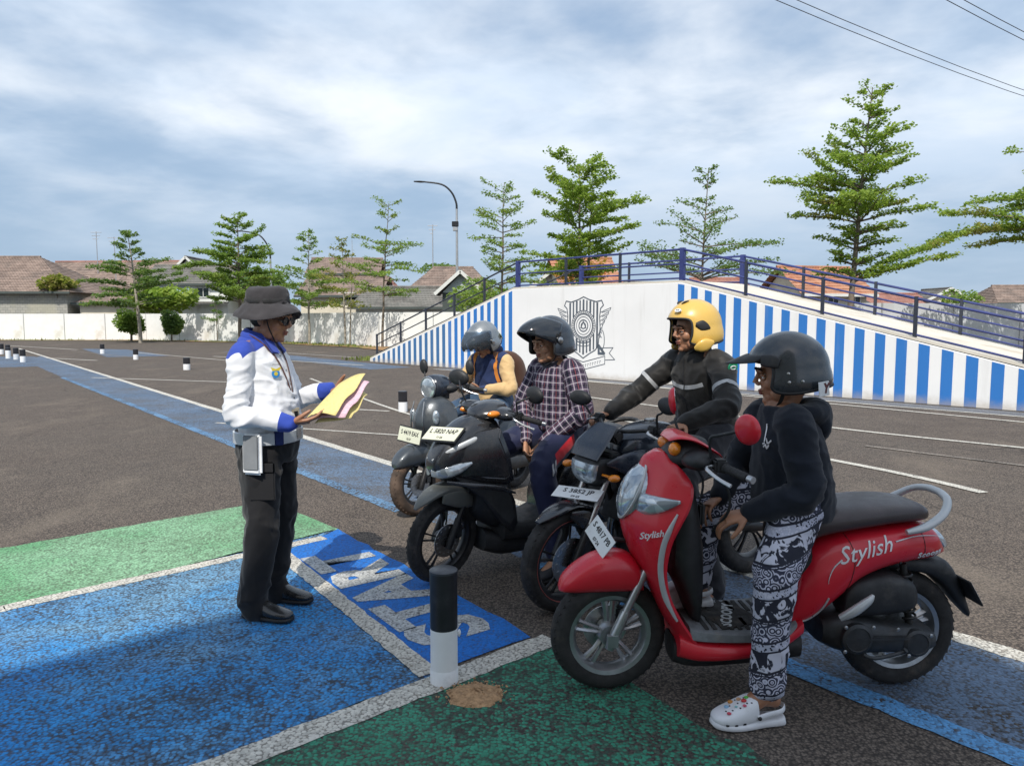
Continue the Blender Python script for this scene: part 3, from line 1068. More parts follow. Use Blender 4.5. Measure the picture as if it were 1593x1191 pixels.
def lamp_post(label, x, y, zb, tip, box=None):
    t = thing('lamp_post', label, 'lamp post', (x, y, 0), 0, 'curved lamp posts beyond the wall')
    MB().tube([(0, 0, 0), (0, 0, zb * 0.5), (0, 0, zb)], [0.11, 0.085, 0.07], 10).build('pole', M_POLE, t, 60)
    dx_, dz_ = tip[0], tip[1] - zb
    path = [(0, 0, zb), (0.02 * dx_, 0, zb + dz_ * 0.25), (0.16 * dx_, 0, zb + dz_ * 0.62), (0.45 * dx_, 0, zb + dz_ * 0.90), (dx_, 0, zb + dz_)]
    MB().tube(path, [0.07, 0.065, 0.06, 0.055, 0.05], 8, 5).build('arm', M_DARKMETAL, t, 60)
    MB().sweep([(dx_ + 0.1, 0, tip[1] - 0.01, 0.04, 0.07), (dx_ - 0.2, 0, tip[1], 0.06, 0.12), (dx_ - 0.62, 0, tip[1] + 0.02, 0.035, 0.08)], 2.4, 10, 3).build('lamp_head', M_DARKMETAL, t, 50)
    if box:
        MB().box((-0.1, 0, box), (0.42, 0.3, 0.32)).build('control_box', M_DARKMETAL, t, 0, 0.02)
        MB().box((-0.1, 0, box - 0.32), (0.3, 0.24, 0.24)).build('floodlight', M_POLE, t, 0, 0.02)
    return t


lamp_post('tall curved lamp post with a small box, left of the ramp top', -3.53, 48, 8.5, (-2.1, 10.2), 7.55)
lamp_post('shorter curved lamp post behind the officer', -19.4, 60, 6.3, (-2.3, 8.5))


def aerial(label, x, y, h, w):
    t = thing('tv_aerial', label, 'aerial', (x, y, 0), 0, 'aerials over the roofs')
    MB().tube([(0, 0, 2.5), (0, 0, h)], 0.045, 6).build('mast', M_POLE, t, 60)
    for k in range(3):
        MB().tube([(-w / 2 + 0.1 * k, 0, h - 0.1 - k * 0.35), (w / 2 - 0.2 * k, 0, h - 0.1 - k * 0.35)], 0.03, 5).build('crossbar', M_POLE, t, 60)
    return t


aerial('thin aerial mast left of the tall lamp post', -7.2, 68, 10.0, 0.9)
aerial('aerial with crossbars over the pink ridged roof', -42.5, 80, 10.2, 1.4)
aerial('low aerial left of the tree with the leaning trunk', -45.5, 82, 11.0, 1.2)

M_WIRE = mat('black_wire', (0.03, 0.03, 0.035), 0.6)
wd = V((12.2, 8.3, 0)).normalized()
for (lab, p0, dz_) in (('upper wire of the lower pair crossing the upper right sky', V((10.94, 34.6, 16.55)), 0),
                       ('lower wire of the lower pair crossing the upper right sky', V((10.70, 34.6, 16.25)), 0),
                       ('upper wire of the pair at the top right corner', V((18.90, 34.6, 16.51)), 0),
                       ('lower wire of the pair at the top right corner', V((18.60, 34.6, 16.25)), 0)):
    pts = []
    for k in range(-8, 13):
        s = k * 6.4
        pts.append(p0 + wd * s + V((0, 0, 0.0008 * (s - 16) ** 2 - 0.2)))
    mb = MB()
    mb.tube(pts, 0.019, 5)
    tag(mb.build('overhead_wire', M_WIRE, None, 60), lab, 'wire', 'overhead wires')

# ------------------------------------------------------------------ trees
def leaf_mat(name, dark, light, tint=None, tint_amt=0.0):
    t = NT(name)
    rnd_ = t.geo.outputs['Random Per Island']
    c = t.mix(t.step(rnd_, 0.0, 1.0), dark, light)
    if tint:
        c = t.mix(t.step(t.noise(0.55, 3, 0.5, t.pos), 0.55, 0.68, 0.0, tint_amt), c, tint)
    t.base(c)
    t.rough(0.55)
    t.set(Specular_IOR_Level=0.35)
    tr = t.n.new('ShaderNodeBsdfTranslucent')
    t.link(t.mix(0.45, c, (0.42, 0.60, 0.06)), tr.inputs['Color'])
    ms = t.n.new('ShaderNodeMixShader')
    ms.inputs[0].default_value = 0.48
    t.link(t.b.outputs[0], ms.inputs[1])
    t.link(tr.outputs[0], ms.inputs[2])
    t.link(ms.outputs[0], t.n['Material Output'].inputs['Surface'])
    return t.m


M_BARK = mat('tree_bark', (0.16, 0.13, 0.10), 0.95, 0, 0.3, 6.0, bump=0.4, bscale=25)
M_BARK_PALE = mat('pale_tree_bark', (0.30, 0.27, 0.22), 0.95, 0, 0.25, 6.0)
M_LEAF_A = leaf_mat('deep_green_leaf', (0.075, 0.145, 0.055), (0.16, 0.25, 0.085))
M_LEAF_B = leaf_mat('mid_green_leaf', (0.12, 0.22, 0.05), (0.27, 0.37, 0.085), (0.26, 0.26, 0.07), 0.5)
M_LEAF_C = leaf_mat('bright_green_leaf', (0.15, 0.25, 0.04), (0.32, 0.42, 0.08), (0.32, 0.33, 0.08), 0.5)
M_LEAF_D = leaf_mat('yellowing_leaf', (0.16, 0.18, 0.045), (0.32, 0.28, 0.08), (0.32, 0.22, 0.09), 0.6)
M_LEAF_E = leaf_mat('bronze_tinted_leaf', (0.15, 0.255, 0.045), (0.34, 0.44, 0.09), (0.32, 0.23, 0.085), 0.7)


def add_leaf(mb, p, s, rr, up=0.75):
    n = V((rr.gauss(0, 1 - up), rr.gauss(0, 1 - up), 1)).normalized()
    a = V((rr.gauss(0, 1), rr.gauss(0, 1), 0))
    a = (a - n * a.dot(n)).normalized()
    b = n.cross(a)
    l, w = s * rr.uniform(0.8, 1.35), s * rr.uniform(0.36, 0.56)
    c = p + a * l * 0.5
    mb.add([p - a * l * 0.1, c + b * w, p + a * l, c - b * w], [(0, 1, 2, 3)])


def pagoda_tree(label, x, y, h, rad, z0, tiers, seed, leaf, bark=None, nb=6, leafs=0.15, dens=1.0, lean=(0, 0), tr=0.10, rise=0.16, top=1.0, cat_group='young layered trees along the wall', profile=None, two=False, arms=()):
    """tree with flat, layered branches: trunk, limbs and sprays of small leaves"""
    rr = random.Random(seed)
    leafs, dens = leafs * 0.62, dens * 1.25
    t = thing('layered_tree', label, 'tree', (x, y, 0), 0, cat_group)
    tk, cr = MB(), MB()
    path = [V((lean[0] * (k / 7) ** 1.5 + rr.gauss(0, 0.02) * h * 0.1, lean[1] * (k / 7), h * k / 7)) for k in range(8)]
    radii = [max(0.014, tr * (1 - 0.88 * (k / 7))) for k in range(8)]
    tk.tube([tuple(p) for p in path], radii, 8, 2)
    if two:
        p2 = [p + V((0.22 + 0.05 * k, 0.1, 0)) for k, p in enumerate(path)]
        tk.tube([tuple(p) for p in p2], [q * 0.7 for q in radii], 7, 2)

    def at_h(z):
        f = min(6.999, max(0, z / h * 7))
        i = int(f)
        return path[i].lerp(path[i + 1], f - i)

    def branch(p, az, L, up, r0):
        n = max(4, int(L / 0.16))
        q = V(p)
        d = V((cos(az), sin(az), up)).normalized()
        pts, side = [q.copy()], 1
        for i in range(n):
            f = i / n
            d = (d + V((rr.gauss(0, 0.07), rr.gauss(0, 0.07), -0.012 + rr.gauss(0, 0.03)))).normalized()
            q = q + d * (L / n)
            pts.append(q.copy())
            if f > 0.12:
                for s in (1, -1):
                    if rr.random() < 0.32:
                        continue
                    sl = L * 0.36 * (1 - 0.60 * f) * rr.uniform(0.5, 1.15)
                    sd = (d * 0.65 + V((-d.y, d.x, 0.0)) * s * rr.uniform(0.6, 1.0) + V((0, 0, rr.uniform(0.0, 0.22)))).normalized()
                    m = max(2, int(sl / 0.13))
                    for j in range(1, m + 1):
                        e = q + sd * (sl * j / m)
                        for _ in range(max(1, int(rr.uniform(3.0, 6.6) * dens))):
                            add_leaf(cr, e + V((rr.gauss(0, 0.06), rr.gauss(0, 0.06), rr.gauss(0.02, 0.05))), leafs, rr, 0.35)
                for _ in range(max(1, int(3.2 * dens))):
                    add_leaf(cr, q + V((rr.gauss(0, 0.06), rr.gauss(0, 0.06), rr.gauss(0.02, 0.04))), leafs, rr, 0.35)
        tk.tube([tuple(k) for k in pts[::2] + [pts[-1]]], [max(0.006, r0 * (1 - 0.85 * i / (len(pts[::2]))))for i in range(len(pts[::2]) + 1)], 5)

    for k in range(tiers):
        f = k / max(1, tiers - 1)
        z = z0 + (h - z0) * (0.02 + 0.92 * f ** 0.92) + rr.uniform(-0.03, 0.03) * h * 0.4
        Rk = rad * (profile(f) if profile else (1 - 0.80 * f)) * rr.uniform(0.82, 1.12)
        p = at_h(z)
        off = rr.uniform(0, 2 * pi)
        m = max(3, int(nb * (1 - 0.35 * f)))
        for j in range(m):
            az = off + 2 * pi * j / m + rr.gauss(0, 0.22)
            dz_ = rr.uniform(-0.42, 0.42) * (h - z0) / tiers
            branch(at_h(min(h * 0.985, max(z0 * 0.8, p.z + dz_))), az, Rk * rr.uniform(0.5, 1.15), rise + 0.25 * f + rr.gauss(0, 0.10), 0.035 * (1 - 0.6 * f) * (h / 7))
    for (z, az, L, up) in arms:
        branch(at_h(z), R(az), L, up, 0.05)
    for _ in range(int(40 * dens * top)):
        add_leaf(cr, at_h(h * rr.uniform(0.95, 1.0)) + V((rr.gauss(0, 0.16), rr.gauss(0, 0.16), rr.uniform(-0.2, 0.12))), leafs, rr, 0.4)
    tk.build('trunk', bark or M_BARK, t, 60)
    cr.build('crown', leaf, t, 0)
    return t


pagoda_tree('dark layered tree with pale leaning trunk behind the left clipped bush', -23.6, 47, 7.0, 3.1, 2.3, 9, 1, M_LEAF_A, M_BARK_PALE, 6, 0.19, 1.25, (-0.5, 0), 0.13, 0.22)
pagoda_tree('broad dark layered tree standing behind the officer', -16.9, 46, 7.8, 3.3, 2.6, 9, 22, M_LEAF_B, M_BARK, 7, 0.19, 1.5, (0.1, 0), 0.13, 0.26, arms=((4.6, 182, 3.6, 0.32), (4.9, 170, 3.3, 0.36)), profile=lambda f: 1 - 0.72 * f)
pagoda_tree('mid green layered tree directly right of the officer', -12.05, 44, 6.6, 2.5, 2.2, 8, 3, M_LEAF_B, M_BARK_PALE, 6, 0.17, 1.1, (0.1, 0), 0.085, 0.18)
pagoda_tree('yellowing twin stemmed layered tree between two greener trees', -9.35, 41.5, 5.9, 2.0, 2.2, 7, 4, M_LEAF_D, M_BARK_PALE, 6, 0.16, 0.85, (-0.1, 0), 0.07, 0.2, two=True)
pagoda_tree('slender layered tree with long bare leader at the left foot of the ramp', -6.9, 39.5, 7.55, 2.2, 2.7, 8, 5, M_LEAF_B, M_BARK, 6, 0.16, 0.8, (0.42, 0), 0.075, 0.16, 0.8, profile=lambda f: (1 - 0.25 * f) if f < 0.6 else 0.30 + 0.3 * (f - 0.6))
pagoda_tree('layered tree rising behind the left rail post of the platform', -0.5, 34, 7.6, 2.15, 2.2, 10, 6, M_LEAF_B, M_BARK, 6, 0.15, 0.95, (0.15, 0), 0.08, 0.2, profile=lambda f: 1 - 0.55 * f)
pagoda_tree('dense bright green round topped tree behind the painted crest', 2.85, 31, 7.75, 3.1, 2.4, 9, 7, M_LEAF_C, M_BARK, 8, 0.17, 1.7, (-0.1, 0), 0.12, 0.34, profile=lambda f: 0.62 + 1.15 * f - 1.28 * f * f, two=True)
pagoda_tree('sparse layered tree with thin leader behind the corner post of the ramp', 7.3, 29, 7.3, 2.9, 2.9, 8, 8, M_LEAF_A, M_BARK, 6, 0.14, 0.75, (0.25, 0), 0.075, 0.30, 0.5, profile=lambda f: 1 - 0.75 * f if f < 0.7 else 0.22, arms=((3.2, -3, 2.9, 0.42), (3.1, 178, 2.4, 0.3)))
pagoda_tree('tallest layered tree, vivid green, right of the ramp platform', 13.6, 30, 10.6, 3.2, 2.9, 15, 9, M_LEAF_E, M_BARK, 7, 0.17, 1.25, (0.6, 0), 0.15, 0.26, profile=lambda f: (0.42 + 1.25 * f) if f < 0.4 else (0.92 - 1.0 * (f - 0.4)) if f < 0.75 else 0.40 - 0.4 * (f - 0.75), arms=((3.2, 5, 4.3, 0.50), (3.0, -12, 3.6, 0.42), (6.4, 178, 3.4, 0.30)))
pagoda_tree('layered tree cut off by the right edge of the view', 22.6, 30, 10.6, 4.0, 4.9, 9, 10, M_LEAF_E, M_BARK, 7, 0.17, 1.2, (0, 0), 0.16, 0.16, arms=((5.1, 178, 5.4, 0.05), (5.3, 186, 5.0, 0.05), (6.3, 180, 4.0, 0.16)))
pagoda_tree('small layered sapling against the white wall left of the officer', -19.9, 50, 2.9, 0.95, 1.4, 4, 13, M_LEAF_A, M_BARK, 5, 0.13, 1.3, (0, 0), 0.04, 0.1)


def blob_tree(name, label, x, y, zc, rx, rz, seed, leaf, n=1800, leafs=0.2, trunk=True, cat='tree', group=None, bark=None, lumps=9):
    rr = random.Random(seed)
    t = thing(name, label, cat, (x, y, 0), 0, group)
    cr = MB()
    cs = []
    for _ in range(lumps):
        a, u = rr.uniform(0, 2 * pi), rr.uniform(-0.8, 0.9)
        q = sqrt(1 - u * u) * 0.6
        cs.append((V((cos(a) * q * rx, sin(a) * q * rx, zc + u * rz * 0.6)), rr.uniform(0.42, 0.62)))
    for i in range(n):
        c, k = rr.choice(cs)
        d = V((rr.gauss(0, 1), rr.gauss(0, 1), rr.gauss(0, 1))).normalized() * rr.uniform(0.75, 1.05) * k
        add_leaf(cr, c + V((d.x * rx, d.y * rx, d.z * rz)), leafs, rr, 0.25)
    tk = MB()
    tk.tube([(0, 0, 0), (0.02, 0, zc * 0.5), (0, 0.02, zc + rz * 0.3)], [max(0.03, rx * 0.09), max(0.025, rx * 0.07), 0.02], 7, 2)
    for k in range(6):
        c = cs[k % len(cs)][0]
        tk.tube([(0, 0, zc * 0.6), tuple(c * 0.55 + V((0, 0, zc * 0.28))), tuple(c)], [0.04 * rx, 0.03 * rx, 0.01], 5, 2)
    tk.build('trunk', bark or M_BARK, t, 60)
    cr.build('crown', leaf, t, 0)
    return t


blob_tree('clipped_bush', 'wider round clipped bush, left one of the two at the wall', -25.4, 49.4, 1.32, 0.92, 0.85, 31, M_LEAF_B, 5200, 0.15, cat='bush', group='clipped round bushes at the wall', lumps=16)
blob_tree('clipped_bush', 'darker egg shaped clipped bush, right one of the two at the wall', -22.9, 49.8, 1.25, 0.68, 0.80, 32, M_LEAF_A, 4600, 0.14, cat='bush', group='clipped round bushes at the wall', lumps=16)
blob_tree('leafy_tree', 'low bright green leafy tree behind the leaning pale trunk', -26.2, 56.5, 3.1, 2.3, 1.2, 33, M_LEAF_C, 2400, 0.34)
blob_tree('leafy_plant', 'yellow green plant growing before the brown hip roof', -36.5, 60.0, 4.3, 1.3, 0.7, 34, M_LEAF_D, 900, 0.3, cat='plant')
blob_tree('leafy_tree', 'distant tree crown just over the brown hip roof behind the kiosk', -6.4, 74, 6.2, 2.4, 0.8, 35, M_LEAF_A, 900, 0.3)
blob_tree('leafy_tree', 'green shrub tree at the wall below the platform end', -1.6, 40, 2.4, 1.6, 1.2, 36, M_LEAF_B, 1300, 0.2)
blob_tree('leafy_tree', 'distant bushy tree between the faded red roof and the right edge', 36.2, 60, 2.9, 1.5, 0.9, 37, M_LEAF_B, 800, 0.24)
blob_tree('leafy_tree', 'dark distant tree behind the officer and the second lamp post', -21.5, 64, 4.4, 2.2, 1.6, 38, M_LEAF_A, 1200, 0.32)
blob_tree('leafy_tree', 'orange tinged leafy tree in front of the orange roof behind the platform', 4.0, 41, 4.2, 1.5, 0.9, 39, leaf_mat('orange_leaf', (0.35, 0.11, 0.02), (0.45, 0.22, 0.04), (0.16, 0.20, 0.04), 0.8), 1000, 0.2)

# ------------------------------------------------------------------ bollards and sand
M_BOL_BLACK = mat('bollard_black_paint', (0.018, 0.018, 0.022), 0.35, 0, 0.3, 9.0, dirt=(0.09, 0.09, 0.09), dirt_amt=0.25)
M_BOL_WHITE = mat("bollard_white_paint", (0.80, 0.81, 0.82), 0.55, 0, 0.05, 7.0, dirt=(0.30, 0.30, 0.30), dirt_amt=0.35)
M_BOL_CAP = mat('bollard_cap_metal', (0.05, 0.055, 0.065), 0.4, 0.3, 0.2, 20.0)


def bollard(label, x, y, h, r, group, split=0.5, collar=True):
    t = thing('bollard', label, 'bollard', (x, y, 0), 0, group)
    zs = h * split
    MB().lathe([(r * 0.99, 0), (r, 0.01), (r, zs)], n=28).build('white_base', M_BOL_WHITE, t, 40)
    MB().lathe([(r + 0.0006, zs), (r + 0.0006, h - 0.012)], n=28).build('black_sleeve', M_BOL_BLACK, t, 40)
    MB().lathe([(r + 0.002, h - 0.012), (r + 0.002, h - 0.003), (r - 0.004, h), (0.004, h + 0.001)], n=28).build('cap', M_BOL_CAP, t, 40)
    if collar:
        MB().lathe([(r + 0.0025, 0.0), (r + 0.0025, 0.062), (r + 0.0005, 0.066)], n=28, cap=False).build('collar', M_BOL_WHITE, t, 40)
        MB().ball((r + 0.006, 0.01, zs - 0.03), (0.008, 0.014, 0.016), 8, 6).build('paint_blister', M_BOL_WHITE, t, 40)
    return t


bollard('nearest black and white bollard, beside the small sand heap', -0.290, 3.045, 0.495, 0.058, 'black and white bollards', 0.49)
for lab, x, y, h, r in (('lone bollard behind the front wheel of the grey round lamp scooter', -1.82, 12.25, 0.345, 0.075),
                        ('bollard left of the officer, biggest of three strung toward the wall', -9.83, 22.3, 0.37, 0.10),
                        ('middle one of the three bollards strung toward the wall', -14.21, 27.9, 0.39, 0.09),
                        ('smallest bollard of the three strung toward the wall', -18.01, 32.5, 0.42, 0.09),
                        ('foremost bollard of the cluster at the left edge', -17.35, 26.2, 0.45, 0.09),
                        ('second bollard of the cluster at the left edge', -18.73, 27.9, 0.44, 0.09),
                        ('white sided bollard in the middle of the left edge cluster', -19.5, 28.6, 0.42, 0.09),
                        ('fourth bollard of the cluster at the left edge, before the last', -21.0, 30.8, 0.45, 0.09),
                        ('rearmost bollard of the cluster at the left edge', -22.1, 32.0, 0.45, 0.09)):
    bollard(lab, x, y, h, r, 'black and white bollards', 0.48 if 'white sided' not in lab else 0.75, False)

M_SAND = mat('heap_sand', (0.38, 0.23, 0.12), 0.98, 0, 0.3, 60.0, bump=0.6, bscale=250)
mb = MB()
sr = random.Random(3)
rings = []
for i in range(9):
    f = i / 8
    rings.append([(cos(2 * pi * j / 40) * 0.118 * (1 - f) * (1 + 0.22 * noise.noise(V((cos(2 * pi * j / 40) * 2, sin(2 * pi * j / 40) * 2, 1)))) + sr.gauss(0, 0.003),
                   sin(2 * pi * j / 40) * 0.100 * (1 - f) + sr.gauss(0, 0.003), 0.006 + 0.022 * sin(f * pi / 2) + (sr.gauss(0, 0.0025) if i else -0.003)) for j in range(40)])
mb.ringloft(rings)
for _ in range(160):
    a, d = sr.uniform(0, 2 * pi), abs(sr.gauss(0.10, 0.03))
    s = sr.uniform(0.0015, 0.005)
    mb.box((cos(a) * d, sin(a) * d * 0.85, 0.010 + s / 2), (s * 2, s * 1.6, s), sr.uniform(0, 3))
so = mb.build('sand_heap', M_SAND, None, 50)
so.location = (-0.15, 2.925, 0)
tag(so, 'small heap of brown sand on the worn green paint beside the bollard', 'sand heap', kind='stuff')

# ------------------------------------------------------------------ motorcycles
def gloss(name, c, rough=0.25, coat=0.5, metal=0.0, dust=0.25, var=0.06):
    """painted panel: slight dust on the upward faces' grain, small waviness in the gloss"""
    t = NT(name)
    d = t.step(t.noise(7.0, 7, 0.72), 0.45, 0.78, 0.0, dust)
    cc = t.mix(t.step(t.noise(3.0, 3), 0.3, 0.7), tuple(x * (1 - var) for x in c), tuple(min(1, x * (1 + var)) for x in c))
    t.base(t.mix(d, cc, (0.20, 0.17, 0.14)))
    t.rough(t.step(t.noise(11.0, 5, 0.65), 0.3, 0.75, rough * 0.8, min(1.0, rough * 1.7)))
    t.set(Metallic=metal)
    t.b.inputs['Coat Weight'].default_value = coat
    t.b.inputs['Coat Roughness'].default_value = 0.08
    return t.m


M_RED = gloss('scooter_red_paint', (0.58, 0.010, 0.026), 0.32, 0.35, 0.0, 0.04)
M_BLACKP = gloss('black_panel_paint', (0.016, 0.018, 0.022), 0.22, 0.5, 0.0, 0.16)
M_GREYP = gloss('dark_grey_panel_paint', (0.055, 0.065, 0.075), 0.28, 0.5, 0.35, 0.20)
M_FENDERG = gloss('grey_fender_plastic', (0.12, 0.125, 0.115), 0.42, 0.1, 0.0, 0.35)
M_NAVYP = gloss('dark_blue_tank_paint', (0.018, 0.026, 0.042), 0.25, 0.5, 0.2, 0.18)
M_PLASTIC = mat('black_plastic', (0.016, 0.017, 0.019), 0.55, 0, 0.25, 14.0, bump=0.12, bscale=220, dirt=(0.10, 0.09, 0.08), dirt_amt=0.30)
M_RUBBER = mat('tyre_rubber', (0.022, 0.021, 0.021), 0.85, 0, 0.3, 12.0, bump=0.35, bscale=120, dirt=(0.16, 0.12, 0.09), dirt_amt=0.30)
M_RUBBER_DIRTY = mat('dusty_tyre_rubber', (0.075, 0.05, 0.036), 0.92, 0, 0.5, 9.0, bump=0.35, bscale=120, dirt=(0.20, 0.12, 0.075), dirt_amt=0.75)
M_ALLOY = mat('silver_alloy', (0.42, 0.43, 0.44), 0.34, 0.85, 0.12, 12.0, dirt=(0.12, 0.10, 0.09), dirt_amt=0.4)
M_STEEL = mat('brushed_steel', (0.50, 0.50, 0.50), 0.3, 1.0, 0.1, 20.0)
M_BLACKRIM = mat('black_rim_paint', (0.018, 0.018, 0.02), 0.38, 0.2, 0.2, 12.0, dirt=(0.10, 0.09, 0.08), dirt_amt=0.35)
M_ENGINE = mat('engine_casting', (0.045, 0.048, 0.052), 0.5, 0.5, 0.25, 14.0, bump=0.15, bscale=90, dirt=(0.10, 0.08, 0.07), dirt_amt=0.4)
M_SILVERP = mat('silver_plastic', (0.48, 0.50, 0.51), 0.35, 0.3, 0.06, 8.0)
M_SEAT = mat('dark_seat_leather', (0.050, 0.038, 0.040), 0.38, 0, 0.2, 9.0, bump=0.25, bscale=160)
M_SEATB = mat('black_seat_leather', (0.02, 0.02, 0.022), 0.5, 0, 0.2, 9.0, bump=0.25, bscale=160)
M_GRIP = mat('grip_rubber', (0.02, 0.02, 0.021), 0.75, 0, 0.2, 40.0, bump=0.5, bscale=180)
M_AMBER = mat('amber_lens', (0.72, 0.22, 0.015), 0.15, 0, 0.08, 30.0, coat=0.5)
M_PLATE = mat('plate_white', (0.72, 0.74, 0.74), 0.5, 0, 0.04, 12.0, dirt=(0.40, 0.38, 0.34), dirt_amt=0.3)
M_PLATEC = mat('plate_cream', (0.66, 0.66, 0.52), 0.5, 0, 0.05, 12.0, dirt=(0.40, 0.38, 0.30), dirt_amt=0.3)
M_INKBLACK = mat('black_print', (0.012, 0.012, 0.014), 0.5)
M_INKWHITE = mat('silver_print', (0.66, 0.66, 0.68), 0.35)
M_MIRROR = mat('mirror_glass', (0.60, 0.64, 0.68), 0.04, 1.0, 0.02)
M_MAT = mat('grey_floor_rubber', (0.17, 0.18, 0.19), 0.75, 0, 0.2, 20.0, bump=0.4, bscale=150, dirt=(0.20, 0.18, 0.15), dirt_amt=0.5)
M_SPRING = mat('black_spring', (0.02, 0.02, 0.02), 0.4, 0.3)


def lens_mat():
    t = NT('headlamp_lens')
    v = t.voro(26.0, t.obj, out='Color')
    f = t.xyz(v)[0]
    t.base(t.mix(f, (0.20, 0.24, 0.28), (0.62, 0.68, 0.72)))
    t.rough(0.10)
    t.set(Metallic=0.45)
    t.b.inputs['Coat Weight'].default_value = 0.8
    t.b.inputs['Coat Roughness'].default_value = 0.03
    t.bump(f, 0.5, 0.01)
    return t.m


M_LENS = lens_mat()


def steer_m(x, z, rake, ang):
    """turn about the steering axis that passes through (x,0,z)"""
    ax = V((-sin(rake), 0, cos(rake)))
    return Matrix.Translation((x, 0, z)) @ Matrix.Rotation(ang, 4, ax) @ Matrix.Translation((-x, 0, -z))


def wheel(name, parent, x, rad, w, rim_r, rim_m, tyre_m, M, spokes=5, double=True, disc=1, sw=0.016, disc_r=0.095):
    c = (x, 0, rad)
    mb = MB()
    pr = [(rim_r, -w * 0.36), (rim_r + 0.014, -w * 0.47), ((rim_r + rad) / 2 + 0.006, -w * 0.5), (rad - 0.02, -w * 0.42), (rad - 0.005, -w * 0.22), (rad, 0)]
    pr = pr + [(r, -y) for r, y in reversed(pr[:-1])]
    rings = []
    for k in range(48):
        a = 2 * pi * k / 48
        rings.append([V((x + r * cos(a), y, rad + r * sin(a))) for r, y in pr])
    mb.ringloft(rings, closed=True, cap=False, loop=True)
    # tread blocks: short raised bars across the crown
    for k in range(44):
        a = 2 * pi * k / 44
        for s in (-1, 1):
            Mx = Matrix.Rotation(-a, 3, 'Y') @ Matrix.Rotation(s * 0.55, 3, 'X')
            mb.box((x + (rad - 0.0125) * cos(a), s * w * 0.22, rad + (rad - 0.0125) * sin(a)), (0.010, w * 0.26, 0.014), M=Mx @ Matrix.Rotation(s * 0.45, 3, 'X'))
    mb.xform(M)
    ty = mb.build(name, tyre_m, parent, 50)
    mb = MB()
    pr = [(rim_r + 0.006, -w * 0.40), (rim_r + 0.010, -w * 0.34), (rim_r - 0.004, -w * 0.28), (rim_r - 0.016, -w * 0.10), (rim_r - 0.016, w * 0.10), (rim_r - 0.004, w * 0.28), (rim_r + 0.010, w * 0.34), (rim_r + 0.006, w * 0.40), (rim_r - 0.012, w * 0.36), (rim_r - 0.027, w * 0.14), (rim_r - 0.027, -w * 0.14), (rim_r - 0.012, -w * 0.36)]
    rings = []
    for k in range(48):
        a = 2 * pi * k / 48
        rings.append([V((x + r * cos(a), y, rad + r * sin(a))) for r, y in pr])
    mb.ringloft(rings, closed=True, cap=False, loop=True)
    for k in range(spokes):
        for da in ((-0.13, 0.13) if double else (0,)):
            a = 2 * pi * k / spokes + 0.3
            p0 = V((x + 0.032 * cos(a + da * 1.6), 0, rad + 0.032 * sin(a + da * 1.6)))
            p1 = V((x + (rim_r - 0.018) * cos(a + da), 0, rad + (rim_r - 0.018) * sin(a + da)))
            mb.tube([tuple(p0), tuple(p0.lerp(p1, 0.5) + V((0, 0.008, 0))), tuple(p1)], [sw * 0.75, sw * 0.6, sw * 0.85], 6, 2, flat=(1.2, 0.8))
    mb.lathe([(0.044, -w * 0.42), (0.05, -w * 0.2), (0.05, w * 0.2), (0.044, w * 0.42)], c, 'Y', 20)
    mb.xform(M)
    mb.build('rim', rim_m, ty, 40)
    if disc:
        mb = MB()
        mb.lathe([(disc_r, disc * w * 0.46 - 0.002), (disc_r, disc * w * 0.46 + 0.002)], c, 'Y', 32)
        for k in range(14):
            a = 2 * pi * k / 14
            mb.lathe([(0.008, disc * w * 0.46 + 0.0022 * disc), (0.007, disc * w * 0.46 + 0.003 * disc)], (x + disc_r * 0.78 * cos(a), 0, rad + disc_r * 0.78 * sin(a)), 'Y', 6)
        mb.xform(M)
        mb.build('brake_disc', M_STEEL, ty, 30)
        mb = MB()
        mb.box((x - disc_r * 0.75, disc * w * 0.52, rad + disc_r * 0.45), (0.055, 0.035, 0.085))
        mb.xform(M)
        mb.build('brake_caliper', M_ENGINE, ty, 0, 0.008)
    return ty


def mirror_part(parent, base, top, c, r, back_m, M, name='mirror', nrm=(-1, 0, 0.1), stem_r=0.006):
    mb = MB()
    mid = V(base).lerp(V(top), 0.5) + V((0.02, 0, 0.03))
    mb.tube([base, tuple(mid), top, c], stem_r, 8, 4)
    mb.xform(M)
    st = mb.build(name, M_PLASTIC, parent, 60)
    n = V(nrm).normalized()
    rot = n.to_track_quat('Z', 'Y').to_matrix()
    mb = MB()
    k = len(mb.v)
    rings = []
    for (s, h) in ((1.0, 0.004), (1.0, -0.004), (0.95, -0.012), (0.75, -0.022), (0.30, -0.028)):
        rings.append([rot @ V((r[0] * s * cos(2 * pi * j / 24), r[1] * s * sin(2 * pi * j / 24), h)) + V(c) for j in range(24)])
    mb.ringloft(rings)
    mb.xform(M)
    mb.build('mirror_shell', back_m, st, 45)
    mb = MB()
    mb.ringloft([[rot @ V((r[0] * 0.90 * cos(2 * pi * j / 24), r[1] * 0.90 * sin(2 * pi * j / 24), h)) + V(c) for j in range(24)] for h in (0.003, 0.0055)])
    mb.xform(M)
    mb.build('mirror_glass', M_MIRROR, st, 30)
    return st


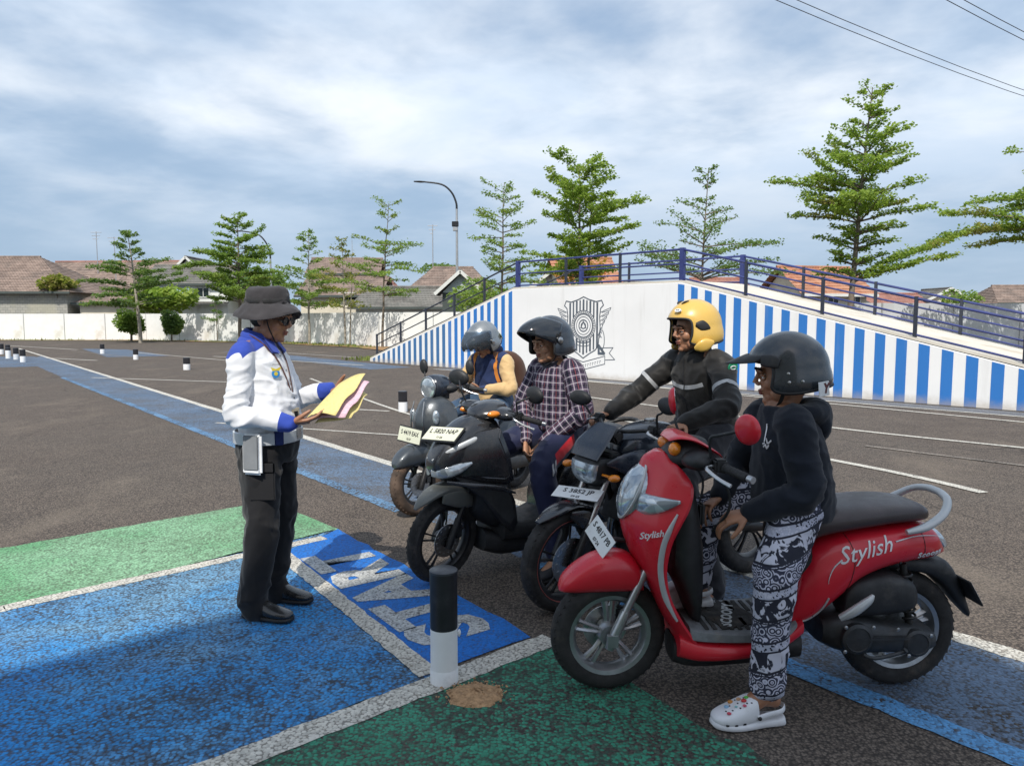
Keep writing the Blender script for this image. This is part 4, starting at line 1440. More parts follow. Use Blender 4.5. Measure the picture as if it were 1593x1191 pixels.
def handlebar(parent, x0, z0, reach, xe, ze, M, bar_m=None, lever_m=None, gl=0.115):
    """bar from the centre (x0,z0) out to (xe, ±reach, ze), with grips, levers and end weights"""
    mb = MB()
    mb.tube([(xe - 0.06, -reach, ze - 0.02), (xe, -reach * 0.62, ze), (x0, -0.07, z0), (x0, 0.07, z0), (xe, reach * 0.62, ze), (xe - 0.06, reach, ze - 0.02)], 0.011, 10, 3)
    mb.xform(M)
    hb = mb.build('handlebar', bar_m or M_PLASTIC, parent, 60)
    for s in (-1, 1):
        a = V((xe - 0.06, s * reach, ze - 0.02))
        d = (V((xe, s * reach * 0.62, ze)) - a).normalized()
        mb = MB()
        pts, rr = [], []
        for k in range(14):
            pts.append(tuple(a + d * (gl * k / 13)))
            rr.append(0.0175 if k % 2 else 0.0162)
        rr[-1] = 0.022
        mb.tube(pts, rr, 12)
        mb.xform(M)
        mb.build('grip', M_GRIP, hb, 40)
        mb = MB()
        mb.tube([tuple(a - d * 0.028), tuple(a - d * 0.004)], 0.014, 10)
        mb.xform(M)
        mb.build('bar_end', M_ALLOY, hb, 40)
        mb = MB()
        b = a + d * (gl + 0.03)
        mb.tube([tuple(b + V((0.02, 0, 0.0))), tuple(b + V((0.06, s * 0.02, -0.004))), tuple(a + d * 0.06 + V((0.07, 0, -0.02))), tuple(a + V((0.062, 0, -0.03)))], [0.008, 0.008, 0.007, 0.008], 7, 4, flat=(1.0, 0.7))
        mb.xform(M)
        mb.build('brake_lever', lever_m or M_STEEL, hb, 50)
        mb = MB()
        mb.box(tuple(b + V((0.0, 0, 0.002))), (0.05, 0.055, 0.05))
        mb.xform(M)
        mb.build('switch_box', M_PLASTIC, hb, 0, 0.008)
    return hb


def number_plate(parent, c, nrm, roll, m, lines, w=0.275, h=0.105, frame=None, M=Matrix()):
    """front plate; lines = (text, size, dy)"""
    n = V(nrm).normalized()
    x = V((0, 0, 1)).cross(n).normalized()
    y = n.cross(x)
    x2 = x * cos(roll) + y * sin(roll)
    fm = M @ frame_matrix(c, x2, n.cross(x2))
    mb = MB()
    mb.box((0, 0, 0), (w, h, 0.003))
    mb.xform(fm)
    p = mb.build('number_plate', m, parent, 0)
    if frame:
        mb = MB()
        mb.box((0, 0, -0.006), (w + 0.02, h + 0.02, 0.008))
        mb.xform(fm)
        mb.build('plate_frame', frame, p, 0, 0.003)
    for (s, size, dy) in lines:
        text_obj('plate_lettering', s, size, M_INKBLACK, p, fm @ Matrix.Translation((0, dy, 0.0022)), extrude=0.0003, bold=size * 0.02, sx=0.92)
    return p


def wrap_text(body, size, o, m, parent, stations, e, tilt=0.0, shear=0.0, bold=0.0, name='lettering', space=1.0, lift=0.0025, xs=1.0):
    """lettering laid on the left flank of a lofted panel"""
    me = text_mesh(body, size, 0.0, bold, shear, space)
    bm = bmesh.new()
    bm.from_mesh(me)
    bmesh.ops.triangulate(bm, faces=bm.faces[:])
    for _ in range(4):
        ed = [e for e in bm.edges if e.calc_length() > size * 0.16]
        if not ed:
            break
        bmesh.ops.subdivide_edges(bm, edges=ed, cuts=1)
        bmesh.ops.triangulate(bm, faces=bm.faces[:])
    bm.to_mesh(me)
    bm.free()
    me.transform(frame_matrix((o[0], 0, o[1]), (-1, 0, 0), (0, 0, 1)) @ Matrix.Rotation(tilt, 4, 'Z') @ Matrix.Diagonal((xs, 1, 1, 1)))
    dd = sorted(catmull(stations, 6), key=lambda q: q[0])
    for v in me.vertices:
        v.co.y = flank(dd, v.co.x, v.co.z, e) + lift
    me.materials.clear()
    me.materials.append(m)
    return link(name, me, parent)


def flank(dd, x, z, e):
    for a, b in zip(dd[:-1], dd[1:]):
        if a[0] <= x <= b[0]:
            t = (x - a[0]) / max(1e-6, b[0] - a[0])
            lo, hi, hw = [a[i] + (b[i] - a[i]) * t for i in (1, 2, 3)]
            q = min(0.97, abs(2 * (z - (lo + hi) / 2) / max(1e-4, hi - lo)))
            return hw * (1 - q ** e) ** (1 / e)
    return 0.1


def apron(parent, st, m, m_in, name='leg_shield', thick=0.05, n=17, p=1.9, q=0.75):
    """front leg shield: stations (z, x_front, x_side, halfwidth); curved round the front, hollow behind"""
    d = catmull(st, 4)
    rings, rin = [], []
    for (z, xf, xs, w) in d:
        fr, bk = [], []
        for j in range(n):
            u = -1 + 2 * j / (n - 1)
            f = (1 - abs(u) ** p) ** q if abs(u) < 1 else 0
            xx = xs + (xf - xs) * f
            fr.append(V((xx, u * w, z)))
            bk.append(V((xs - 0.012 + (xf - xs - thick + 0.012) * f * 0.9, u * w * 0.97, z)))
        rings.append(fr + list(reversed(bk)))
    return MB().ringloft(rings).build(name, m, parent, 35)


def bolt_row(parent, pts, r, m, axis='Y', name='bolt'):
    for p in pts:
        MB().lathe([(r, -0.002), (r, 0.003), (r * 0.6, 0.0045)], p, axis, 8).build(name, m, parent, 30)


HEAD = lambda a, b: atan2(b[1] - a[1], b[0] - a[0])

# ---- the red scooter -------------------------------------------------
red = thing('scooter', 'red scooter with Stylish lettering, nearest of the row, ridden by the person in patterned trousers', 'scooter', (0.402, 2.992, 0), R(180 + 2.56), 'parked scooters and motorcycle')
SM = steer_m(-0.06, 0.40, R(26), R(6))
I4 = Matrix()
wheel('front_wheel', red, 0, 0.245, 0.098, 0.168, M_ALLOY, M_RUBBER, SM, 5, True, -1)
wheel('rear_wheel', red, -1.225, 0.250, 0.11, 0.166, M_ALLOY, M_RUBBER, I4, 5, True, 0, 0.02)
for s in (-1, 1):
    mb = MB()
    mb.tube([(0.012, s * 0.072, 0.205), (0.0, s * 0.072, 0.245), (-0.055, s * 0.066, 0.36)], [0.019, 0.023, 0.021], 12)
    mb.tube([(-0.05, s * 0.066, 0.35), (-0.15, s * 0.062, 0.56)], 0.0165, 12)
    mb.box((0.004, s * 0.085, 0.245), (0.045, 0.02, 0.05))
    mb.xform(SM)
    mb.build('fork_leg', M_ALLOY, red, 50)
fst = [(0.212, 0.440, 0.462, 0.020), (0.195, 0.437, 0.497, 0.052), (0.145, 0.434, 0.545, 0.072), (0.07, 0.432, 0.588, 0.081), (-0.01, 0.430, 0.602, 0.083), (-0.075, 0.428, 0.588, 0.080), (-0.118, 0.428, 0.545, 0.072), (-0.132, 0.430, 0.470, 0.055)]
mb = MB().loft(fst, 'x', 2.5, 26, 4)
mb.xform(SM)
mb.build('front_fender', M_RED, red, 45)
ast = [(1.012, -0.175, -0.20, 0.045), (0.985, -0.135, -0.225, 0.085), (0.94, -0.115, -0.265, 0.130), (0.885, -0.085, -0.290, 0.165), (0.81, -0.060, -0.272, 0.186), (0.74, -0.045, -0.235, 0.192), (0.67, -0.055, -0.205, 0.186), (0.59, -0.085, -0.190, 0.178), (0.52, -0.125, -0.192, 0.170), (0.44, -0.165, -0.212, 0.164), (0.35, -0.208, -0.258, 0.158), (0.28, -0.246, -0.305, 0.155), (0.225, -0.272, -0.345, 0.150), (0.185, -0.300, -0.39, 0.140)]
shield = apron(red, ast, M_RED, None)
# silver trim that follows the edge of the leg shield
d = catmull(ast, 4)
for s in (-1, 1):
    mb = MB()
    pts = []
    for (z, xf, xs, w) in d:
        if 0.34 < z < 0.80:
            u = 0.965
            f = (1 - u ** 1.9) ** 0.75
            pts.append((xs + (xf - xs) * f + 0.003, s * (u * w + 0.004), z))
    rr = [0.0125 * min(1, 0.35 + 1.8 * min(i, len(pts) - 1 - i) / len(pts) * 2) for i in range(len(pts))]
    mb.tube(pts, rr, 8, 1, flat=(0.5, 1.0))
    mb.build('trim_strip', M_SILVERP, shield, 60)
MB().loft([(-0.245, 0.50, 0.90, 0.13), (-0.29, 0.42, 0.93, 0.150), (-0.33, 0.32, 0.88, 0.140), (-0.36, 0.29, 0.70, 0.12)], 'x', 3.0, 24, 3).build('inner_cover', M_PLASTIC, red, 45)
MB().box((-0.365, 0.06, 0.76), (0.02, 0.05, 0.09)).build('key_panel', M_ENGINE, red, 0, 0.008)
# headlamp: tall oval on the nose with a pointed lamp each side
rot = Matrix.Rotation(R(-24), 3, 'Y')
MB().ball((-0.108, 0.0, 0.842), (0.066, 0.098, 0.126), 22, 14, rot).build('headlamp', M_LENS, red, 60)
for s in (-1, 1):
    MB().sweep([(-0.098, s * 0.060, 0.812, 0.050, 0.020), (-0.130, s * 0.118, 0.815, 0.043, 0.022), (-0.180, s * 0.160, 0.824, 0.030, 0.016), (-0.245, s * 0.187, 0.840, 0.006, 0.006)], 2.2, 12, 4, lat=(0.6, s * 0.8, 0)).build('turn_signal', M_LENS, red, 50)
rims = MB()
pts = [(-0.066 + 0.0, 0, 0)]
ring = []
for k in range(36):
    a = 2 * pi * k / 36
    p = rot @ V((0.020, 0.099 * cos(a), 0.127 * sin(a))) + V((-0.112, 0, 0.842))
    ring.append(tuple(p))
rims.tube(ring, 0.006, 6, 1, loop=True)
rims.build('headlamp_rim', M_SILVERP, red, 60)
# handlebar group
hc = MB()
hc.ball((-0.305, 0, 1.005), (0.105, 0.135, 0.060), 18, 10, Matrix.Rotation(R(20), 3, 'Y'))
hc.ball((-0.33, 0.12, 0.995), (0.07, 0.10, 0.042), 14, 8, Matrix.Rotation(R(-18), 3, 'Z'))
hc.ball((-0.33, -0.12, 0.995), (0.07, 0.10, 0.042), 14, 8, Matrix.Rotation(R(18), 3, 'Z'))
hc.build('handlebar_cover', M_PLASTIC, red, 60)
MB().sweep([(-0.225, 0, 1.062, 0.006, 0.075), (-0.262, 0, 1.078, 0.010, 0.125), (-0.32, 0, 1.068, 0.010, 0.150), (-0.40, 0, 1.022, 0.007, 0.150), (-0.43, 0, 0.998, 0.004, 0.120)], 2.6, 18, 4).build('meter_visor', M_RED, red, 45)
for s in (-1, 1):
    MB().ball((-0.245, s * 0.082, 1.030), (0.026, 0.038, 0.028), 14, 8, Matrix.Rotation(R(s * -20), 3, 'Z')).build('amber_lamp', M_AMBER, red, 60)
handlebar(red, -0.335, 1.0, 0.335, -0.39, 0.985, I4)
MB().tube([(-0.36, 0.18, 0.955), (-0.42, 0.20, 0.90), (-0.44, 0.17, 0.80), (-0.40, 0.10, 0.70)], 0.006, 6, 4).build('brake_cable', M_PLASTIC, red, 60)
MB().tube([(-0.35, -0.16, 0.955), (-0.43, -0.14, 0.86), (-0.39, -0.08, 0.72)], 0.006, 6, 4).build('brake_cable', M_PLASTIC, red, 60)
mirror_part(red, (-0.355, 0.20, 1.015), (-0.37, 0.245, 1.11), (-0.450, 0.325, 1.143), (0.052, 0.058), M_RED, I4, nrm=(-0.80, -0.58, 0.12))
mirror_part(red, (-0.355, -0.20, 1.015), (-0.34, -0.245, 1.12), (-0.345, -0.300, 1.180), (0.055, 0.062), M_RED, I4, nrm=(-0.93, 0.30, 0.12))
# plate, hanging askew under the nose
number_plate(red, (0.040, 0.010, 0.655), (0.78, 0.50, 0.36), R(-30), M_PLATE, (('S 4817 PB', 0.036, 0.014), ('07·24', 0.022, -0.028)), 0.165, 0.092)
MB().tube([(-0.07, 0, 0.635), (0.028, 0.004, 0.650)], 0.009, 8).build('plate_bracket', M_PLASTIC, red, 60)
# floor
mb = MB().loft([(-0.305, 0.262, 0.318, 0.150), (-0.36, 0.262, 0.312, 0.172), (-0.50, 0.262, 0.306, 0.185), (-0.66, 0.270, 0.312, 0.190), (-0.73, 0.285, 0.345, 0.17)], 'x', 7.0, 24, 3)
fl = mb.build('floorboard', M_MAT, red, 35)
mb = MB()
for k in range(9):
    mb.box((-0.372 - k * 0.034, 0.095, 0.3135 - k * 0.0006), (0.016, 0.11, 0.005))
    mb.box((-0.372 - k * 0.034, -0.095, 0.3135 - k * 0.0006), (0.016, 0.11, 0.005))
mb.build('mat_ribs', M_RUBBER, fl, 0)
mo_ = frame_matrix((-0.50, 0.0, 0.3145), (-0.35, -1, 0), (-1, 0.35, 0))
mb = MB()
mb.box((-0.50, 0.0, 0.3105), (0.20, 0.24, 0.005), R(20))
mb.build('mat_badge', M_RUBBER, fl, 0)
text_obj('mat_lettering', 'SCOOPY', 0.062, M_SILVERP, fl, frame_matrix((-0.50, 0.01, 0.3142), (-0.34, -0.94, 0), (0.94, -0.34, 0)), extrude=0.0004, bold=0.002)
MB().loft([(-0.27, 0.170, 0.285, 0.135), (-0.34, 0.168, 0.268, 0.172), (-0.46, 0.178, 0.264, 0.190), (-0.58, 0.198, 0.272, 0.193), (-0.68, 0.235, 0.305, 0.190), (-0.755, 0.275, 0.36, 0.176)], 'x', 3.2, 22, 4).build('floor_skirt', M_RED, red, 45)
MB().loft([(-0.26, 0.13, 0.24, 0.08), (-0.34, 0.115, 0.22, 0.10), (-0.55, 0.125, 0.21, 0.10), (-0.78, 0.15, 0.27, 0.11)], 'x', 3.0, 18, 3).build('belly_cover', M_PLASTIC, red, 45)
# rear body
bst = [(-0.705, 0.300, 0.345, 0.140), (-0.735, 0.290, 0.53, 0.162), (-0.78, 0.300, 0.612, 0.176), (-0.82, 0.326, 0.650, 0.184), (-0.90, 0.398, 0.685, 0.190), (-0.98, 0.478, 0.703, 0.190), (-1.08, 0.528, 0.715, 0.184), (-1.20, 0.555, 0.725, 0.170), (-1.30, 0.566, 0.710, 0.145), (-1.345, 0.574, 0.665, 0.112), (-1.378, 0.582, 0.612, 0.075)]
body = MB().loft(bst, 'x', 2.7, 30, 5).build('rear_body', M_RED, red, 45)
wrap_text('Stylish', 0.084, (-0.985, 0.632), M_INKWHITE, body, bst, 2.7, R(14), 0.5, 0.0004, 'side_lettering', 1.02)
wrap_text('Scoopy', 0.036, (-1.275, 0.610), M_INKWHITE, body, bst, 2.7, R(7), 0.0, 0.0016, 'side_lettering', 1.12)
dd = sorted(catmull(bst, 6), key=lambda q: q[0])
for sw in ([(-1.115, 0.668), (-1.20, 0.684), (-1.29, 0.680), (-1.345, 0.662)], [(-0.895, 0.600), (-0.862, 0.568), (-0.845, 0.530), (-0.842, 0.505)]):
    mb = MB()
    pts = [(x, flank(dd, x, z, 2.7) + 0.0015, z) for x, z in catmull(sw, 5)]
    mb.tube(pts, [0.0032 * (1 - 0.8 * i / len(pts)) for i in range(len(pts))], 6, 1)
    mb.build('swoosh_stripe', M_INKWHITE, body, 60)
mb = MB()
pts = [(x, flank(dd, x, z, 2.7) + 0.002, z) for x, z in catmull([(-0.742, 0.335), (-0.78, 0.345), (-0.825, 0.390), (-0.848, 0.445)], 5)]
mb.tube(pts, [0.004] * len(pts), 6)
mb.build('trim_strip', M_SILVERP, body, 60)
wrap_text('Stylish', 0.036, (-0.135, 0.705), M_INKWHITE, shield, [(-0.27, 0.5, 0.9, 0.195), (-0.19, 0.4, 1.0, 0.178), (-0.10, 0.4, 1.0, 0.148), (-0.06, 0.4, 1.0, 0.12)], 6, R(12), 0.4, 0.0008, 'nose_lettering', lift=0.006)
for sm in ([(-0.905, 0.405), (-0.93, 0.50), (-0.945, 0.60), (-0.935, 0.685)], [(-1.235, 0.562), (-1.245, 0.62), (-1.235, 0.70)]):
    mb = MB()
    mb.tube([(x, flank(dd, x, z, 2.7) + 0.0004, z) for x, z in catmull(sm, 6)], 0.0014, 5)
    mb.build('panel_seam', M_PLASTIC, body, 60)
bolt_row(red, [(-0.80, flank(dd, -0.80, 0.36, 2.7) + 0.001, 0.36), (-1.15, flank(dd, -1.15, 0.575, 2.7) + 0.001, 0.575)], 0.006, M_PLASTIC, name='screw')
MB().loft([(-1.300, 0.628, 0.700, 0.100), (-1.345, 0.612, 0.690, 0.105), (-1.380, 0.598, 0.652, 0.088), (-1.393, 0.598, 0.62, 0.06)], 'x', 2.6, 20, 3).build('tail_lamp', M_LENS, red, 50)
MB().loft([(-0.70, 0.36, 0.58, 0.12), (-0.735, 0.36, 0.62, 0.14), (-0.79, 0.55, 0.66, 0.15)], 'x', 3.0, 20, 2).build('under_seat_cover', M_PLASTIC, red, 45)
MB().loft([(-0.665, 0.60, 0.65, 0.05), (-0.69, 0.60, 0.725, 0.105), (-0.75, 0.625, 0.755, 0.135), (-0.86, 0.672, 0.785, 0.158), (-1.0, 0.700, 0.803, 0.168), (-1.12, 0.716, 0.810, 0.160), (-1.22, 0.722, 0.806, 0.140), (-1.285, 0.726, 0.788, 0.105), (-1.31, 0.735, 0.762, 0.06)], 'x', 2.9, 28, 4).build('seat', M_SEAT, red, 50)
mb = MB()
mb.tube([(-1.155, 0.178, 0.706), (-1.23, 0.182, 0.728), (-1.305, 0.168, 0.772), (-1.352, 0.120, 0.815), (-1.368, 0.05, 0.832), (-1.370, 0, 0.834), (-1.368, -0.05, 0.832), (-1.352, -0.12, 0.815), (-1.305, -0.168, 0.772), (-1.23, -0.182, 0.728), (-1.155, -0.178, 0.706)],
        [0.014, 0.021, 0.020, 0.017, 0.016, 0.016, 0.016, 0.017, 0.020, 0.021, 0.014], 12, 4, flat=(1.0, 0.75))
mb.build('grab_rail', M_SILVERP, red, 60)
# swing unit
eng = MB().loft([(-0.86, 0.22, 0.33, 0.10), (-0.95, 0.185, 0.36, 0.15), (-1.10, 0.19, 0.335, 0.165), (-1.24, 0.19, 0.315, 0.165), (-1.31, 0.205, 0.29, 0.14)], 'x', 3.2, 22, 3, y0=0.02).build('engine_case', M_ENGINE, red, 40)
for (x, z, r_) in ((-0.97, 0.275, 0.062), (-1.215, 0.253, 0.055)):
    MB().lathe([(r_, 0.165), (r_, 0.188), (r_ * 0.8, 0.194), (r_ * 0.76, 0.190), (0.01, 0.191)], (x, 0, z), 'Y', 26).build('case_cover', M_ENGINE, eng, 40)
bolt_row(eng, [(-0.92, 0.186, 0.325), (-1.03, 0.19, 0.325), (-1.13, 0.19, 0.315), (-1.27, 0.186, 0.285), (-0.92, 0.186, 0.225), (-1.08, 0.188, 0.21), (-1.18, 0.19, 0.205)], 0.008, M_ALLOY)
MB().box((-1.09, 0.178, 0.276), (0.24, 0.03, 0.022)).build('cooling_rib', M_ENGINE, eng, 0, 0.006)
MB().loft([(-0.93, 0.36, 0.45, 0.06), (-0.97, 0.35, 0.50, 0.075), (-1.10, 0.355, 0.53, 0.08), (-1.20, 0.37, 0.50, 0.07), (-1.23, 0.39, 0.46, 0.05)], 'x', 3.6, 18, 3, y0=0.10).build('air_filter_box', M_PLASTIC, red, 40)
MB().sweep([(-0.885, 0.205, 0.372, 0.013, 0.012), (-0.93, 0.222, 0.405, 0.020, 0.016), (-0.985, 0.226, 0.448, 0.016, 0.013), (-1.005, 0.222, 0.470, 0.006, 0.008)], 2.2, 12, 4).build('foot_peg', M_SILVERP, red, 50)
MB().tube([(-0.98, 0.215, 0.225), (-1.02, 0.228, 0.215), (-1.12, 0.228, 0.235), (-1.14, 0.235, 0.25)], [0.008, 0.008, 0.008, 0.011], 8, 3).build('kick_lever', M_ENGINE, red, 60)
for k in range(1):
    mb = MB()
    mb.tube([(-1.215, 0.125, 0.30), (-1.18, 0.12, 0.56)], 0.014, 10)
    hx = []
    for i in range(60):
        t_ = i / 59
        c_ = V((-1.212, 0.125, 0.335)).lerp(V((-1.186, 0.12, 0.535)), t_)
        a = t_ * 2 * pi * 7
        hx.append(tuple(c_ + V((0.026 * cos(a), 0.026 * sin(a), 0))))
    mb.tube(hx, 0.0055, 6)
    mb.build('rear_shock', M_SPRING, red, 50)
MB().loft([(-1.12, 0.505, 0.56, 0.06), (-1.24, 0.500, 0.57, 0.075), (-1.34, 0.480, 0.56, 0.075), (-1.42, 0.415, 0.54, 0.068), (-1.48, 0.345, 0.45, 0.052), (-1.535, 0.290, 0.325, 0.03)], 'x', 3.0, 18, 3).build('rear_fender', M_PLASTIC, red, 40)
number_plate(red, (-1.495, 0, 0.432), (-0.86, 0, 0.50), 0, M_PLATE, (), 0.24, 0.10, M_PLASTIC)
MB().tube([(-1.30, -0.09, 0.22), (-1.05, -0.13, 0.21), (-0.85, -0.10, 0.20)], 0.02, 10, 3).build('exhaust_pipe', M_STEEL, red, 50)
MB().tube([(-1.02, -0.16, 0.25), (-1.35, -0.175, 0.31), (-1.42, -0.175, 0.325)], [0.045, 0.055, 0.045], 16, 2).build('muffler', M_ENGINE, red, 50)


def scooter_rear(root, paint, tailx=-1.45, seat_m=None, w=0.17):
    """engine unit, rear fender, shock and exhaust shared by the two other scooters"""
    MB().loft([(-0.88, 0.22, 0.34, 0.10), (-0.97, 0.19, 0.37, 0.15), (-1.12, 0.20, 0.345, 0.16), (-1.26, 0.20, 0.325, 0.16), (-1.33, 0.215, 0.30, 0.13)], 'x', 3.2, 20, 3, y0=0.02).build('engine_case', M_ENGINE, root, 40)
    MB().loft([(-0.98, 0.37, 0.48, 0.07), (-1.12, 0.37, 0.52, 0.08), (-1.22, 0.39, 0.48, 0.06)], 'x', 3.6, 18, 3, y0=0.10).build('air_filter_box', M_PLASTIC, root, 40)
    MB().loft([(-1.18, 0.52, 0.60, 0.06), (-1.34, 0.50, 0.60, 0.075), (-1.46, 0.42, 0.58, 0.068), (-1.58, 0.32, 0.36, 0.04)], 'x', 3.0, 18, 3).build('rear_fender', M_PLASTIC, root, 40)
    MB().tube([(-1.04, -0.16, 0.25), (-1.38, -0.175, 0.33), (-1.45, -0.175, 0.345)], [0.045, 0.055, 0.045], 16, 2).build('muffler', M_ENGINE, root, 50)
    MB().tube([(-1.25, 0.13, 0.30), (-1.20, 0.125, 0.58)], 0.024, 10).build('rear_shock', M_SPRING, root, 50)
    MB().loft([(-0.24, 0.16, 0.30, 0.09), (-0.36, 0.12, 0.26, 0.13), (-0.60, 0.12, 0.24, 0.14), (-0.82, 0.14, 0.28, 0.14)], 'x', 3.0, 18, 3).build('belly_cover', M_PLASTIC, root, 45)


# ---- black sport scooter --------------------------------------------
blk = thing('scooter', 'black angular sport scooter with grey beak fender, ridden by the person in the checked shirt', 'scooter', (-0.404, 4.245, 0), HEAD((0, 0), (-0.82, -0.57)), 'parked scooters and motorcycle')
SB = steer_m(-0.07, 0.45, R(26), R(14))
wheel('front_wheel', blk, 0, 0.262, 0.085, 0.196, M_BLACKRIM, M_RUBBER, SB, 5, True, 1, 0.011, 0.10)
wheel('rear_wheel', blk, -1.26, 0.268, 0.095, 0.196, M_BLACKRIM, M_RUBBER, I4, 5, True, 0, 0.014)
for s in (-1, 1):
    mb = MB()
    mb.tube([(0.012, s * 0.066, 0.225), (0.0, s * 0.066, 0.262), (-0.06, s * 0.062, 0.39)], [0.019, 0.022, 0.021], 12)
    mb.tube([(-0.055, s * 0.062, 0.38), (-0.17, s * 0.058, 0.62)], 0.016, 12)
    mb.xform(SB)
    mb.build('fork_leg', M_BLACKRIM, blk, 50)
mb = MB().sweep([(0.225, 0, 0.488, 0.006, 0.012), (0.17, 0, 0.527, 0.012, 0.045), (0.08, 0, 0.565, 0.018, 0.066), (-0.02, 0, 0.575, 0.022, 0.074), (-0.11, 0, 0.548, 0.022, 0.072), (-0.185, 0, 0.495, 0.015, 0.060), (-0.225, 0, 0.43, 0.008, 0.050)], 3.0, 18, 4)
for s in (-1, 1):
    mb.sweep([(0.07, s * 0.062, 0.535, 0.028, 0.010), (-0.03, s * 0.071, 0.520, 0.050, 0.010), (-0.12, s * 0.068, 0.490, 0.045, 0.010), (-0.18, s * 0.06, 0.46, 0.02, 0.008)], 2.6, 12, 3)
mb.xform(SB)
mb.build('front_fender', M_FENDERG, blk, 40)
# nose, wings and body panels
MB().loft([(0.600, -0.20, -0.02, 0.035), (0.635, -0.26, 0.050, 0.080), (0.68, -0.31, 0.088, 0.108), (0.74, -0.34, 0.088, 0.122), (0.80, -0.35, 0.055, 0.130), (0.87, -0.34, -0.005, 0.128), (0.93, -0.32, -0.075, 0.110), (0.965, -0.30, -0.13, 0.075), (0.98, -0.28, -0.17, 0.04)], 'z', 2.9, 26, 4).build('nose_cowl', M_BLACKP, blk, 32)
for s in (-1, 1):
    MB().sweep([(0.083, s * 0.022, 0.668, 0.022, 0.010), (0.045, s * 0.078, 0.672, 0.034, 0.014), (-0.030, s * 0.112, 0.690, 0.032, 0.016), (-0.115, s * 0.140, 0.722, 0.008, 0.010)], 2.4, 12, 4, lat=(0.7, s * 0.7, 0)).build('headlamp', M_LENS, blk, 45)
    MB().sweep([(0.085, s * 0.03, 0.74, 0.006, 0.004), (0.0, s * 0.105, 0.800, 0.014, 0.008), (-0.12, s * 0.136, 0.850, 0.016, 0.010), (-0.24, s * 0.145, 0.895, 0.004, 0.006)], 2.4, 10, 4, lat=(0.6, s * 0.8, 0)).build('position_lamp', M_SILVERP, blk, 45)
    # angular leg shield: two creased plates that widen to the rear
    for nm, poly, yo in (('leg_shield', [(0.075, 0.705), (-0.03, 0.80), (-0.16, 0.895), (-0.285, 0.915), (-0.345, 0.76), (-0.375, 0.60), (-0.33, 0.585), (-0.20, 0.600), (-0.06, 0.640)], 0.0),
                         ('lower_shield', [(-0.02, 0.650), (-0.20, 0.598), (-0.34, 0.580), (-0.385, 0.47), (-0.40, 0.34), (-0.37, 0.29), (-0.30, 0.35), (-0.20, 0.49), (-0.09, 0.585)], -0.022)):
        mb = MB()
        yy = lambda x: s * min(0.195, 0.075 + (0.075 - x) * 0.30 + yo)
        n_ = len(poly)
        c_ = (sum(p[0] for p in poly) / n_, sum(p[1] for p in poly) / n_)
        vs = [(x, yy(x), z) for x, z in poly] + [(x + (c_[0] - x) * 0.28, yy(x) + s * 0.020, z + (c_[1] - z) * 0.28) for x, z in poly] + [(x, yy(x) - s * 0.05, z) for x, z in poly]
        fs = [(k, (k + 1) % n_, n_ + (k + 1) % n_, n_ + k) for k in range(n_)] + [tuple(range(n_, 2 * n_))] + [(k, (k + 1) % n_, 2 * n_ + (k + 1) % n_, 2 * n_ + k) for k in range(n_)] + [tuple(range(2 * n_, 3 * n_))]
        mb.add(vs, fs)
        mb.build(nm, M_BLACKP if nm == 'leg_shield' else M_PLASTIC, blk, 24, 0.006)
    MB().sweep([(0.04, s * 0.12, 0.625, 0.008, 0.010), (-0.10, s * 0.190, 0.60, 0.016, 0.014), (-0.24, s * 0.226, 0.575, 0.016, 0.012), (-0.36, s * 0.222, 0.53, 0.006, 0.008)], 2.6, 12, 3).build('air_blade', M_BLACKP, blk, 40)
    MB().ball((-0.255, s * 0.155, 0.995), (0.045, 0.022, 0.020), 10, 6).build('turn_signal', M_AMBER, blk, 60)
MB().loft([(-0.17, 0.40, 0.95, 0.11), (-0.26, 0.32, 0.96, 0.15), (-0.34, 0.28, 0.93, 0.15), (-0.40, 0.26, 0.60, 0.13)], 'x', 3.2, 22, 3).build('inner_cover', M_PLASTIC, blk, 40)
MB().loft([(-0.33, 0.22, 0.37, 0.16), (-0.45, 0.215, 0.33, 0.180), (-0.62, 0.22, 0.33, 0.185), (-0.74, 0.25, 0.37, 0.175)], 'x', 4.0, 22, 3).build('floorboard', M_PLASTIC, blk, 40)
MB().loft([(-0.70, 0.30, 0.50, 0.13), (-0.78, 0.34, 0.66, 0.165), (-0.92, 0.44, 0.72, 0.178), (-1.10, 0.54, 0.745, 0.170), (-1.30, 0.63, 0.77, 0.135), (-1.46, 0.70, 0.785, 0.085), (-1.55, 0.74, 0.78, 0.04)], 'x', 2.7, 24, 4).build('rear_body', M_BLACKP, blk, 40)
MB().loft([(-0.66, 0.62, 0.70, 0.07), (-0.72, 0.64, 0.755, 0.12), (-0.86, 0.70, 0.775, 0.145), (-1.02, 0.72, 0.79, 0.160), (-1.10, 0.735, 0.835, 0.155), (-1.30, 0.765, 0.845, 0.12), (-1.38, 0.79, 0.82, 0.07)], 'x', 2.9, 24, 4).build('seat', M_SEATB, blk, 50)
MB().tube([(-1.25, 0.15, 0.75), (-1.45, 0.12, 0.83), (-1.52, 0, 0.85), (-1.45, -0.12, 0.83), (-1.25, -0.15, 0.75)], 0.016, 10, 4).build('grab_rail', M_PLASTIC, blk, 60)
hc = MB()
hc.ball((-0.30, 0, 1.005), (0.125, 0.120, 0.050), 18, 10, Matrix.Rotation(R(14), 3, 'Y'))
hc.ball((-0.325, 0.12, 1.0), (0.07, 0.10, 0.04), 14, 8, Matrix.Rotation(R(-15), 3, 'Z'))
hc.ball((-0.325, -0.12, 1.0), (0.07, 0.10, 0.04), 14, 8, Matrix.Rotation(R(15), 3, 'Z'))
hc.xform(SB)
hc.build('handlebar_cover', M_BLACKP, blk, 60)
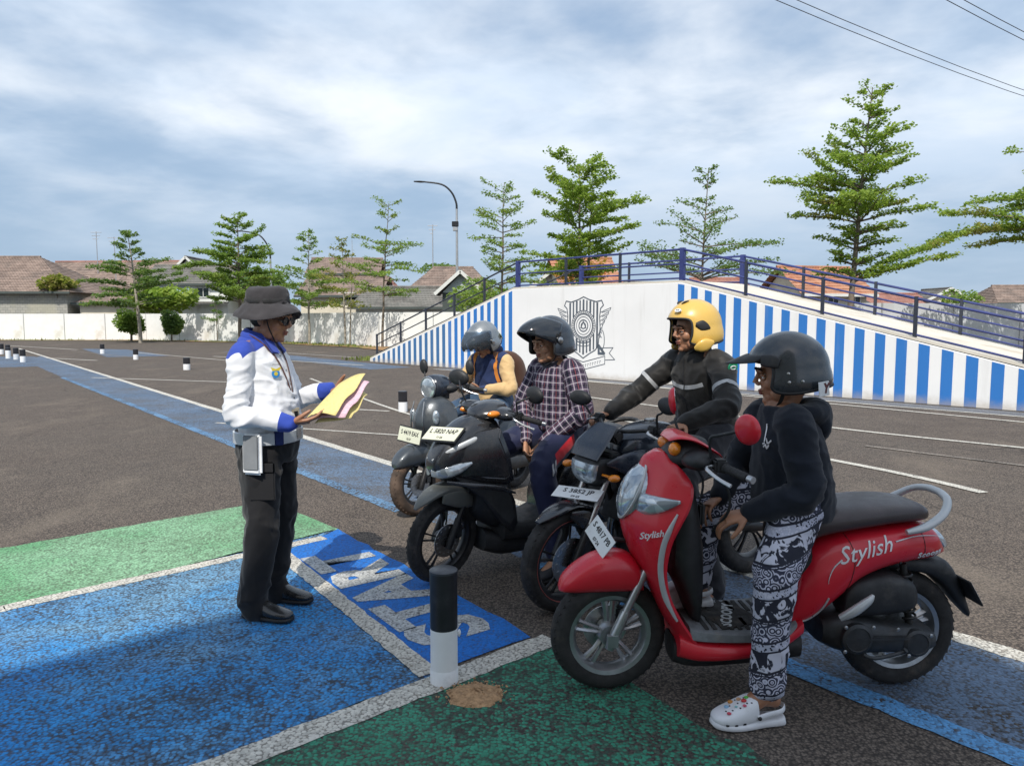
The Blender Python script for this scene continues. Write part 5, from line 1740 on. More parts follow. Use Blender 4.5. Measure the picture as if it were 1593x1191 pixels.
handlebar(blk, -0.33, 1.005, 0.335, -0.36, 0.995, SB)
mirror_part(blk, (-0.33, 0.22, 1.02), (-0.31, 0.25, 1.10), (-0.36, 0.32, 1.145), (0.075, 0.052), M_PLASTIC, SB, nrm=(-0.95, 0.2, 0.1))
mirror_part(blk, (-0.33, -0.22, 1.02), (-0.31, -0.25, 1.10), (-0.36, -0.32, 1.145), (0.075, 0.052), M_PLASTIC, SB, nrm=(-0.95, -0.2, 0.1))
number_plate(blk, (0.000, 0.0, 0.884), (0.60, 0.12, 0.80), R(5), M_PLATEC, (('L 5820 NAP', 0.048, 0.016), ('11·26', 0.024, -0.032)), 0.265, 0.105, M_PLASTIC)
MB().tube([(-0.70, 0.17, 0.40), (-0.735, 0.20, 0.47), (-0.74, 0.20, 0.52)], 0.012, 8, 2).build('fuel_hook', M_STEEL, blk, 50)
scooter_rear(blk, M_BLACKP)

# ---- grey retro scooter ---------------------------------------------
gry = thing('scooter', 'dark grey retro scooter with round headlamp, farthest of the row', 'scooter', (-0.758, 5.75, 0), HEAD((0, 0), (-0.62, -0.78)), 'parked scooters and motorcycle')
SG = steer_m(-0.06, 0.42, R(26), R(-4))
wheel('front_wheel', gry, 0, 0.250, 0.10, 0.166, M_BLACKRIM, M_RUBBER_DIRTY, SG, 6, True, 1, 0.012)
wheel('rear_wheel', gry, -1.24, 0.250, 0.11, 0.166, M_BLACKRIM, M_RUBBER, I4, 6, True, 0, 0.016)
for s in (-1, 1):
    mb = MB()
    mb.tube([(0.012, s * 0.07, 0.21), (0.0, s * 0.07, 0.25), (-0.06, s * 0.064, 0.38), (-0.16, s * 0.06, 0.58)], [0.018, 0.022, 0.02, 0.016], 12, 2)
    mb.xform(SG)
    mb.build('fork_leg', M_BLACKRIM, gry, 50)
mb = MB().loft([(0.215, 0.405, 0.435, 0.025), (0.19, 0.395, 0.485, 0.058), (0.12, 0.395, 0.540, 0.080), (0.03, 0.395, 0.572, 0.090), (-0.06, 0.40, 0.575, 0.090), (-0.12, 0.41, 0.55, 0.08)], 'x', 2.5, 24, 4)
mb.xform(SG)
mb.build('front_fender', M_GREYP, gry, 45)
gsh = apron(gry, [(0.930, -0.16, -0.21, 0.07), (0.905, -0.11, -0.235, 0.12), (0.86, -0.070, -0.265, 0.165), (0.78, -0.035, -0.270, 0.200), (0.70, -0.025, -0.250, 0.210), (0.61, -0.055, -0.225, 0.200), (0.52, -0.105, -0.215, 0.185), (0.43, -0.155, -0.225, 0.172), (0.34, -0.205, -0.265, 0.162), (0.27, -0.245, -0.315, 0.155), (0.21, -0.28, -0.36, 0.145)], M_GREYP, None)
for s in (-1, 1):
    mb = MB()
    ring = [(-0.062 + 0.02 * cos(2 * pi * k / 20), s * 0.115, 0) for k in range(20)]
    MB().ball((-0.098, s * 0.130, 0.775), (0.022, 0.030, 0.056), 16, 10, Matrix.Rotation(R(s * 20), 3, 'Z')).build('position_lamp', M_LENS, gsh, 60)
    MB().sweep([(-0.045, s * 0.055, 0.90, 0.004, 0.004), (-0.020, s * 0.062, 0.80, 0.006, 0.005), (-0.018, s * 0.066, 0.70, 0.006, 0.005), (-0.05, s * 0.06, 0.60, 0.004, 0.004)], 2.2, 8, 3).build('chrome_strip', M_STEEL, gsh, 60)
hd = MB()
hd.lathe([(0.02, 0.105), (0.075, 0.10), (0.098, 0.075), (0.102, 0.03), (0.095, -0.04), (0.07, -0.10), (0.03, -0.13)], (-0.26, 0, 1.0), 'X', 28)
hd.xform(SG)
hd.build('headlamp_housing', M_NAVYP, gry, 50)
hd = MB()
hd.lathe([(0.078, 0.095), (0.076, 0.108), (0.05, 0.116), (0.005, 0.119)], (-0.26, 0, 1.0), 'X', 28)
hd.xform(SG)
lamp = hd.build('headlamp', M_LENS, gry, 50)
hd = MB()
hd.tube([(-0.155, 0.083 * cos(2 * pi * k / 32), 1.0 + 0.083 * sin(2 * pi * k / 32)) for k in range(32)], 0.0075, 8, 1, loop=True)
hd.xform(SG)
hd.build('headlamp_rim', M_STEEL, lamp, 60)
hd = MB()
hd.ball((-0.33, 0, 0.985), (0.09, 0.14, 0.05), 16, 8)
hd.tube([(-0.30, 0, 0.90), (-0.31, 0, 0.98)], 0.06, 16)
hd.xform(SG)
hd.build('handlebar_cover', M_PLASTIC, gry, 60)
handlebar(gry, -0.345, 0.995, 0.33, -0.39, 0.99, SG)
mirror_part(gry, (-0.36, 0.22, 1.01), (-0.345, 0.25, 1.09), (-0.36, 0.275, 1.155), (0.040, 0.062), M_PLASTIC, SG, nrm=(-0.97, 0.1, 0.1))
mirror_part(gry, (-0.36, -0.22, 1.01), (-0.345, -0.25, 1.09), (-0.36, -0.275, 1.155), (0.040, 0.062), M_PLASTIC, SG, nrm=(-0.97, -0.1, 0.1))
number_plate(gry, (0.045, -0.02, 0.640), (0.97, -0.08, 0.22), R(-3), M_PLATEC, (('S 4419 EAX', 0.048, 0.014), ('03·27', 0.024, -0.034)), 0.27, 0.11, M_PLASTIC)
MB().loft([(-0.26, 0.42, 0.86, 0.14), (-0.30, 0.33, 0.88, 0.155), (-0.345, 0.29, 0.80, 0.14)], 'x', 3.0, 20, 3).build('inner_cover', M_PLASTIC, gry, 45)
MB().loft([(-0.30, 0.24, 0.33, 0.16), (-0.45, 0.24, 0.315, 0.185), (-0.66, 0.25, 0.32, 0.19), (-0.74, 0.27, 0.36, 0.17)], 'x', 5.0, 22, 3).build('floorboard', M_MAT, gry, 40)
MB().loft([(-0.70, 0.29, 0.40, 0.14), (-0.74, 0.30, 0.58, 0.170), (-0.84, 0.33, 0.68, 0.195), (-1.0, 0.42, 0.72, 0.205), (-1.18, 0.50, 0.73, 0.190), (-1.34, 0.55, 0.71, 0.150), (-1.45, 0.58, 0.66, 0.10), (-1.48, 0.60, 0.63, 0.06)], 'x', 2.5, 26, 4).build('rear_body', M_GREYP, gry, 45)
MB().loft([(-0.68, 0.64, 0.72, 0.09), (-0.74, 0.66, 0.76, 0.13), (-0.90, 0.70, 0.785, 0.155), (-1.10, 0.725, 0.80, 0.155), (-1.28, 0.73, 0.79, 0.12), (-1.34, 0.735, 0.765, 0.07)], 'x', 2.9, 24, 4).build('seat', M_SEAT, gry, 50)
MB().tube([(-1.20, 0.17, 0.72), (-1.38, 0.14, 0.80), (-1.44, 0, 0.82), (-1.38, -0.14, 0.80), (-1.20, -0.17, 0.72)], 0.014, 10, 4).build('grab_rail', M_STEEL, gry, 60)
scooter_rear(gry, M_GREYP)

# ---- dark naked motorcycle ------------------------------------------
moto = thing('motorcycle', 'dark street motorcycle with square headlamp, second from the right in the row', 'motorcycle', (0.286, 3.81, 0), HEAD((0, 0), (-0.88, -0.47)), 'parked scooters and motorcycle')
SX = steer_m(-0.09, 0.55, R(25), R(8))
M_REDRIM = mat('dull_red_rim_stripe', (0.30, 0.07, 0.06), 0.5)
fw_ = wheel('front_wheel', moto, 0, 0.285, 0.095, 0.212, M_BLACKRIM, M_RUBBER, SX, 5, True, 1, 0.012, 0.125)
mb = MB()
mb.tube([(0.2195 * cos(2 * pi * k / 48), 0.0395, 0.285 + 0.2195 * sin(2 * pi * k / 48)) for k in range(48)], 0.0035, 6, 1, loop=True)
mb.xform(SX)
mb.build('rim_stripe', M_REDRIM, fw_, 60)
wheel('rear_wheel', moto, -1.32, 0.30, 0.12, 0.212, M_BLACKRIM, M_RUBBER, I4, 5, True, 0, 0.015)
for s in (-1, 1):
    mb = MB()
    mb.tube([(0.01, s * 0.08, 0.25), (0.0, s * 0.08, 0.285), (-0.09, s * 0.08, 0.48)], [0.022, 0.026, 0.026], 14)
    mb.xform(SX)
    mb.build('fork_leg', M_BLACKRIM, moto, 50)
    mb = MB()
    mb.tube([(-0.085, s * 0.08, 0.47), (-0.255, s * 0.08, 0.845)], 0.0175, 14)
    mb.xform(SX)
    mb.build('fork_tube', M_STEEL, moto, 50)
mb = MB().sweep([(0.20, 0, 0.515, 0.006, 0.022), (0.10, 0, 0.555, 0.012, 0.058), (-0.02, 0, 0.580, 0.014, 0.064), (-0.14, 0, 0.545, 0.012, 0.060), (-0.22, 0, 0.475, 0.006, 0.050)], 3.0, 16, 4)
for s in (-1, 1):
    mb.sweep([(0.03, s * 0.064, 0.545, 0.018, 0.008), (-0.06, s * 0.074, 0.51, 0.050, 0.008), (-0.11, s * 0.074, 0.46, 0.03, 0.008)], 2.6, 10, 3)
mb.xform(SX)
mb.build('front_fender', M_BLACKP, moto, 40)
mb = MB()
mb.box((-0.22, 0, 0.84), (0.07, 0.22, 0.03))
mb.box((-0.17, 0, 0.715), (0.07, 0.20, 0.03))
mb.xform(SX)
mb.build('fork_yoke', M_ENGINE, moto, 0, 0.008)
# headlamp unit and small screen
mb = MB().loft([(0.668, -0.23, -0.135, 0.055), (0.70, -0.27, -0.098, 0.085), (0.75, -0.29, -0.082, 0.105), (0.80, -0.29, -0.088, 0.112), (0.825, -0.27, -0.11, 0.10)], 'z', 3.6, 24, 3)
mb.xform(SX)
mb.build('headlamp_shell', M_PLASTIC, moto, 40)
mb = MB().loft([(0.690, -0.14, -0.098, 0.050), (0.715, -0.14, -0.082, 0.080), (0.76, -0.14, -0.072, 0.094), (0.800, -0.15, -0.080, 0.098)], 'z', 3.4, 24, 3)
mb.xform(SX)
mb.build('headlamp', M_LENS, moto, 40)
mb = MB().sweep([(-0.095, 0, 0.825, 0.006, 0.105), (-0.135, 0, 0.885, 0.008, 0.115), (-0.20, 0, 0.945, 0.008, 0.100), (-0.25, 0, 0.985, 0.004, 0.075)], 3.0, 16, 3)
mb.xform(SX)
mb.build('fly_screen', M_NAVYP, moto, 40)
mb = MB()
mb.box((-0.275, 0, 0.925), (0.07, 0.15, 0.06), M=Matrix.Rotation(R(35), 3, 'Y'))
mb.xform(SX)
mb.build('instrument', M_PLASTIC, moto, 0, 0.012)
for s in (-1, 1):
    mb = MB()
    mb.tube([(-0.14, s * 0.09, 0.745), (-0.145, s * 0.165, 0.745)], 0.007, 8)
    mb.ball((-0.145, s * 0.185, 0.745), (0.035, 0.03, 0.02), 10, 6)
    mb.xform(SX)
    mb.build('turn_signal', M_AMBER, moto, 60)
handlebar(moto, -0.30, 0.955, 0.34, -0.385, 0.975, SX, M_BLACKRIM)
mirror_part(moto, (-0.36, 0.26, 0.99), (-0.33, 0.31, 1.09), (-0.34, 0.34, 1.13), (0.075, 0.045), M_PLASTIC, SX, nrm=(-0.95, 0.2, 0.1))
mirror_part(moto, (-0.36, -0.26, 0.99), (-0.35, -0.30, 1.03), (-0.34, -0.33, 1.075), (0.075, 0.045), M_PLASTIC, SX, nrm=(-0.95, -0.2, 0.1))
number_plate(moto, (-0.045, 0.02, 0.640), (0.30, 0.10, 0.95), R(8), M_PLATE, (('S 3852 JP', 0.050, 0.014), ('09·25', 0.024, -0.034)), 0.26, 0.105, None, SX)
mb = MB()
mb.tube([(-0.13, 0, 0.66), (-0.05, 0, 0.630)], 0.010, 8)
mb.xform(SX)
mb.build('plate_bracket', M_PLASTIC, moto, 60)
# tank, shrouds, seat, tail
MB().loft([(-0.30, 0.80, 0.875, 0.07), (-0.36, 0.75, 0.935, 0.125), (-0.46, 0.72, 0.975, 0.155), (-0.58, 0.72, 0.985, 0.160), (-0.70, 0.74, 0.945, 0.125), (-0.79, 0.76, 0.85, 0.085)], 'x', 2.7, 26, 4).build('fuel_tank', M_NAVYP, moto, 42)
MB().lathe([(0.038, 0.985), (0.038, 0.995), (0.03, 0.999)], (-0.55, 0, 0), 'Z', 20).build('fuel_cap', M_STEEL, moto, 40)
for s in (-1, 1):
    MB().sweep([(-0.16, s * 0.135, 0.80, 0.008, 0.008), (-0.24, s * 0.165, 0.80, 0.050, 0.016), (-0.36, s * 0.185, 0.78, 0.090, 0.022), (-0.50, s * 0.178, 0.75, 0.075, 0.020), (-0.62, s * 0.15, 0.74, 0.03, 0.014)], 2.8, 14, 4).build('tank_shroud', M_NAVYP, moto, 36)
MB().loft([(-0.72, 0.70, 0.80, 0.07), (-0.80, 0.72, 0.800, 0.12), (-0.95, 0.74, 0.805, 0.145), (-1.08, 0.755, 0.825, 0.14), (-1.16, 0.775, 0.875, 0.13), (-1.34, 0.81, 0.895, 0.11), (-1.42, 0.83, 0.87, 0.06)], 'x', 2.9, 24, 4).build('seat', M_SEATB, moto, 50)
MB().loft([(-0.76, 0.62, 0.75, 0.09), (-0.90, 0.64, 0.755, 0.125), (-1.12, 0.69, 0.78, 0.125), (-1.35, 0.76, 0.84, 0.09), (-1.52, 0.82, 0.87, 0.05)], 'x', 2.7, 20, 4).build('tail_fairing', M_NAVYP, moto, 40)
MB().tube([(-1.25, 0.12, 0.84), (-1.45, 0.10, 0.90), (-1.52, 0, 0.91), (-1.45, -0.10, 0.90), (-1.25, -0.12, 0.84)], 0.013, 10, 4).build('grab_rail', M_PLASTIC, moto, 60)
mb = MB()
for s in (-1, 1):
    mb.tube([(-0.28, s * 0.045, 0.80), (-0.45, s * 0.11, 0.66), (-0.70, s * 0.13, 0.55), (-0.82, s * 0.13, 0.40)], 0.020, 10, 3)
    mb.tube([(-0.27, s * 0.04, 0.74), (-0.36, s * 0.09, 0.50), (-0.42, s * 0.10, 0.32)], 0.016, 10, 3)
    mb.tube([(-0.75, s * 0.10, 0.62), (-1.05, s * 0.10, 0.70), (-1.35, s * 0.07, 0.79)], 0.014, 10, 3)
mb.build('frame', M_BLACKRIM, moto, 50)
mb = MB().loft([(-0.40, 0.24, 0.40, 0.10), (-0.48, 0.20, 0.48, 0.135), (-0.66, 0.19, 0.47, 0.145), (-0.80, 0.21, 0.43, 0.13), (-0.86, 0.25, 0.38, 0.09)], 'x', 3.2, 22, 3)
eng = mb.build('engine', M_ENGINE, moto, 40)
for s in (1, -1):
    MB().lathe([(0.098, s * 0.135), (0.098, s * 0.165), (0.085, s * 0.178), (0.07, s * 0.180), (0.065, s * 0.174), (0.012, s * 0.174)], (-0.72, 0, 0.315), 'Y', 30).build('crankcase_cover', M_ALLOY, eng, 40)
    bolt_row(eng, [(-0.72 + 0.09 * cos(a), s * 0.168, 0.315 + 0.09 * sin(a)) for a in (0.3, 1.35, 2.4, 3.45, 4.5, 5.55)], 0.008, M_STEEL)
cyl = MB()
Mx = Matrix.Rotation(R(-18), 3, 'Y')
for k in range(9):
    c_ = V((-0.50, 0, 0.47)) + Mx @ V((0, 0, k * 0.022))
    cyl.box(tuple(c_), (0.17, 0.20, 0.009), M=Mx)
cyl.box(tuple(V((-0.50, 0, 0.47)) + Mx @ V((0, 0, 0.09))), (0.13, 0.15, 0.24), M=Mx)
cyl.build('cylinder', M_ENGINE, eng, 0)
MB().box((-0.355, 0, 0.57), (0.035, 0.24, 0.24), M=Matrix.Rotation(R(-18), 3, 'Y')).build('radiator', M_PLASTIC, moto, 0, 0.006)
MB().tube([(-0.42, -0.03, 0.56), (-0.34, -0.06, 0.46), (-0.36, -0.09, 0.30), (-0.52, -0.11, 0.20), (-0.85, -0.14, 0.20), (-1.0, -0.16, 0.27)], 0.021, 12, 4).build('exhaust_pipe', M_STEEL, moto, 50)
MB().tube([(-0.98, -0.165, 0.26), (-1.12, -0.175, 0.36), (-1.36, -0.185, 0.52), (-1.42, -0.187, 0.56)], [0.035, 0.055, 0.06, 0.045], 16, 2).build('muffler', M_BLACKRIM, moto, 50)
for s in (-1, 1):
    MB().tube([(-0.82, s * 0.10, 0.38), (-1.10, s * 0.09, 0.34), (-1.34, s * 0.085, 0.30)], [0.026, 0.024, 0.02], 10, 2, flat=(0.7, 1.3)).build('swing_arm', M_BLACKRIM, moto, 50)
    MB().tube([(-0.74, s * 0.16, 0.30), (-0.76, s * 0.26, 0.305)], 0.013, 10).build('foot_peg', M_RUBBER, moto, 50)
MB().loft([(-1.10, 0.60, 0.70, 0.05), (-1.35, 0.62, 0.76, 0.07), (-1.55, 0.55, 0.76, 0.06), (-1.72, 0.42, 0.50, 0.04)], 'x', 3.0, 16, 3).build('rear_fender', M_PLASTIC, moto, 40)
MB().loft([(-1.45, 0.82, 0.87, 0.05), (-1.53, 0.82, 0.865, 0.045), (-1.55, 0.83, 0.85, 0.03)], 'x', 3.0, 16, 2).build('tail_lamp', mat('red_tail_lens', (0.35, 0.01, 0.01), 0.15, coat=0.5), moto, 50)
MB().tube([(-0.66, 0.12, 0.24), (-0.72, 0.24, 0.07), (-0.76, 0.29, 0.005)], 0.010, 8, 2).build('side_stand', M_BLACKRIM, moto, 60)

# ------------------------------------------------------------------ people
def fuse(mb, voxel, smooth_it=4, name='fused'):
    """one continuous surface out of overlapping closed shapes"""
    me = mb.mesh(name, [], 0)
    o = bpy.data.objects.new(name, me)
    col.objects.link(o)
    r = o.modifiers.new('r', 'REMESH')
    r.mode = 'VOXEL'
    r.voxel_size = voxel
    if smooth_it:
        s = o.modifiers.new('s', 'SMOOTH')
        s.factor = 0.5
        s.iterations = smooth_it
    dg = bpy.context.evaluated_depsgraph_get()
    out = bpy.data.meshes.new_from_object(o.evaluated_get(dg))
    bpy.data.objects.remove(o)
    bpy.data.meshes.remove(me)
    out.polygons.foreach_set('use_smooth', [True] * len(out.polygons))
    return out


def folds(me, amp, fx, fz, seed, extra=None):
    """cloth folds: creased noise pushed along the normals"""
    off = V((seed * 3.7, seed * 1.3, seed * 5.1))
    nn = [v.normal.copy() for v in me.vertices]
    for v, n in zip(me.vertices, nn):
        p = v.co
        w = noise.noise(V((p.x * 4, p.y * 4, p.z * 4)) + off) * 0.6
        q = V((p.x * fx + w, p.y * fx + w, p.z * fz + w * 1.5)) + off
        c = 1 - abs(noise.noise(q)) * 2
        c2 = 1 - abs(noise.noise(q * 2.1 + off)) * 2
        a = amp * (extra(p) if extra else 1)
        v.co = p + n * (a * (0.75 * c * abs(c) + 0.35 * c2 - 0.1))
    me.update()


def paint(me, mats, fn):
    for m in mats:
        me.materials.append(m)
    for p in me.polygons:
        p.material_index = fn(p.center, p.normal)


def region_cloth(name, cols, rough=0.8, var=0.05, weave=420.0, bump=0.25, soft=0.0016):
    """dyed cloth: base colour plus panels given by signed-distance masks r1, r2 ... stored on the mesh"""
    t = NT(name)
    f = t.step(t.noise(6.0, 5, 0.6), 0.3, 0.7)
    cc = None
    for i, c in enumerate(cols):
        ci = t.mix(f, tuple(x * (1 - var) for x in c), tuple(min(1, x * (1 + var)) for x in c))
        if i == 0:
            cc = ci
        else:
            a = t.n.new('ShaderNodeAttribute')
            a.attribute_name = 'r%d' % i
            cc = t.mix(t.step(a.outputs['Fac'], -soft, soft), cc, ci)
    t.base(cc)
    t.rough(rough)
    t.set(Specular_IOR_Level=0.25, Sheen_Weight=0.15)
    t.bump(t.noise(weave, 2), bump, 0.002)
    return t.m


def mask(me, i, fn):
    a = me.attributes.new('r%d' % i, 'FLOAT', 'POINT')
    for k, v in enumerate(me.vertices):
        a.data[k].value = fn(v.co)


def limb(mb, pts, rs, n=14, k=4, flat=None):
    mb.tube([tuple(p) for p in pts], list(rs), n, k, flat=flat)
    for p, r in ((pts[0], rs[0]), (pts[-1], rs[-1])):
        mb.ball(tuple(p), r, 12, 8)
    return mb


def hand_shapes(mb, W, d, n, side, curls=(0.5, 0.55, 0.6, 0.65), spread=0.06, s=1.0, thumb=(0.6, 0.75, 0.25), thumb_curl=0.35):
    """palm, four fingers and a thumb; d wrist->knuckles, n the way the palm faces, side +1/-1 puts the thumb along d x n"""
    d = V(d).normalized()
    n = V(n)
    n = (n - d * n.dot(d)).normalized()
    t = d.cross(n) * side
    W = V(W)
    P = lambda a, b, c: W + (d * a + t * b + n * c) * s
    mb.tube([P(-0.03, 0, 0), P(0.0, 0, 0), P(0.03, 0.002, 0), P(0.065, 0.0, 0), P(0.090, -0.001, 0)], [0.023 * s, 0.024 * s, 0.030 * s, 0.034 * s, 0.033 * s], 14, 2)
    k0 = len(mb.v) - 14 * 9
    for i in range(k0, len(mb.v)):              # flatten the palm
        q = V(mb.v[i]) - W
        h = q.dot(n)
        a = min(1, max(0, (q.dot(d) / s + 0.01) / 0.03))
        mb.v[i] = tuple(V(mb.v[i]) - n * h * 0.50 * a + t * q.dot(t) * 0.22 * a)
    for i, (b, L, r) in enumerate(((0.031, 0.92, 0.0086), (0.0105, 1.0, 0.0090), (-0.0105, 0.93, 0.0086), (-0.030, 0.75, 0.0076))):
        p = P(0.086 - abs(i - 1.2) * 0.004, b, 0)
        dd = (d + t * (b * spread / 0.03)).normalized()
        pts, rs = [P(0.055, b * 0.85, 0), p], [r * 1.0 * s, r * 1.08 * s]
        ang = 0
        for L_, f in ((0.044, 0.8), (0.027, 1.0), (0.021, 0.75)):
            ang += curls[i] * f
            dv = dd * cos(ang) + n * sin(ang)
            p = p + dv * (L_ * L * s)
            pts.append(p)
            rs.append(r * s * (1.0 if L_ > 0.03 else 0.92 if L_ > 0.025 else 0.72))
        mb.tube(pts, rs, 10, 3)
        mb.ball(tuple(pts[-1]), rs[-1], 8, 6)
    p = P(0.022, 0.026, 0.006)
    pts, rs = [P(0.005, 0.008, 0.004), p], [0.014 * s, 0.0135 * s]
    dv = (d * thumb[0] + t * thumb[1] + n * thumb[2]).normalized()
    for L_, r in ((0.038, 0.0112), (0.030, 0.0098), (0.022, 0.0076)):
        p = p + dv * L_ * s
        pts.append(p)
        rs.append(r * s)
        dv = (dv + d * thumb_curl + n * thumb_curl * 0.5 - t * thumb_curl * 0.4).normalized()
    mb.tube(pts, rs, 10, 3)
    mb.ball(tuple(pts[-1]), rs[-1], 8, 6)


def head_matrix(c, yaw=0.0, pitch=0.0, roll=0.0):
    return Matrix.Translation(V(c)) @ Matrix.Rotation(yaw, 4, 'Z') @ Matrix.Rotation(pitch, 4, 'Y') @ Matrix.Rotation(roll, 4, 'X')


def head_shapes(mb, M, neck, s=1.0):
    k = len(mb.v)
    mb.ball((-0.012, 0, 0.035), (0.100, 0.078, 0.098), 20, 14)
    mb.ball((0.018, 0, -0.020), (0.076, 0.068, 0.088), 18, 12)
    mb.ball((0.038, 0, -0.078), (0.048, 0.046, 0.036), 14, 10)
    mb.ball((0.074, 0, -0.096), (0.017, 0.022, 0.016), 10, 8)
    mb.tube([(0.086, -0.045, 0.026), (0.097, -0.020, 0.031), (0.098, 0, 0.029), (0.097, 0.020, 0.031), (0.086, 0.045, 0.026)], 0.0105, 8, 3)
    mb.tube([(0.094, 0, 0.022), (0.108, 0, -0.004), (0.114, 0, -0.022)], [0.0085, 0.0095, 0.0125], 10, 3)
    for y in (-1, 1):
        mb.ball((0.102, y * 0.012, -0.025), (0.011, 0.009, 0.008), 8, 6)
        mb.ball((0.056, y * 0.036, -0.024), (0.031, 0.028, 0.030), 12, 8)
        mb.ball((-0.010, y * 0.080, -0.005), (0.021, 0.008, 0.031), 10, 8, Matrix.Rotation(-0.25, 3, 'Y'))
        mb.ball((0.022, y * 0.048, -0.066), (0.042, 0.018, 0.034), 12, 8)
    mb.ball((0.094, 0, -0.052), (0.011, 0.022, 0.0065), 10, 6)
    mb.ball((0.092, 0, -0.064), (0.011, 0.019, 0.0075), 10, 6)
    for i in range(k, len(mb.v)):
        mb.v[i] = tuple(M @ (V(mb.v[i]) * s))
    mb.tube([tuple(neck), tuple(M @ V((-0.025, 0, -0.06))), tuple(M @ V((-0.02, 0, 0.0)))], [0.060, 0.053, 0.055], 14, 2)


def skin_mat(name, c):
    t = NT(name)
    f = t.noise(26.0, 5, 0.6)
    t.base(t.mix(t.step(f, 0.3, 0.7), tuple(x * 0.85 for x in c), tuple(x * 1.12 for x in c)))
    t.rough(0.48)
    t.set(Subsurface_Weight=0.12, Subsurface_Radius=(0.012, 0.005, 0.003))
    t.bump(t.noise(180.0, 3), 0.15, 0.002)
    return t.m


M_SKIN_A = skin_mat('brown_skin', (0.34, 0.165, 0.095))
M_SKIN_B = skin_mat('tan_skin', (0.43, 0.225, 0.135))
M_LIPS = mat('lips', (0.23, 0.075, 0.055), 0.5)
M_EYE = mat('eye_white', (0.62, 0.60, 0.56), 0.2)
M_IRIS = mat('dark_iris', (0.02, 0.012, 0.008), 0.15)
M_BROW = mat('brow_hair', (0.012, 0.010, 0.009), 0.8)
M_HAIR = mat('black_hair', (0.010, 0.009, 0.009), 0.6, bump=0.5, bscale=300)


def face_parts(root, M, s=1.0):
    for y in (-1, 1):
        c = M @ V((0.0800 * s, y * 0.031 * s, 0.004 * s))
        mb = MB()
        mb.ball(tuple(c), 0.0118, 12, 8)
        e = mb.build('eye', M_EYE, root, 60)
        mb = MB()
        mb.ball(tuple(M @ V((0.0868 * s, y * 0.0315 * s, 0.003 * s))), 0.0060, 10, 6)
        mb.build('iris', M_IRIS, e, 60)
        mb = MB()
        mb.tube([tuple(M @ V(p)) for p in ((0.080, y * 0.047, 0.008), (0.0905, y * 0.032, 0.0115), (0.0905, y * 0.018, 0.007))], 0.0058, 8, 2)
        mb.tube([tuple(M @ V(p)) for p in ((0.079, y * 0.046, -0.003), (0.088, y * 0.032, -0.0075), (0.088, y * 0.018, -0.004))], 0.0045, 8, 2)
        mb.build('eyelid', root.data.materials[0] if root.type == 'MESH' else M_SKIN_A, root, 60)
        mb = MB()
        mb.tube([tuple(M @ V(p)) for p in ((0.088, y * 0.052, 0.030), (0.104, y * 0.034, 0.0385), (0.108, y * 0.014, 0.034))], [0.003, 0.0052, 0.003], 6, 3, flat=(1, 0.8))
        mb.build('eyebrow', M_BROW, root, 60)


def make_body(label, loc, rz, J, skin, hands, yaw=0.0, pitch=0.0, roll=0.0, group=None, feet=True):
    """continuous skin surface: head, neck, slim trunk and limbs (dressed over), hands with fingers"""
    mb = MB()
    M = head_matrix(J['head'], yaw, pitch, roll)
    head_shapes(mb, M, J['neck'])
    limb(mb, [J['pelvis'], J['chest'], J['neck']], [0.085, 0.095, 0.06])
    for s in 'LR':
        limb(mb, [J['neck'], J['sh' + s]], [0.05, 0.042])
        limb(mb, [J['sh' + s], J['el' + s], J['wr' + s]], [0.040, 0.032, 0.0235], k=3)
        limb(mb, [J['pelvis'], J['hip' + s]], [0.07, 0.06])
        limb(mb, [J['hip' + s], J['kn' + s], J['an' + s]], [0.060, 0.046, 0.034], k=3)
        if feet:
            a, t_ = V(J['an' + s]), V(J['toe' + s])
            limb(mb, [a, a.lerp(t_, 0.35) + V((0, 0, -0.01)), t_], [0.036, 0.034, 0.022], k=3)
            limb(mb, [a + V((0, 0, -0.02)), a + (a - t_).normalized() * 0.035 + V((0, 0, -0.05))], [0.034, 0.026])
    for s, h in hands.items():
        hand_shapes(mb, J['wr' + s], **h)
    me = fuse(mb, 0.0036, 3, 'person')
    Mi = M.inverted()

    def reg(c, n):
        q = Mi @ c
        if q.x > 0.092 and abs(q.y) < 0.020 and -0.071 < q.z < -0.048:
            return 1
        return 0
    paint(me, [skin, M_LIPS], reg)
    o = link('person', me)
    o.location = loc
    o.rotation_euler = (0, 0, rz)
    tag(o, label, 'person', group)
    face_parts(o, M)
    return o, M


def torso_sweep(mb, st, lat=(0, 1, 0), e=2.25):
    mb.sweep(st, e, 22, 4, True, lat)
    return mb


# ---- helmets ---------------------------------------------------------
def visor_mat(name, c, alpha):
    t = NT(name)
    t.base(c)
    t.rough(0.04)
    t.b.inputs['Coat Weight'].default_value = 0.6
    tr = t.n.new('ShaderNodeBsdfTransparent')
    tr.inputs['Color'].default_value = (min(1, c[0] * 3 + 0.5), min(1, c[1] * 3 + 0.52), min(1, c[2] * 3 + 0.55), 1)
    ms = t.n.new('ShaderNodeMixShader')
    fr = t.n.new('ShaderNodeFresnel')
    fr.inputs['IOR'].default_value = 1.45
    ms2 = t.math('ADD', t.math('MULTIPLY', fr.outputs[0], 1 - alpha), alpha, clamp=True)
    t.link(ms2, ms.inputs[0])
    t.link(tr.outputs[0], ms.inputs[1])
    t.link(t.b.outputs[0], ms.inputs[2])
    t.link(ms.outputs[0], t.n['Material Output'].inputs['Surface'])
    return t.m


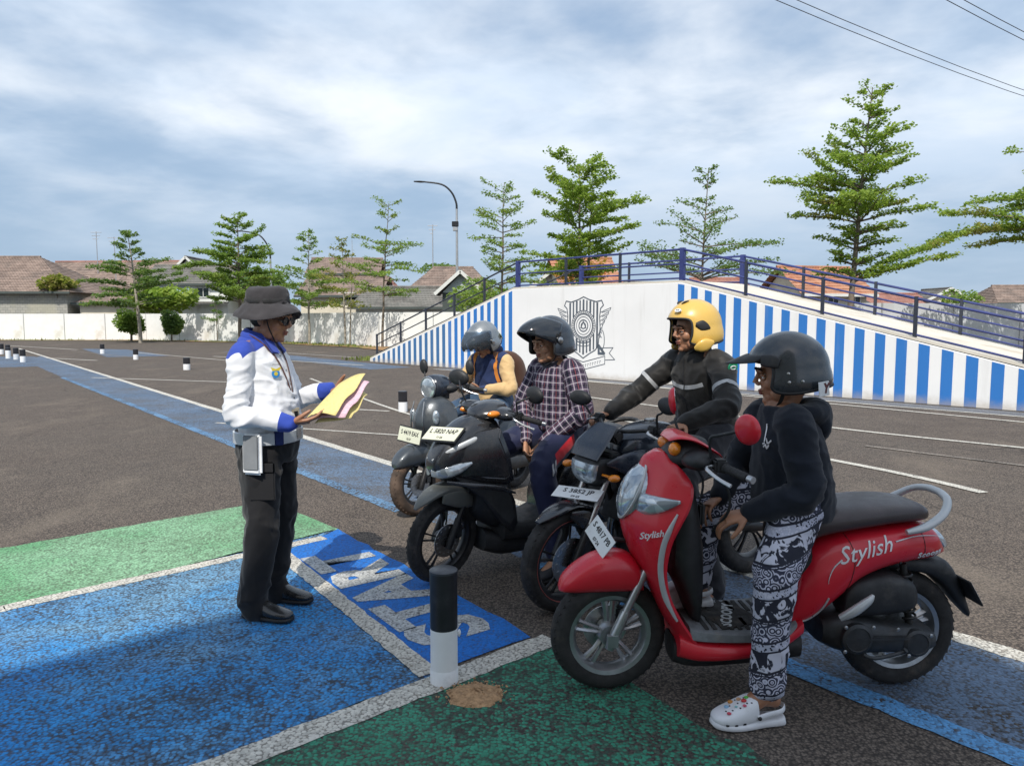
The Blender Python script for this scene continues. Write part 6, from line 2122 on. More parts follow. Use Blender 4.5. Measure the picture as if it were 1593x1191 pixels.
M_VIS_SMOKE = visor_mat('smoke_visor', (0.02, 0.025, 0.032), 0.78)
M_VIS_CLEAR = visor_mat('clear_visor', (0.10, 0.12, 0.14), 0.25)
M_LINING = mat('helmet_lining', (0.014, 0.014, 0.016), 0.9, bump=0.3, bscale=120)
M_TRIMB = mat('black_rubber_trim', (0.014, 0.014, 0.015), 0.6)
M_STRAP = mat('black_strap', (0.016, 0.016, 0.017), 0.8, bump=0.4, bscale=300)


def helmet(person, Mh, paint_m, open_lon=66, brow=72, low=128, jaw=62, size=(0.158, 0.132, 0.150), lift=0.030, back_drop=0.0):
    """open face shell on a lat-long grid; the opening runs from the brow down, cheeks sweep forward to the jaw"""
    M = Mh @ Matrix.Translation((-0.012, 0, lift))
    nlat, nlon = 26, 72
    bm = bmesh.new()
    bi = bmesh.new()
    rows = []
    for b_, sc in ((bm, 1.0), (bi, 0.915)):
        grid = []
        for i in range(nlat + 1):
            row = []
            for j in range(nlon):
                ph = 2 * pi * j / nlon - pi            # 0 = forward
                a = abs(ph)
                # lower edge: deep at the cheeks, a little higher at the nape
                lo = low - 10 * max(0, cos(ph)) - (8 - back_drop) * max(0, -cos(ph))
                # sector in front of the cheek edge ends at the brow
                f = i / nlat
                th = R(f * lo)
                if f * lo <= 0.01:
                    th = 0.0
                x = size[0] * sin(th) * cos(ph)
                y = size[1] * sin(th) * sin(ph)
                z = size[2] * cos(th)
                # fuller sides below the equator instead of a ball
                if th > pi / 2:
                    k = 1 + 0.42 * (th - pi / 2) ** 1.2
                    x, y = x * k, y * k
                    z *= 1.06
                if cos(ph) < 0:
                    x *= 1.04
                row.append(b_.verts.new((x * sc, y * sc, z * (sc if z > 0 else 1.0))))
            grid.append(row)
        for i in range(nlat):
            for j in range(nlon):
                ph0 = 360 * (j + 0.5) / nlon - 180
                lo = low - 10 * max(0, cos(R(ph0))) - (8 - back_drop) * max(0, -cos(R(ph0)))
                th0 = (i + 0.5) / nlat * lo
                lim = open_lon - max(0, th0 - 95) * (open_lon - jaw) / 30.0
                if th0 > 100:
                    lim = open_lon + (jaw - open_lon) * min(1, (th0 - 100) / 22)
                if abs(ph0) < lim and th0 > brow + 6 * (abs(ph0) / open_lon) ** 3:
                    continue
                vs = [grid[i][j], grid[i][(j + 1) % nlon], grid[i + 1][(j + 1) % nlon], grid[i + 1][j]]
                b_.faces.new(vs)
    out = []
    for b_, nm, m in ((bm, 'helmet', paint_m), (bi, 'lining', M_LINING)):
        bmesh.ops.remove_doubles(b_, verts=b_.verts, dist=0.0004)
        for v in [v for v in b_.verts if not v.link_faces]:
            b_.verts.remove(v)
        # relax the stair-stepped rim of the opening
        for _ in range(7):
            mv = {}
            for v in b_.verts:
                be = [e for e in v.link_edges if e.is_boundary]
                if len(be) == 2:
                    mv[v] = (be[0].other_vert(v).co + be[1].other_vert(v).co) / 2
            for v, c in mv.items():
                v.co = v.co.lerp(c, 0.6)
        bmesh.ops.recalc_face_normals(b_, faces=b_.faces)
        loops = None
        if nm == 'helmet':
            loops = []
            for v in b_.verts:
                be = [e for e in v.link_edges if e.is_boundary]
                if len(be) == 2:
                    loops.append(v)
            edge_pts = []
            if loops:
                st = loops[0]
                prev, cur_ = None, st
                while True:
                    edge_pts.append(cur_.co.copy())
                    nx = [e.other_vert(cur_) for e in cur_.link_edges if e.is_boundary and e.other_vert(cur_) is not prev]
                    if not nx or nx[0] is st or len(edge_pts) > 2000:
                        break
                    prev, cur_ = cur_, nx[0]
        bmesh.ops.solidify(b_, geom=b_.faces[:], thickness=0.010 if nm == 'helmet' else 0.004)
        me = bpy.data.meshes.new(nm)
        b_.to_mesh(me)
        b_.free()
        me.materials.append(m)
        me.polygons.foreach_set('use_smooth', [True] * len(me.polygons))
        me.set_sharp_from_angle(angle=R(50))
        me.transform(M)
        out.append(me)
    h = link('helmet', out[0], person)
    link('lining', out[1], h)
    mb = MB()
    mb.tube([tuple(M @ p) for p in edge_pts], 0.0065, 7, 1, loop=True)
    mb.build('edge_trim', M_TRIMB, h, 60)
    return h, M


def visor(h, M, m, a0, a1, lon=74, size=(0.166, 0.140, 0.157), tilt=0.0, name='visor', flare=0.0):
    """shield bent round the front of the helmet, swung up by tilt about the side pivots"""
    Mt = M @ Matrix.Rotation(-tilt, 4, 'Y')
    rings = []
    for i in range(11):
        th = R(a0 + (a1 - a0) * i / 10)
        row = []
        for j in range(25):
            u = -1 + 2 * j / 24
            ph = R(lon) * u
            k = 1 + flare * (i / 10)
            narrow = 1 - 0.10 * (i / 10) ** 2
            row.append(Mt @ V((size[0] * sin(th) * cos(ph) * k, size[1] * sin(th) * sin(ph * narrow) * (1 + 0.02 * i / 10), size[2] * cos(th))))
        rings.append(row)
    mb = MB()
    mb.ringloft(rings, closed=False, cap=False)
    me = mb.mesh(name, m, 60)
    bm = bmesh.new()
    bm.from_mesh(me)
    bmesh.ops.solidify(bm, geom=bm.faces[:], thickness=0.0025)
    bm.to_mesh(me)
    bm.free()
    o = link(name, me, h)
    return o


def pivots(h, M, m, x=0.015, z=0.0, r=0.02, y=0.136):
    for s in (-1, 1):
        mb = MB()
        mb.lathe([(r, 0), (r, 0.006), (r * 0.6, 0.010)], (0, 0, 0), 'Y', 16)
        q = M @ Matrix.Translation((x, s * y, z)) @ (Matrix.Rotation(pi, 4, 'Z') if s < 0 else Matrix())
        mb.xform(q)
        mb.build('visor_pivot', m, h, 40)


def chin_strap(h, Mh, m=None):
    mb = MB()
    mb.tube([tuple(Mh @ V(p)) for p in ((0.01, -0.10, -0.03), (0.03, -0.075, -0.095), (0.045, 0, -0.128), (0.03, 0.075, -0.095), (0.01, 0.10, -0.03))], 0.010, 8, 4, flat=(1.0, 0.35))
    mb.build('chin_strap', m or M_STRAP, h, 60)


def cloth(name, c, rough=0.85, var=0.10, vs=6.0, weave=420.0, bump=0.25, dirt=None, dirt_amt=0.0):
    t = NT(name)
    f = t.noise(vs, 5, 0.6)
    cc = t.mix(t.step(f, 0.3, 0.7), tuple(x * (1 - var) for x in c), tuple(min(1, x * (1 + var)) for x in c))
    if dirt:
        cc = t.mix(t.step(t.noise(vs * 0.8, 5, 0.7), 0.5, 0.75, 0, dirt_amt), cc, dirt)
    t.base(cc)
    t.rough(rough)
    t.set(Specular_IOR_Level=0.25, Sheen_Weight=0.15)
    t.bump(t.noise(weave, 2), bump, 0.002)
    return t.m


def shoe(person, an, toe, m, sole_m, name='shoe', h=0.075, w=0.048):
    """laced black shoe: upper and welted sole"""
    a, t_ = V(an), V(toe)
    zf = min(a.z - 0.075, t_.z - 0.02)
    d = V((t_.x - a.x, t_.y - a.y, 0)).normalized()
    lat = V((-d.y, d.x, 0))
    heel = V((a.x, a.y, zf)) - d * 0.055
    L_ = 0.275
    P = lambda f, z: tuple(heel + d * (L_ * f) + V((0, 0, z)))
    mb = MB()
    st = [(*P(0.00, 0.045), 0.030, 0.026), (*P(0.06, 0.050), 0.040, 0.033), (*P(0.22, 0.056), 0.046, 0.036), (*P(0.40, 0.052), 0.042, 0.040), (*P(0.58, 0.042), 0.032, 0.046), (*P(0.78, 0.034), 0.025, 0.048), (*P(0.93, 0.029), 0.019, 0.038), (*P(1.0, 0.026), 0.010, 0.020)]
    mb.sweep(st, 2.4, 20, 4, True, tuple(lat))
    mb.tube([P(0.18, 0.06), P(0.17, 0.12)], [0.042, 0.045], 16)
    up_ = mb.build(name, m, person, 50)
    mb = MB()
    st = [(*P(-0.01, 0.011), 0.011, 0.024), (*P(0.05, 0.011), 0.011, 0.036), (*P(0.30, 0.011), 0.011, 0.037), (*P(0.62, 0.011), 0.011, 0.049), (*P(0.82, 0.011), 0.011, 0.049), (*P(0.97, 0.012), 0.010, 0.036), (*P(1.02, 0.013), 0.008, 0.016)]
    mb.sweep(st, 4.0, 18, 3, True, tuple(lat))
    mb.build('sole', sole_m, up_, 50)
    mb = MB()
    for k in range(4):
        f = 0.40 + 0.075 * k
        z = 0.096 - 0.010 * k
        p = V(P(f, z))
        mb.tube([tuple(p - lat * 0.022 - V((0, 0, 0.006))), tuple(p), tuple(p + lat * 0.022 - V((0, 0, 0.006)))], 0.0024, 6, 2)
    mb.build('laces', M_STRAP, up_, 60)
    return up_


M_SHOE = mat('black_shoe_leather', (0.014, 0.014, 0.015), 0.28, 0, 0.2, 12.0, coat=0.3, dirt=(0.08, 0.07, 0.06), dirt_amt=0.3)
M_SOLE = mat('black_shoe_sole', (0.016, 0.015, 0.015), 0.7)

# ---------------- the officer ------------------------------------------
M_SHIRT_W = cloth('white_uniform_cloth', (0.72, 0.73, 0.76), 0.8, 0.03)
M_SHIRT_B = cloth('royal_blue_cloth', (0.030, 0.065, 0.36), 0.8, 0.10)
M_TROUSER = cloth('black_trouser_cloth', (0.013, 0.0125, 0.0135), 0.8, 0.15)
M_HAT = cloth('faded_black_hat_cloth', (0.045, 0.042, 0.045), 0.95, 0.2, 8.0, 300, 0.4)
M_BELT = mat('silver_white_belt', (0.52, 0.55, 0.58), 0.35, 0.2, 0.08, 10.0)
M_NAVYC = cloth('navy_strap_cloth', (0.018, 0.03, 0.12), 0.8)
M_POUCHG = cloth('grey_reflective_cloth', (0.22, 0.23, 0.24), 0.6)
M_POUCHW = cloth('white_piping', (0.78, 0.79, 0.80), 0.7)
M_GOLD = mat('yellow_badge_print', (0.70, 0.55, 0.05), 0.5)
M_CYAN = mat('blue_badge_print', (0.03, 0.25, 0.60), 0.5)
M_CARD = mat('identity_card', (0.55, 0.47, 0.33), 0.4)
M_LANY = cloth('maroon_lanyard', (0.10, 0.045, 0.04), 0.8)

OFF_LOC, OFF_RZ = (-1.275, 3.83, 0), R(-6)
J = dict(pelvis=V((-0.005, 0, 0.93)), chest=V((-0.03, 0, 1.24)), neck=V((-0.035, 0, 1.42)), head=V((0.030, 0, 1.548)),
         shL=V((-0.03, 0.172, 1.375)), elL=V((0.055, 0.235, 1.11)), wrL=V((0.285, 0.150, 1.165)),
         shR=V((-0.050, -0.172, 1.375)), elR=V((-0.050, -0.240, 1.085)), wrR=V((0.205, -0.195, 1.035)),
         hipL=V((0.0, 0.095, 0.90)), knL=V((0.005, 0.105, 0.48)), anL=V((-0.045, 0.115, 0.095)), toeL=V((0.12, 0.10, 0.03)),
         hipR=V((-0.005, -0.095, 0.90)), knR=V((0.005, -0.11, 0.48)), anR=V((-0.050, -0.125, 0.095)), toeR=V((0.12, -0.15, 0.03)))
off, MH = make_body('officer in white and blue uniform shirt and black bucket hat reading papers', OFF_LOC, OFF_RZ, J, M_SKIN_A,
                    {'R': dict(d=(0.86, 0.30, 0.12), n=(0.1, 0.25, 1.0), side=1, curls=(0.28, 0.3, 0.34, 0.4), thumb=(0.85, 0.30, 0.38), thumb_curl=0.2),
                     'L': dict(d=(0.92, -0.18, 0.12), n=(0.1, -0.2, 1.0), side=-1, curls=(0.28, 0.3, 0.34, 0.4), thumb=(0.75, 0.1, 0.75), thumb_curl=0.2)},
                    yaw=R(-6), pitch=R(10))
mb = MB()
torso_sweep(mb, [(0.0, 0, 0.93, 0.120, 0.150), (0.004, 0, 0.965, 0.134, 0.164), (0.010, 0, 1.02, 0.146, 0.170), (0.008, 0, 1.10, 0.144, 0.168), (-0.006, 0, 1.20, 0.134, 0.168), (-0.026, 0, 1.30, 0.118, 0.170), (-0.040, 0, 1.375, 0.092, 0.160), (-0.045, 0, 1.425, 0.082, 0.120), (-0.040, 0, 1.455, 0.066, 0.075)])
for s, sg in (('L', 1), ('R', -1)):
    sh, el, wr = J['sh' + s], J['el' + s], J['wr' + s]
    limb(mb, [sh + V((0.0, -0.03 * sg, 0.0)), sh + V((0, 0.010 * sg, -0.03)), sh.lerp(el, 0.55), el, el.lerp(wr, 0.4), el.lerp(wr, 0.8), wr.lerp(el, 0.03)], [0.060, 0.061, 0.055, 0.051, 0.049, 0.044, 0.040], 16, 4)
me = fuse(mb, 0.0075, 4, 'shirt')


def arm_boost(p):
    b = 1.0
    for s in 'LR':
        b += 1.1 * math.exp(-((p - J['el' + s]).length / 0.10) ** 2)
    return b + 0.7 * math.exp(-((p.z - 1.02) / 0.05) ** 2)


folds(me, 0.0095, 7.0, 13.0, 1, arm_boost)


def shirt_reg(c):
    best = -1.0
    for s in 'LR':
        u = (J['el' + s] - J['wr' + s]).normalized()
        q = c - J['wr' + s]
        if q.length < 0.12:
            best = max(best, 0.052 - q.dot(u))
    if abs(c.y) < 0.22 and c.z < 1.0:
        best = max(best, 0.968 - c.z)
    yoke = min(c.z - (1.352 + 1.3 * max(0, c.x + 0.015)), 0.235 - abs(c.y))
    return max(best, yoke)


mask(me, 1, shirt_reg)
me.materials.append(region_cloth('white_blue_uniform_cloth', [(0.72, 0.73, 0.76), (0.030, 0.065, 0.36)], var=0.03))
shirt = link('shirt', me, off)
mb = MB()
for s in (-1, 1):
    mb.sweep([(-0.095, 0, 1.475, 0.006, 0.001), (-0.095, 0, 1.475, 0.006, 0.001)], 2, 8, 1) if False else None
ring = [(-0.035 + 0.073 * cos(a), 0.078 * sin(a), 1.462 - 0.022 * cos(a)) for a in [2 * pi * k / 30 for k in range(30)]]
mb.tube(ring, 0.017, 10, 1, flat=(0.5, 1.5), loop=True)
mb.build('collar', M_SHIRT_B, shirt, 60)
for s in (-1, 1):
    mb = MB()
    mb.add([(0.035, s * 0.012, 1.452), (0.022, s * 0.075, 1.452), (0.075, s * 0.085, 1.382), (0.090, s * 0.030, 1.372)], [(0, 1, 2, 3)])
    mb.add([(0.029, s * 0.012, 1.446), (0.016, s * 0.075, 1.446), (0.069, s * 0.085, 1.376), (0.084, s * 0.030, 1.366)], [(3, 2, 1, 0)])
    mb.build('collar_flap', M_SHIRT_B, shirt, 0)
for k in range(5):
    ok_, q_, n_, _i = shirt.ray_cast(V((0.5, 0.0, 1.355 - 0.072 * k)), V((-1, 0, 0)))
    if ok_:
        mb = MB()
        mb.ball(tuple(q_ + n_ * 0.001), (0.003, 0.006, 0.006), 8, 6)
        mb.build('button', M_POUCHG, shirt, 60)
# chest badge on the side towards the viewer
bm_ = frame_matrix((0.098, -0.112, 1.285), (0.62, 0.78, 0), (0.05, 0, 1))
mb = MB()
mb.cur = 0
mb.lathe([(0.022, 0.002), (0.022, 0.004)], (0, -0.012, 0), 'Z', 20)
mb.xform(bm_)
bd = mb.build('chest_badge', M_CYAN, shirt, 0)
mb = MB()
mb.add([(-0.020, 0.002, 0.0045), (0.020, 0.002, 0.0045), (0.028, 0.022, 0.0045), (0.0, 0.012, 0.0045), (-0.028, 0.022, 0.0045)], [(0, 1, 3), (1, 2, 3), (0, 3, 4)])
mb.lathe([(0.010, 0.0042), (0.010, 0.005)], (0.0, -0.012, 0), 'Z', 14)
mb.xform(bm_)
mb.build('badge_print', M_GOLD, bd, 0)
text_obj('badge_lettering', 'POLDA', 0.011, M_INKBLACK, bd, bm_ @ Matrix.Translation((0, 0.034, 0.004)), extrude=0.0003)
# trousers
mb = MB()
torso_sweep(mb, [(0.0, 0, 0.80, 0.115, 0.160), (-0.004, 0, 0.86, 0.142, 0.180), (0.0, 0, 0.92, 0.145, 0.178), (0.002, 0, 0.965, 0.146, 0.174)])
for s, sg in (('L', 1), ('R', -1)):
    hp, kn, an = J['hip' + s], J['kn' + s], J['an' + s]
    limb(mb, [hp + V((0, 0.0, -0.02)), hp.lerp(kn, 0.35), hp.lerp(kn, 0.75), kn, kn.lerp(an, 0.5), an + V((0, 0, 0.04)), an + V((0.012, 0, -0.040))], [0.102, 0.096, 0.086, 0.079, 0.073, 0.070, 0.069], 18, 4)
me = fuse(mb, 0.0085, 4, 'trousers')
folds(me, 0.0115, 8.0, 6.5, 2, lambda p: 0.6 + 1.2 * math.exp(-((p.z - 0.48) / 0.1) ** 2) + 1.3 * math.exp(-((p.z - 0.14) / 0.10) ** 2) + 0.8 * math.exp(-((p.z - 0.78) / 0.1) ** 2))
paint(me, [M_TROUSER], lambda c, n: 0)
trs = link('trousers', me, off)
mb = MB()
mb.box((0.045, -0.186, 0.735), (0.13, 0.018, 0.19), M=Matrix.Rotation(R(6), 3, 'Z'))
mb.box((0.045, -0.196, 0.81), (0.135, 0.012, 0.055), M=Matrix.Rotation(R(6), 3, 'Z'))
mb.build('cargo_pocket', M_TROUSER, trs, 0, 0.012)
shoe(off, J['anR'], J['toeR'], M_SHOE, M_SOLE)
shoe(off, J['anL'], J['toeL'], M_SHOE, M_SOLE)
# belt, pouch and straps
mb = MB()
rings = []
for z, g in ((0.915, 0.004), (0.919, 0.012), (0.975, 0.012), (0.979, 0.004)):
    rings.append([V((0.002 + (0.153 + g) * sgnpow(cos(2 * pi * j / 40), 0.9), (0.181 + g) * sgnpow(sin(2 * pi * j / 40), 0.9), z)) for j in range(40)])
mb.ringloft(rings, cap=False)
belt = mb.build('belt', M_BELT, off, 40)
mb = MB()
mb.box((0.164, 0.0, 0.956), (0.012, 0.06, 0.058))
mb.build('buckle', M_STEEL, belt, 0, 0.004)
mb = MB()
mb.box((0.118, -0.140, 0.952), (0.046, 0.022, 0.075), M=Matrix.Rotation(R(42), 3, 'Z'))
mb.build('belt_loop', M_NAVYC, belt, 0, 0.005)
mb = MB()
pm = frame_matrix((0.012, -0.212, 0.900), (0.985, -0.17, 0), (0.10, 0, 1))
mb.box((0, -0.02, 0.0), (0.108, 0.205, 0.030))
mb.xform(pm)
po = mb.build('radio_pouch', M_POUCHW, off, 0, 0.012)
mb = MB()
mb.box((0.0, -0.012, 0.016), (0.086, 0.172, 0.008))
mb.xform(pm)
mb.build('pouch_flap', M_POUCHG, po, 0, 0.004)
# lanyard with card
mb = MB()
mb.tube([(-0.09, -0.055, 1.475), (-0.02, -0.086, 1.455), (0.075, -0.062, 1.36), (0.128, -0.03, 1.22), (0.146, -0.015, 1.10)], 0.006, 8, 4, flat=(1.2, 0.35))
mb.tube([(-0.09, 0.055, 1.475), (-0.02, 0.080, 1.455), (0.075, 0.050, 1.36), (0.130, 0.005, 1.22), (0.148, -0.012, 1.10)], 0.006, 8, 4, flat=(1.2, 0.35))
ly = mb.build('lanyard', M_LANY, off, 60)
mb = MB()
mb.box((0.158, -0.02, 1.045), (0.006, 0.058, 0.088), M=Matrix.Rotation(R(-18), 3, 'Z'))
mb.build('card', M_CARD, ly, 0, 0.002)
mb = MB()
mb.box((0.1625, -0.0215, 1.058), (0.004, 0.024, 0.030), M=Matrix.Rotation(R(-18), 3, 'Z'))
mb.build('card_photo', M_INKBLACK, ly, 0)
# bucket hat with drooping brim and chin cord
mb = MB()
rings = []
hr = random.Random(4)
for (r, z, wv) in ((0.172, -0.022, 0.016), (0.168, -0.010, 0.015), (0.150, 0.010, 0.009), (0.126, 0.028, 0.004), (0.114, 0.036, 0.002), (0.111, 0.060, 0.002), (0.108, 0.090, 0.003), (0.102, 0.114, 0.004), (0.090, 0.127, 0.006), (0.060, 0.133, 0.005), (0.01, 0.132, 0.002)):
    rings.append([V((r * 1.08 * cos(a) - 0.012, r * 0.93 * sin(a), z + 0.030 + wv * (cos(2 * a + 0.4) * 0.75 + 0.45 * sin(3 * a + 1.0)) - (0.024 if r > 0.14 else 0) * abs(sin(a)) ** 2)) for a in [2 * pi * j / 48 for j in range(48)]])
mb.ringloft(rings, cap=True)
me = mb.mesh('hat', M_HAT, 60)
bm = bmesh.new()
bm.from_mesh(me)
bmesh.ops.delete(bm, geom=[f for f in bm.faces if len(f.verts) > 20 and f.calc_center_median().z < 0.1], context='FACES')
bmesh.ops.subdivide_edges(bm, edges=bm.edges[:], cuts=1, use_grid_fill=True)
bmesh.ops.solidify(bm, geom=bm.faces[:], thickness=0.004)
bm.to_mesh(me)
bm.free()
folds(me, 0.008, 15, 22, 6)
me.transform(MH @ Matrix.Translation((-0.008, 0, 0.016)) @ Matrix.Rotation(R(-9), 4, 'Y') @ Matrix.Diagonal((0.92, 0.94, 0.88, 1)))
me.polygons.foreach_set('use_smooth', [True] * len(me.polygons))
hat = link('hat', me, off)
mb = MB()
mb.tube([tuple(MH @ Matrix.Translation((-0.008, 0, 0.016)) @ Matrix.Rotation(R(-9), 4, 'Y') @ Matrix.Diagonal((0.92, 0.94, 0.88, 1)) @ V((-0.012 + 0.1225 * cos(a), 0.1055 * sin(a), 0.080))) for a in [2 * pi * k / 36 for k in range(36)]], 0.011, 8, 1, flat=(0.3, 1.2), loop=True)
mb.build('hat_band', M_STRAP, hat, 60)
mb = MB()
for s in (-1, 1):
    mb.tube([tuple(MH @ V(p)) for p in ((0.02, s * 0.092, 0.04), (0.035, s * 0.076, -0.03), (0.055, s * 0.05, -0.085), (0.05, s * 0.012, -0.112), (0.05, 0, -0.114))], 0.0035, 6, 4)
mb.build('chin_cord', M_STRAP, hat, 60)
mb = MB()
for s in (-1, 1):
    mb.tube([tuple(MH @ V((0.104 + 0.004 * cos(a), s * 0.032 + 0.024 * cos(a), 0.005 + 0.018 * sin(a)))) for a in [2 * pi * k / 20 for k in range(20)]], 0.0024, 6, 1, loop=True)
    mb.tube([tuple(MH @ V(p)) for p in ((0.102, s * 0.055, 0.010), (0.05, s * 0.078, 0.010), (-0.015, s * 0.084, 0.004))], 0.0024, 6, 2)
mb.tube([tuple(MH @ V(p)) for p in ((0.108, -0.010, 0.010), (0.114, 0, 0.013), (0.108, 0.010, 0.010))], 0.0024, 6, 2)
gl = mb.build('glasses', M_TRIMB, off, 60)
for s in (-1, 1):
    mb = MB()
    mb.lathe([(0.023, 0.0), (0.0225, 0.0015), (0.002, 0.002)], (0, 0, 0), 'X', 18)
    mb.xform(MH @ Matrix.Translation((0.104, s * 0.032, 0.005)))
    mb.build('lens', M_VIS_SMOKE, gl, 40)
mb = MB()
mb.ball((-0.028, 0, 0.022), (0.094, 0.081, 0.090), 18, 12)
mb.xform(MH)
mb.build('hair', M_HAIR, off, 60)

# papers in the officer's hands: three bent sheets
def paper(name, m, A, B, C, D, sag, z_off, seed):
    A, B, C, D = V(A), V(B), V(C), V(D)
    rr = random.Random(seed)
    rings = []
    for i in range(15):
        u = i / 14
        row = []
        for j in range(11):
            w = j / 10
            p = A.lerp(D, u).lerp(B.lerp(C, u), w)
            p += V((0, 0, sag * sin(pi * u) + z_off - 0.035 * sag * u + 0.010 * sin(3.0 * w * pi + u * 4 + seed) * u))
            row.append(p)
        rings.append(row)
    mb = MB()
    mb.ringloft(rings, closed=False, cap=False)
    me = mb.mesh(name, m, 60)
    bm = bmesh.new()
    bm.from_mesh(me)
    bmesh.ops.solidify(bm, geom=bm.faces[:], thickness=0.0008)
    bm.to_mesh(me)
    bm.free()
    return me


def paper_mat(name, c, ink):
    t = NT(name)
    x, y, z = t.xyz(t.obj)
    ln = t.step(t.math('SINE', t.math('MULTIPLY', t.math('ADD', y, t.math('MULTIPLY', z, 0.5)), 520.0)), 0.2, 0.6)
    wd_ = t.step(t.noise(70.0, 3, 0.6), 0.47, 0.56)
    t.base(t.mix(t.math('MULTIPLY', t.math('MULTIPLY', ln, wd_), 0.55), c, ink))
    t.rough(0.75)
    return t.m


M_YEL = paper_mat('yellow_form_paper', (0.72, 0.60, 0.24), (0.28, 0.25, 0.14))
M_PINK = paper_mat('pink_form_paper', (0.72, 0.47, 0.55), (0.3, 0.2, 0.25))
pp = thing('papers', 'yellow and pink printed forms held open by the officer', 'papers', OFF_LOC, OFF_RZ)
link('sheet', paper('sheet', M_YEL, (0.275, -0.185, 1.055), (0.345, 0.115, 1.205), (0.495, 0.105, 1.252), (0.425, -0.170, 1.082), 0.018, 0.0, 1), pp)
link('sheet', paper('sheet', M_PINK, (0.300, -0.165, 1.050), (0.365, 0.110, 1.198), (0.520, 0.095, 1.222), (0.462, -0.135, 1.068), 0.012, -0.006, 2), pp)
link('sheet', paper('sheet', M_YEL, (0.310, -0.150, 1.042), (0.375, 0.105, 1.190), (0.515, 0.075, 1.172), (0.480, -0.095, 1.058), 0.006, -0.012, 3), pp)

# ---------------- riders ------------------------------------------------
def rider_clothes(person, J, torso, top_mat, leg_mat, r_arm, r_leg, seed, hem_fn=None, amp=0.008, vox=0.0085, fx=8.0, fz=10.0, names=('shirt', 'trousers'), masks=(), lmasks=(), leg_amp=None, cuff=0.04, ankle=0.0):
    mb = MB()
    torso_sweep(mb, torso)
    for s, sg in (('L', 1), ('R', -1)):
        sh, el, wr = J['sh' + s], J['el' + s], J['wr' + s]
        limb(mb, [sh + V((0.0, -0.03 * sg, 0.005)), sh + V((0, 0.008 * sg, -0.02)), sh.lerp(el, 0.55), el, el.lerp(wr, 0.4), el.lerp(wr, 0.82), wr.lerp(el, cuff)], [r_arm * k for k in (1.08, 1.08, 0.96, 0.90, 0.82, 0.72, 0.62)], 16, 4)
    me = fuse(mb, vox, 4, names[0])
    for i, fn in enumerate(masks):
        mask(me, i + 1, fn)
    folds(me, amp, fx, fz, seed, lambda p: 0.8 + 1.0 * sum(math.exp(-((p - J['el' + s]).length / 0.11) ** 2) for s in 'LR'))
    me.materials.append(top_mat)
    top = link(names[0], me, person)
    mb = MB()
    pv = J['pelvis']
    torso_sweep(mb, [(pv.x, pv.y, pv.z - 0.085, 0.105, 0.150), (pv.x, pv.y, pv.z - 0.02, 0.135, 0.172), (pv.x, pv.y, pv.z + 0.05, 0.130, 0.165), (pv.x, pv.y, pv.z + 0.11, 0.110, 0.15)])
    for s in 'LR':
        hp, kn, an = J['hip' + s], J['kn' + s], J['an' + s]
        limb(mb, [pv.lerp(hp, 0.6), hp, hp.lerp(kn, 0.5), kn, kn.lerp(an, 0.5), an + (kn - an).normalized() * (0.03 + ankle), an + (kn - an).normalized() * ankle], [r_leg * k for k in (1.12, 1.12, 1.0, 0.86, 0.76, 0.68, 0.66)], 16, 4)
    me = fuse(mb, vox, 4, names[1])
    for i, fn in enumerate(lmasks):
        mask(me, i + 1, fn)
    folds(me, leg_amp or amp, 8.0, 8.0, seed + 3, lambda p: 0.7 + 1.0 * sum(math.exp(-((p - J['kn' + s]).length / 0.12) ** 2) + 0.9 * math.exp(-((p - J['an' + s]).length / 0.12) ** 2) for s in 'LR'))
    me.materials.append(leg_mat)
    low = link(names[1], me, person)
    return top, low


def on_surface(me_obj, p, d, lift=0.002):
    """nearest hit on a garment from p along d, in the garment's own space"""
    ok, loc, nrm, idx = me_obj.ray_cast(V(p), V(d).normalized())
    if not ok:
        ok, loc, nrm, idx = me_obj.closest_point_on_mesh(V(p))
    return loc + nrm * lift, nrm


M_REFL = mat('silver_reflective_tape', (0.42, 0.43, 0.44), 0.45, 0, 0.1, 20.0)


def tape(garment, path, w, m, name='reflective_tape', lift=0.003, d=None):
    """ribbon that lies on a garment; path of points dropped along d (or to the nearest surface)"""
    L_, R_ = [], []
    pts = [V(p) for p in catmull(path, 5)]
    for i, p in enumerate(pts):
        if d is not None:
            q, n = on_surface(garment, p, d, lift)
        else:
            ok, loc, n, idx = garment.closest_point_on_mesh(p)
            q = loc + n * lift
        t = (pts[min(i + 1, len(pts) - 1)] - pts[max(i - 1, 0)]).normalized()
        sd = t.cross(n).normalized() * (w / 2)
        L_.append(q + sd)
        R_.append(q - sd)
    mb = MB()
    mb.ringloft([[a, b] for a, b in zip(L_, R_)], closed=False, cap=False)
    return mb.build(name, m, garment, 60)


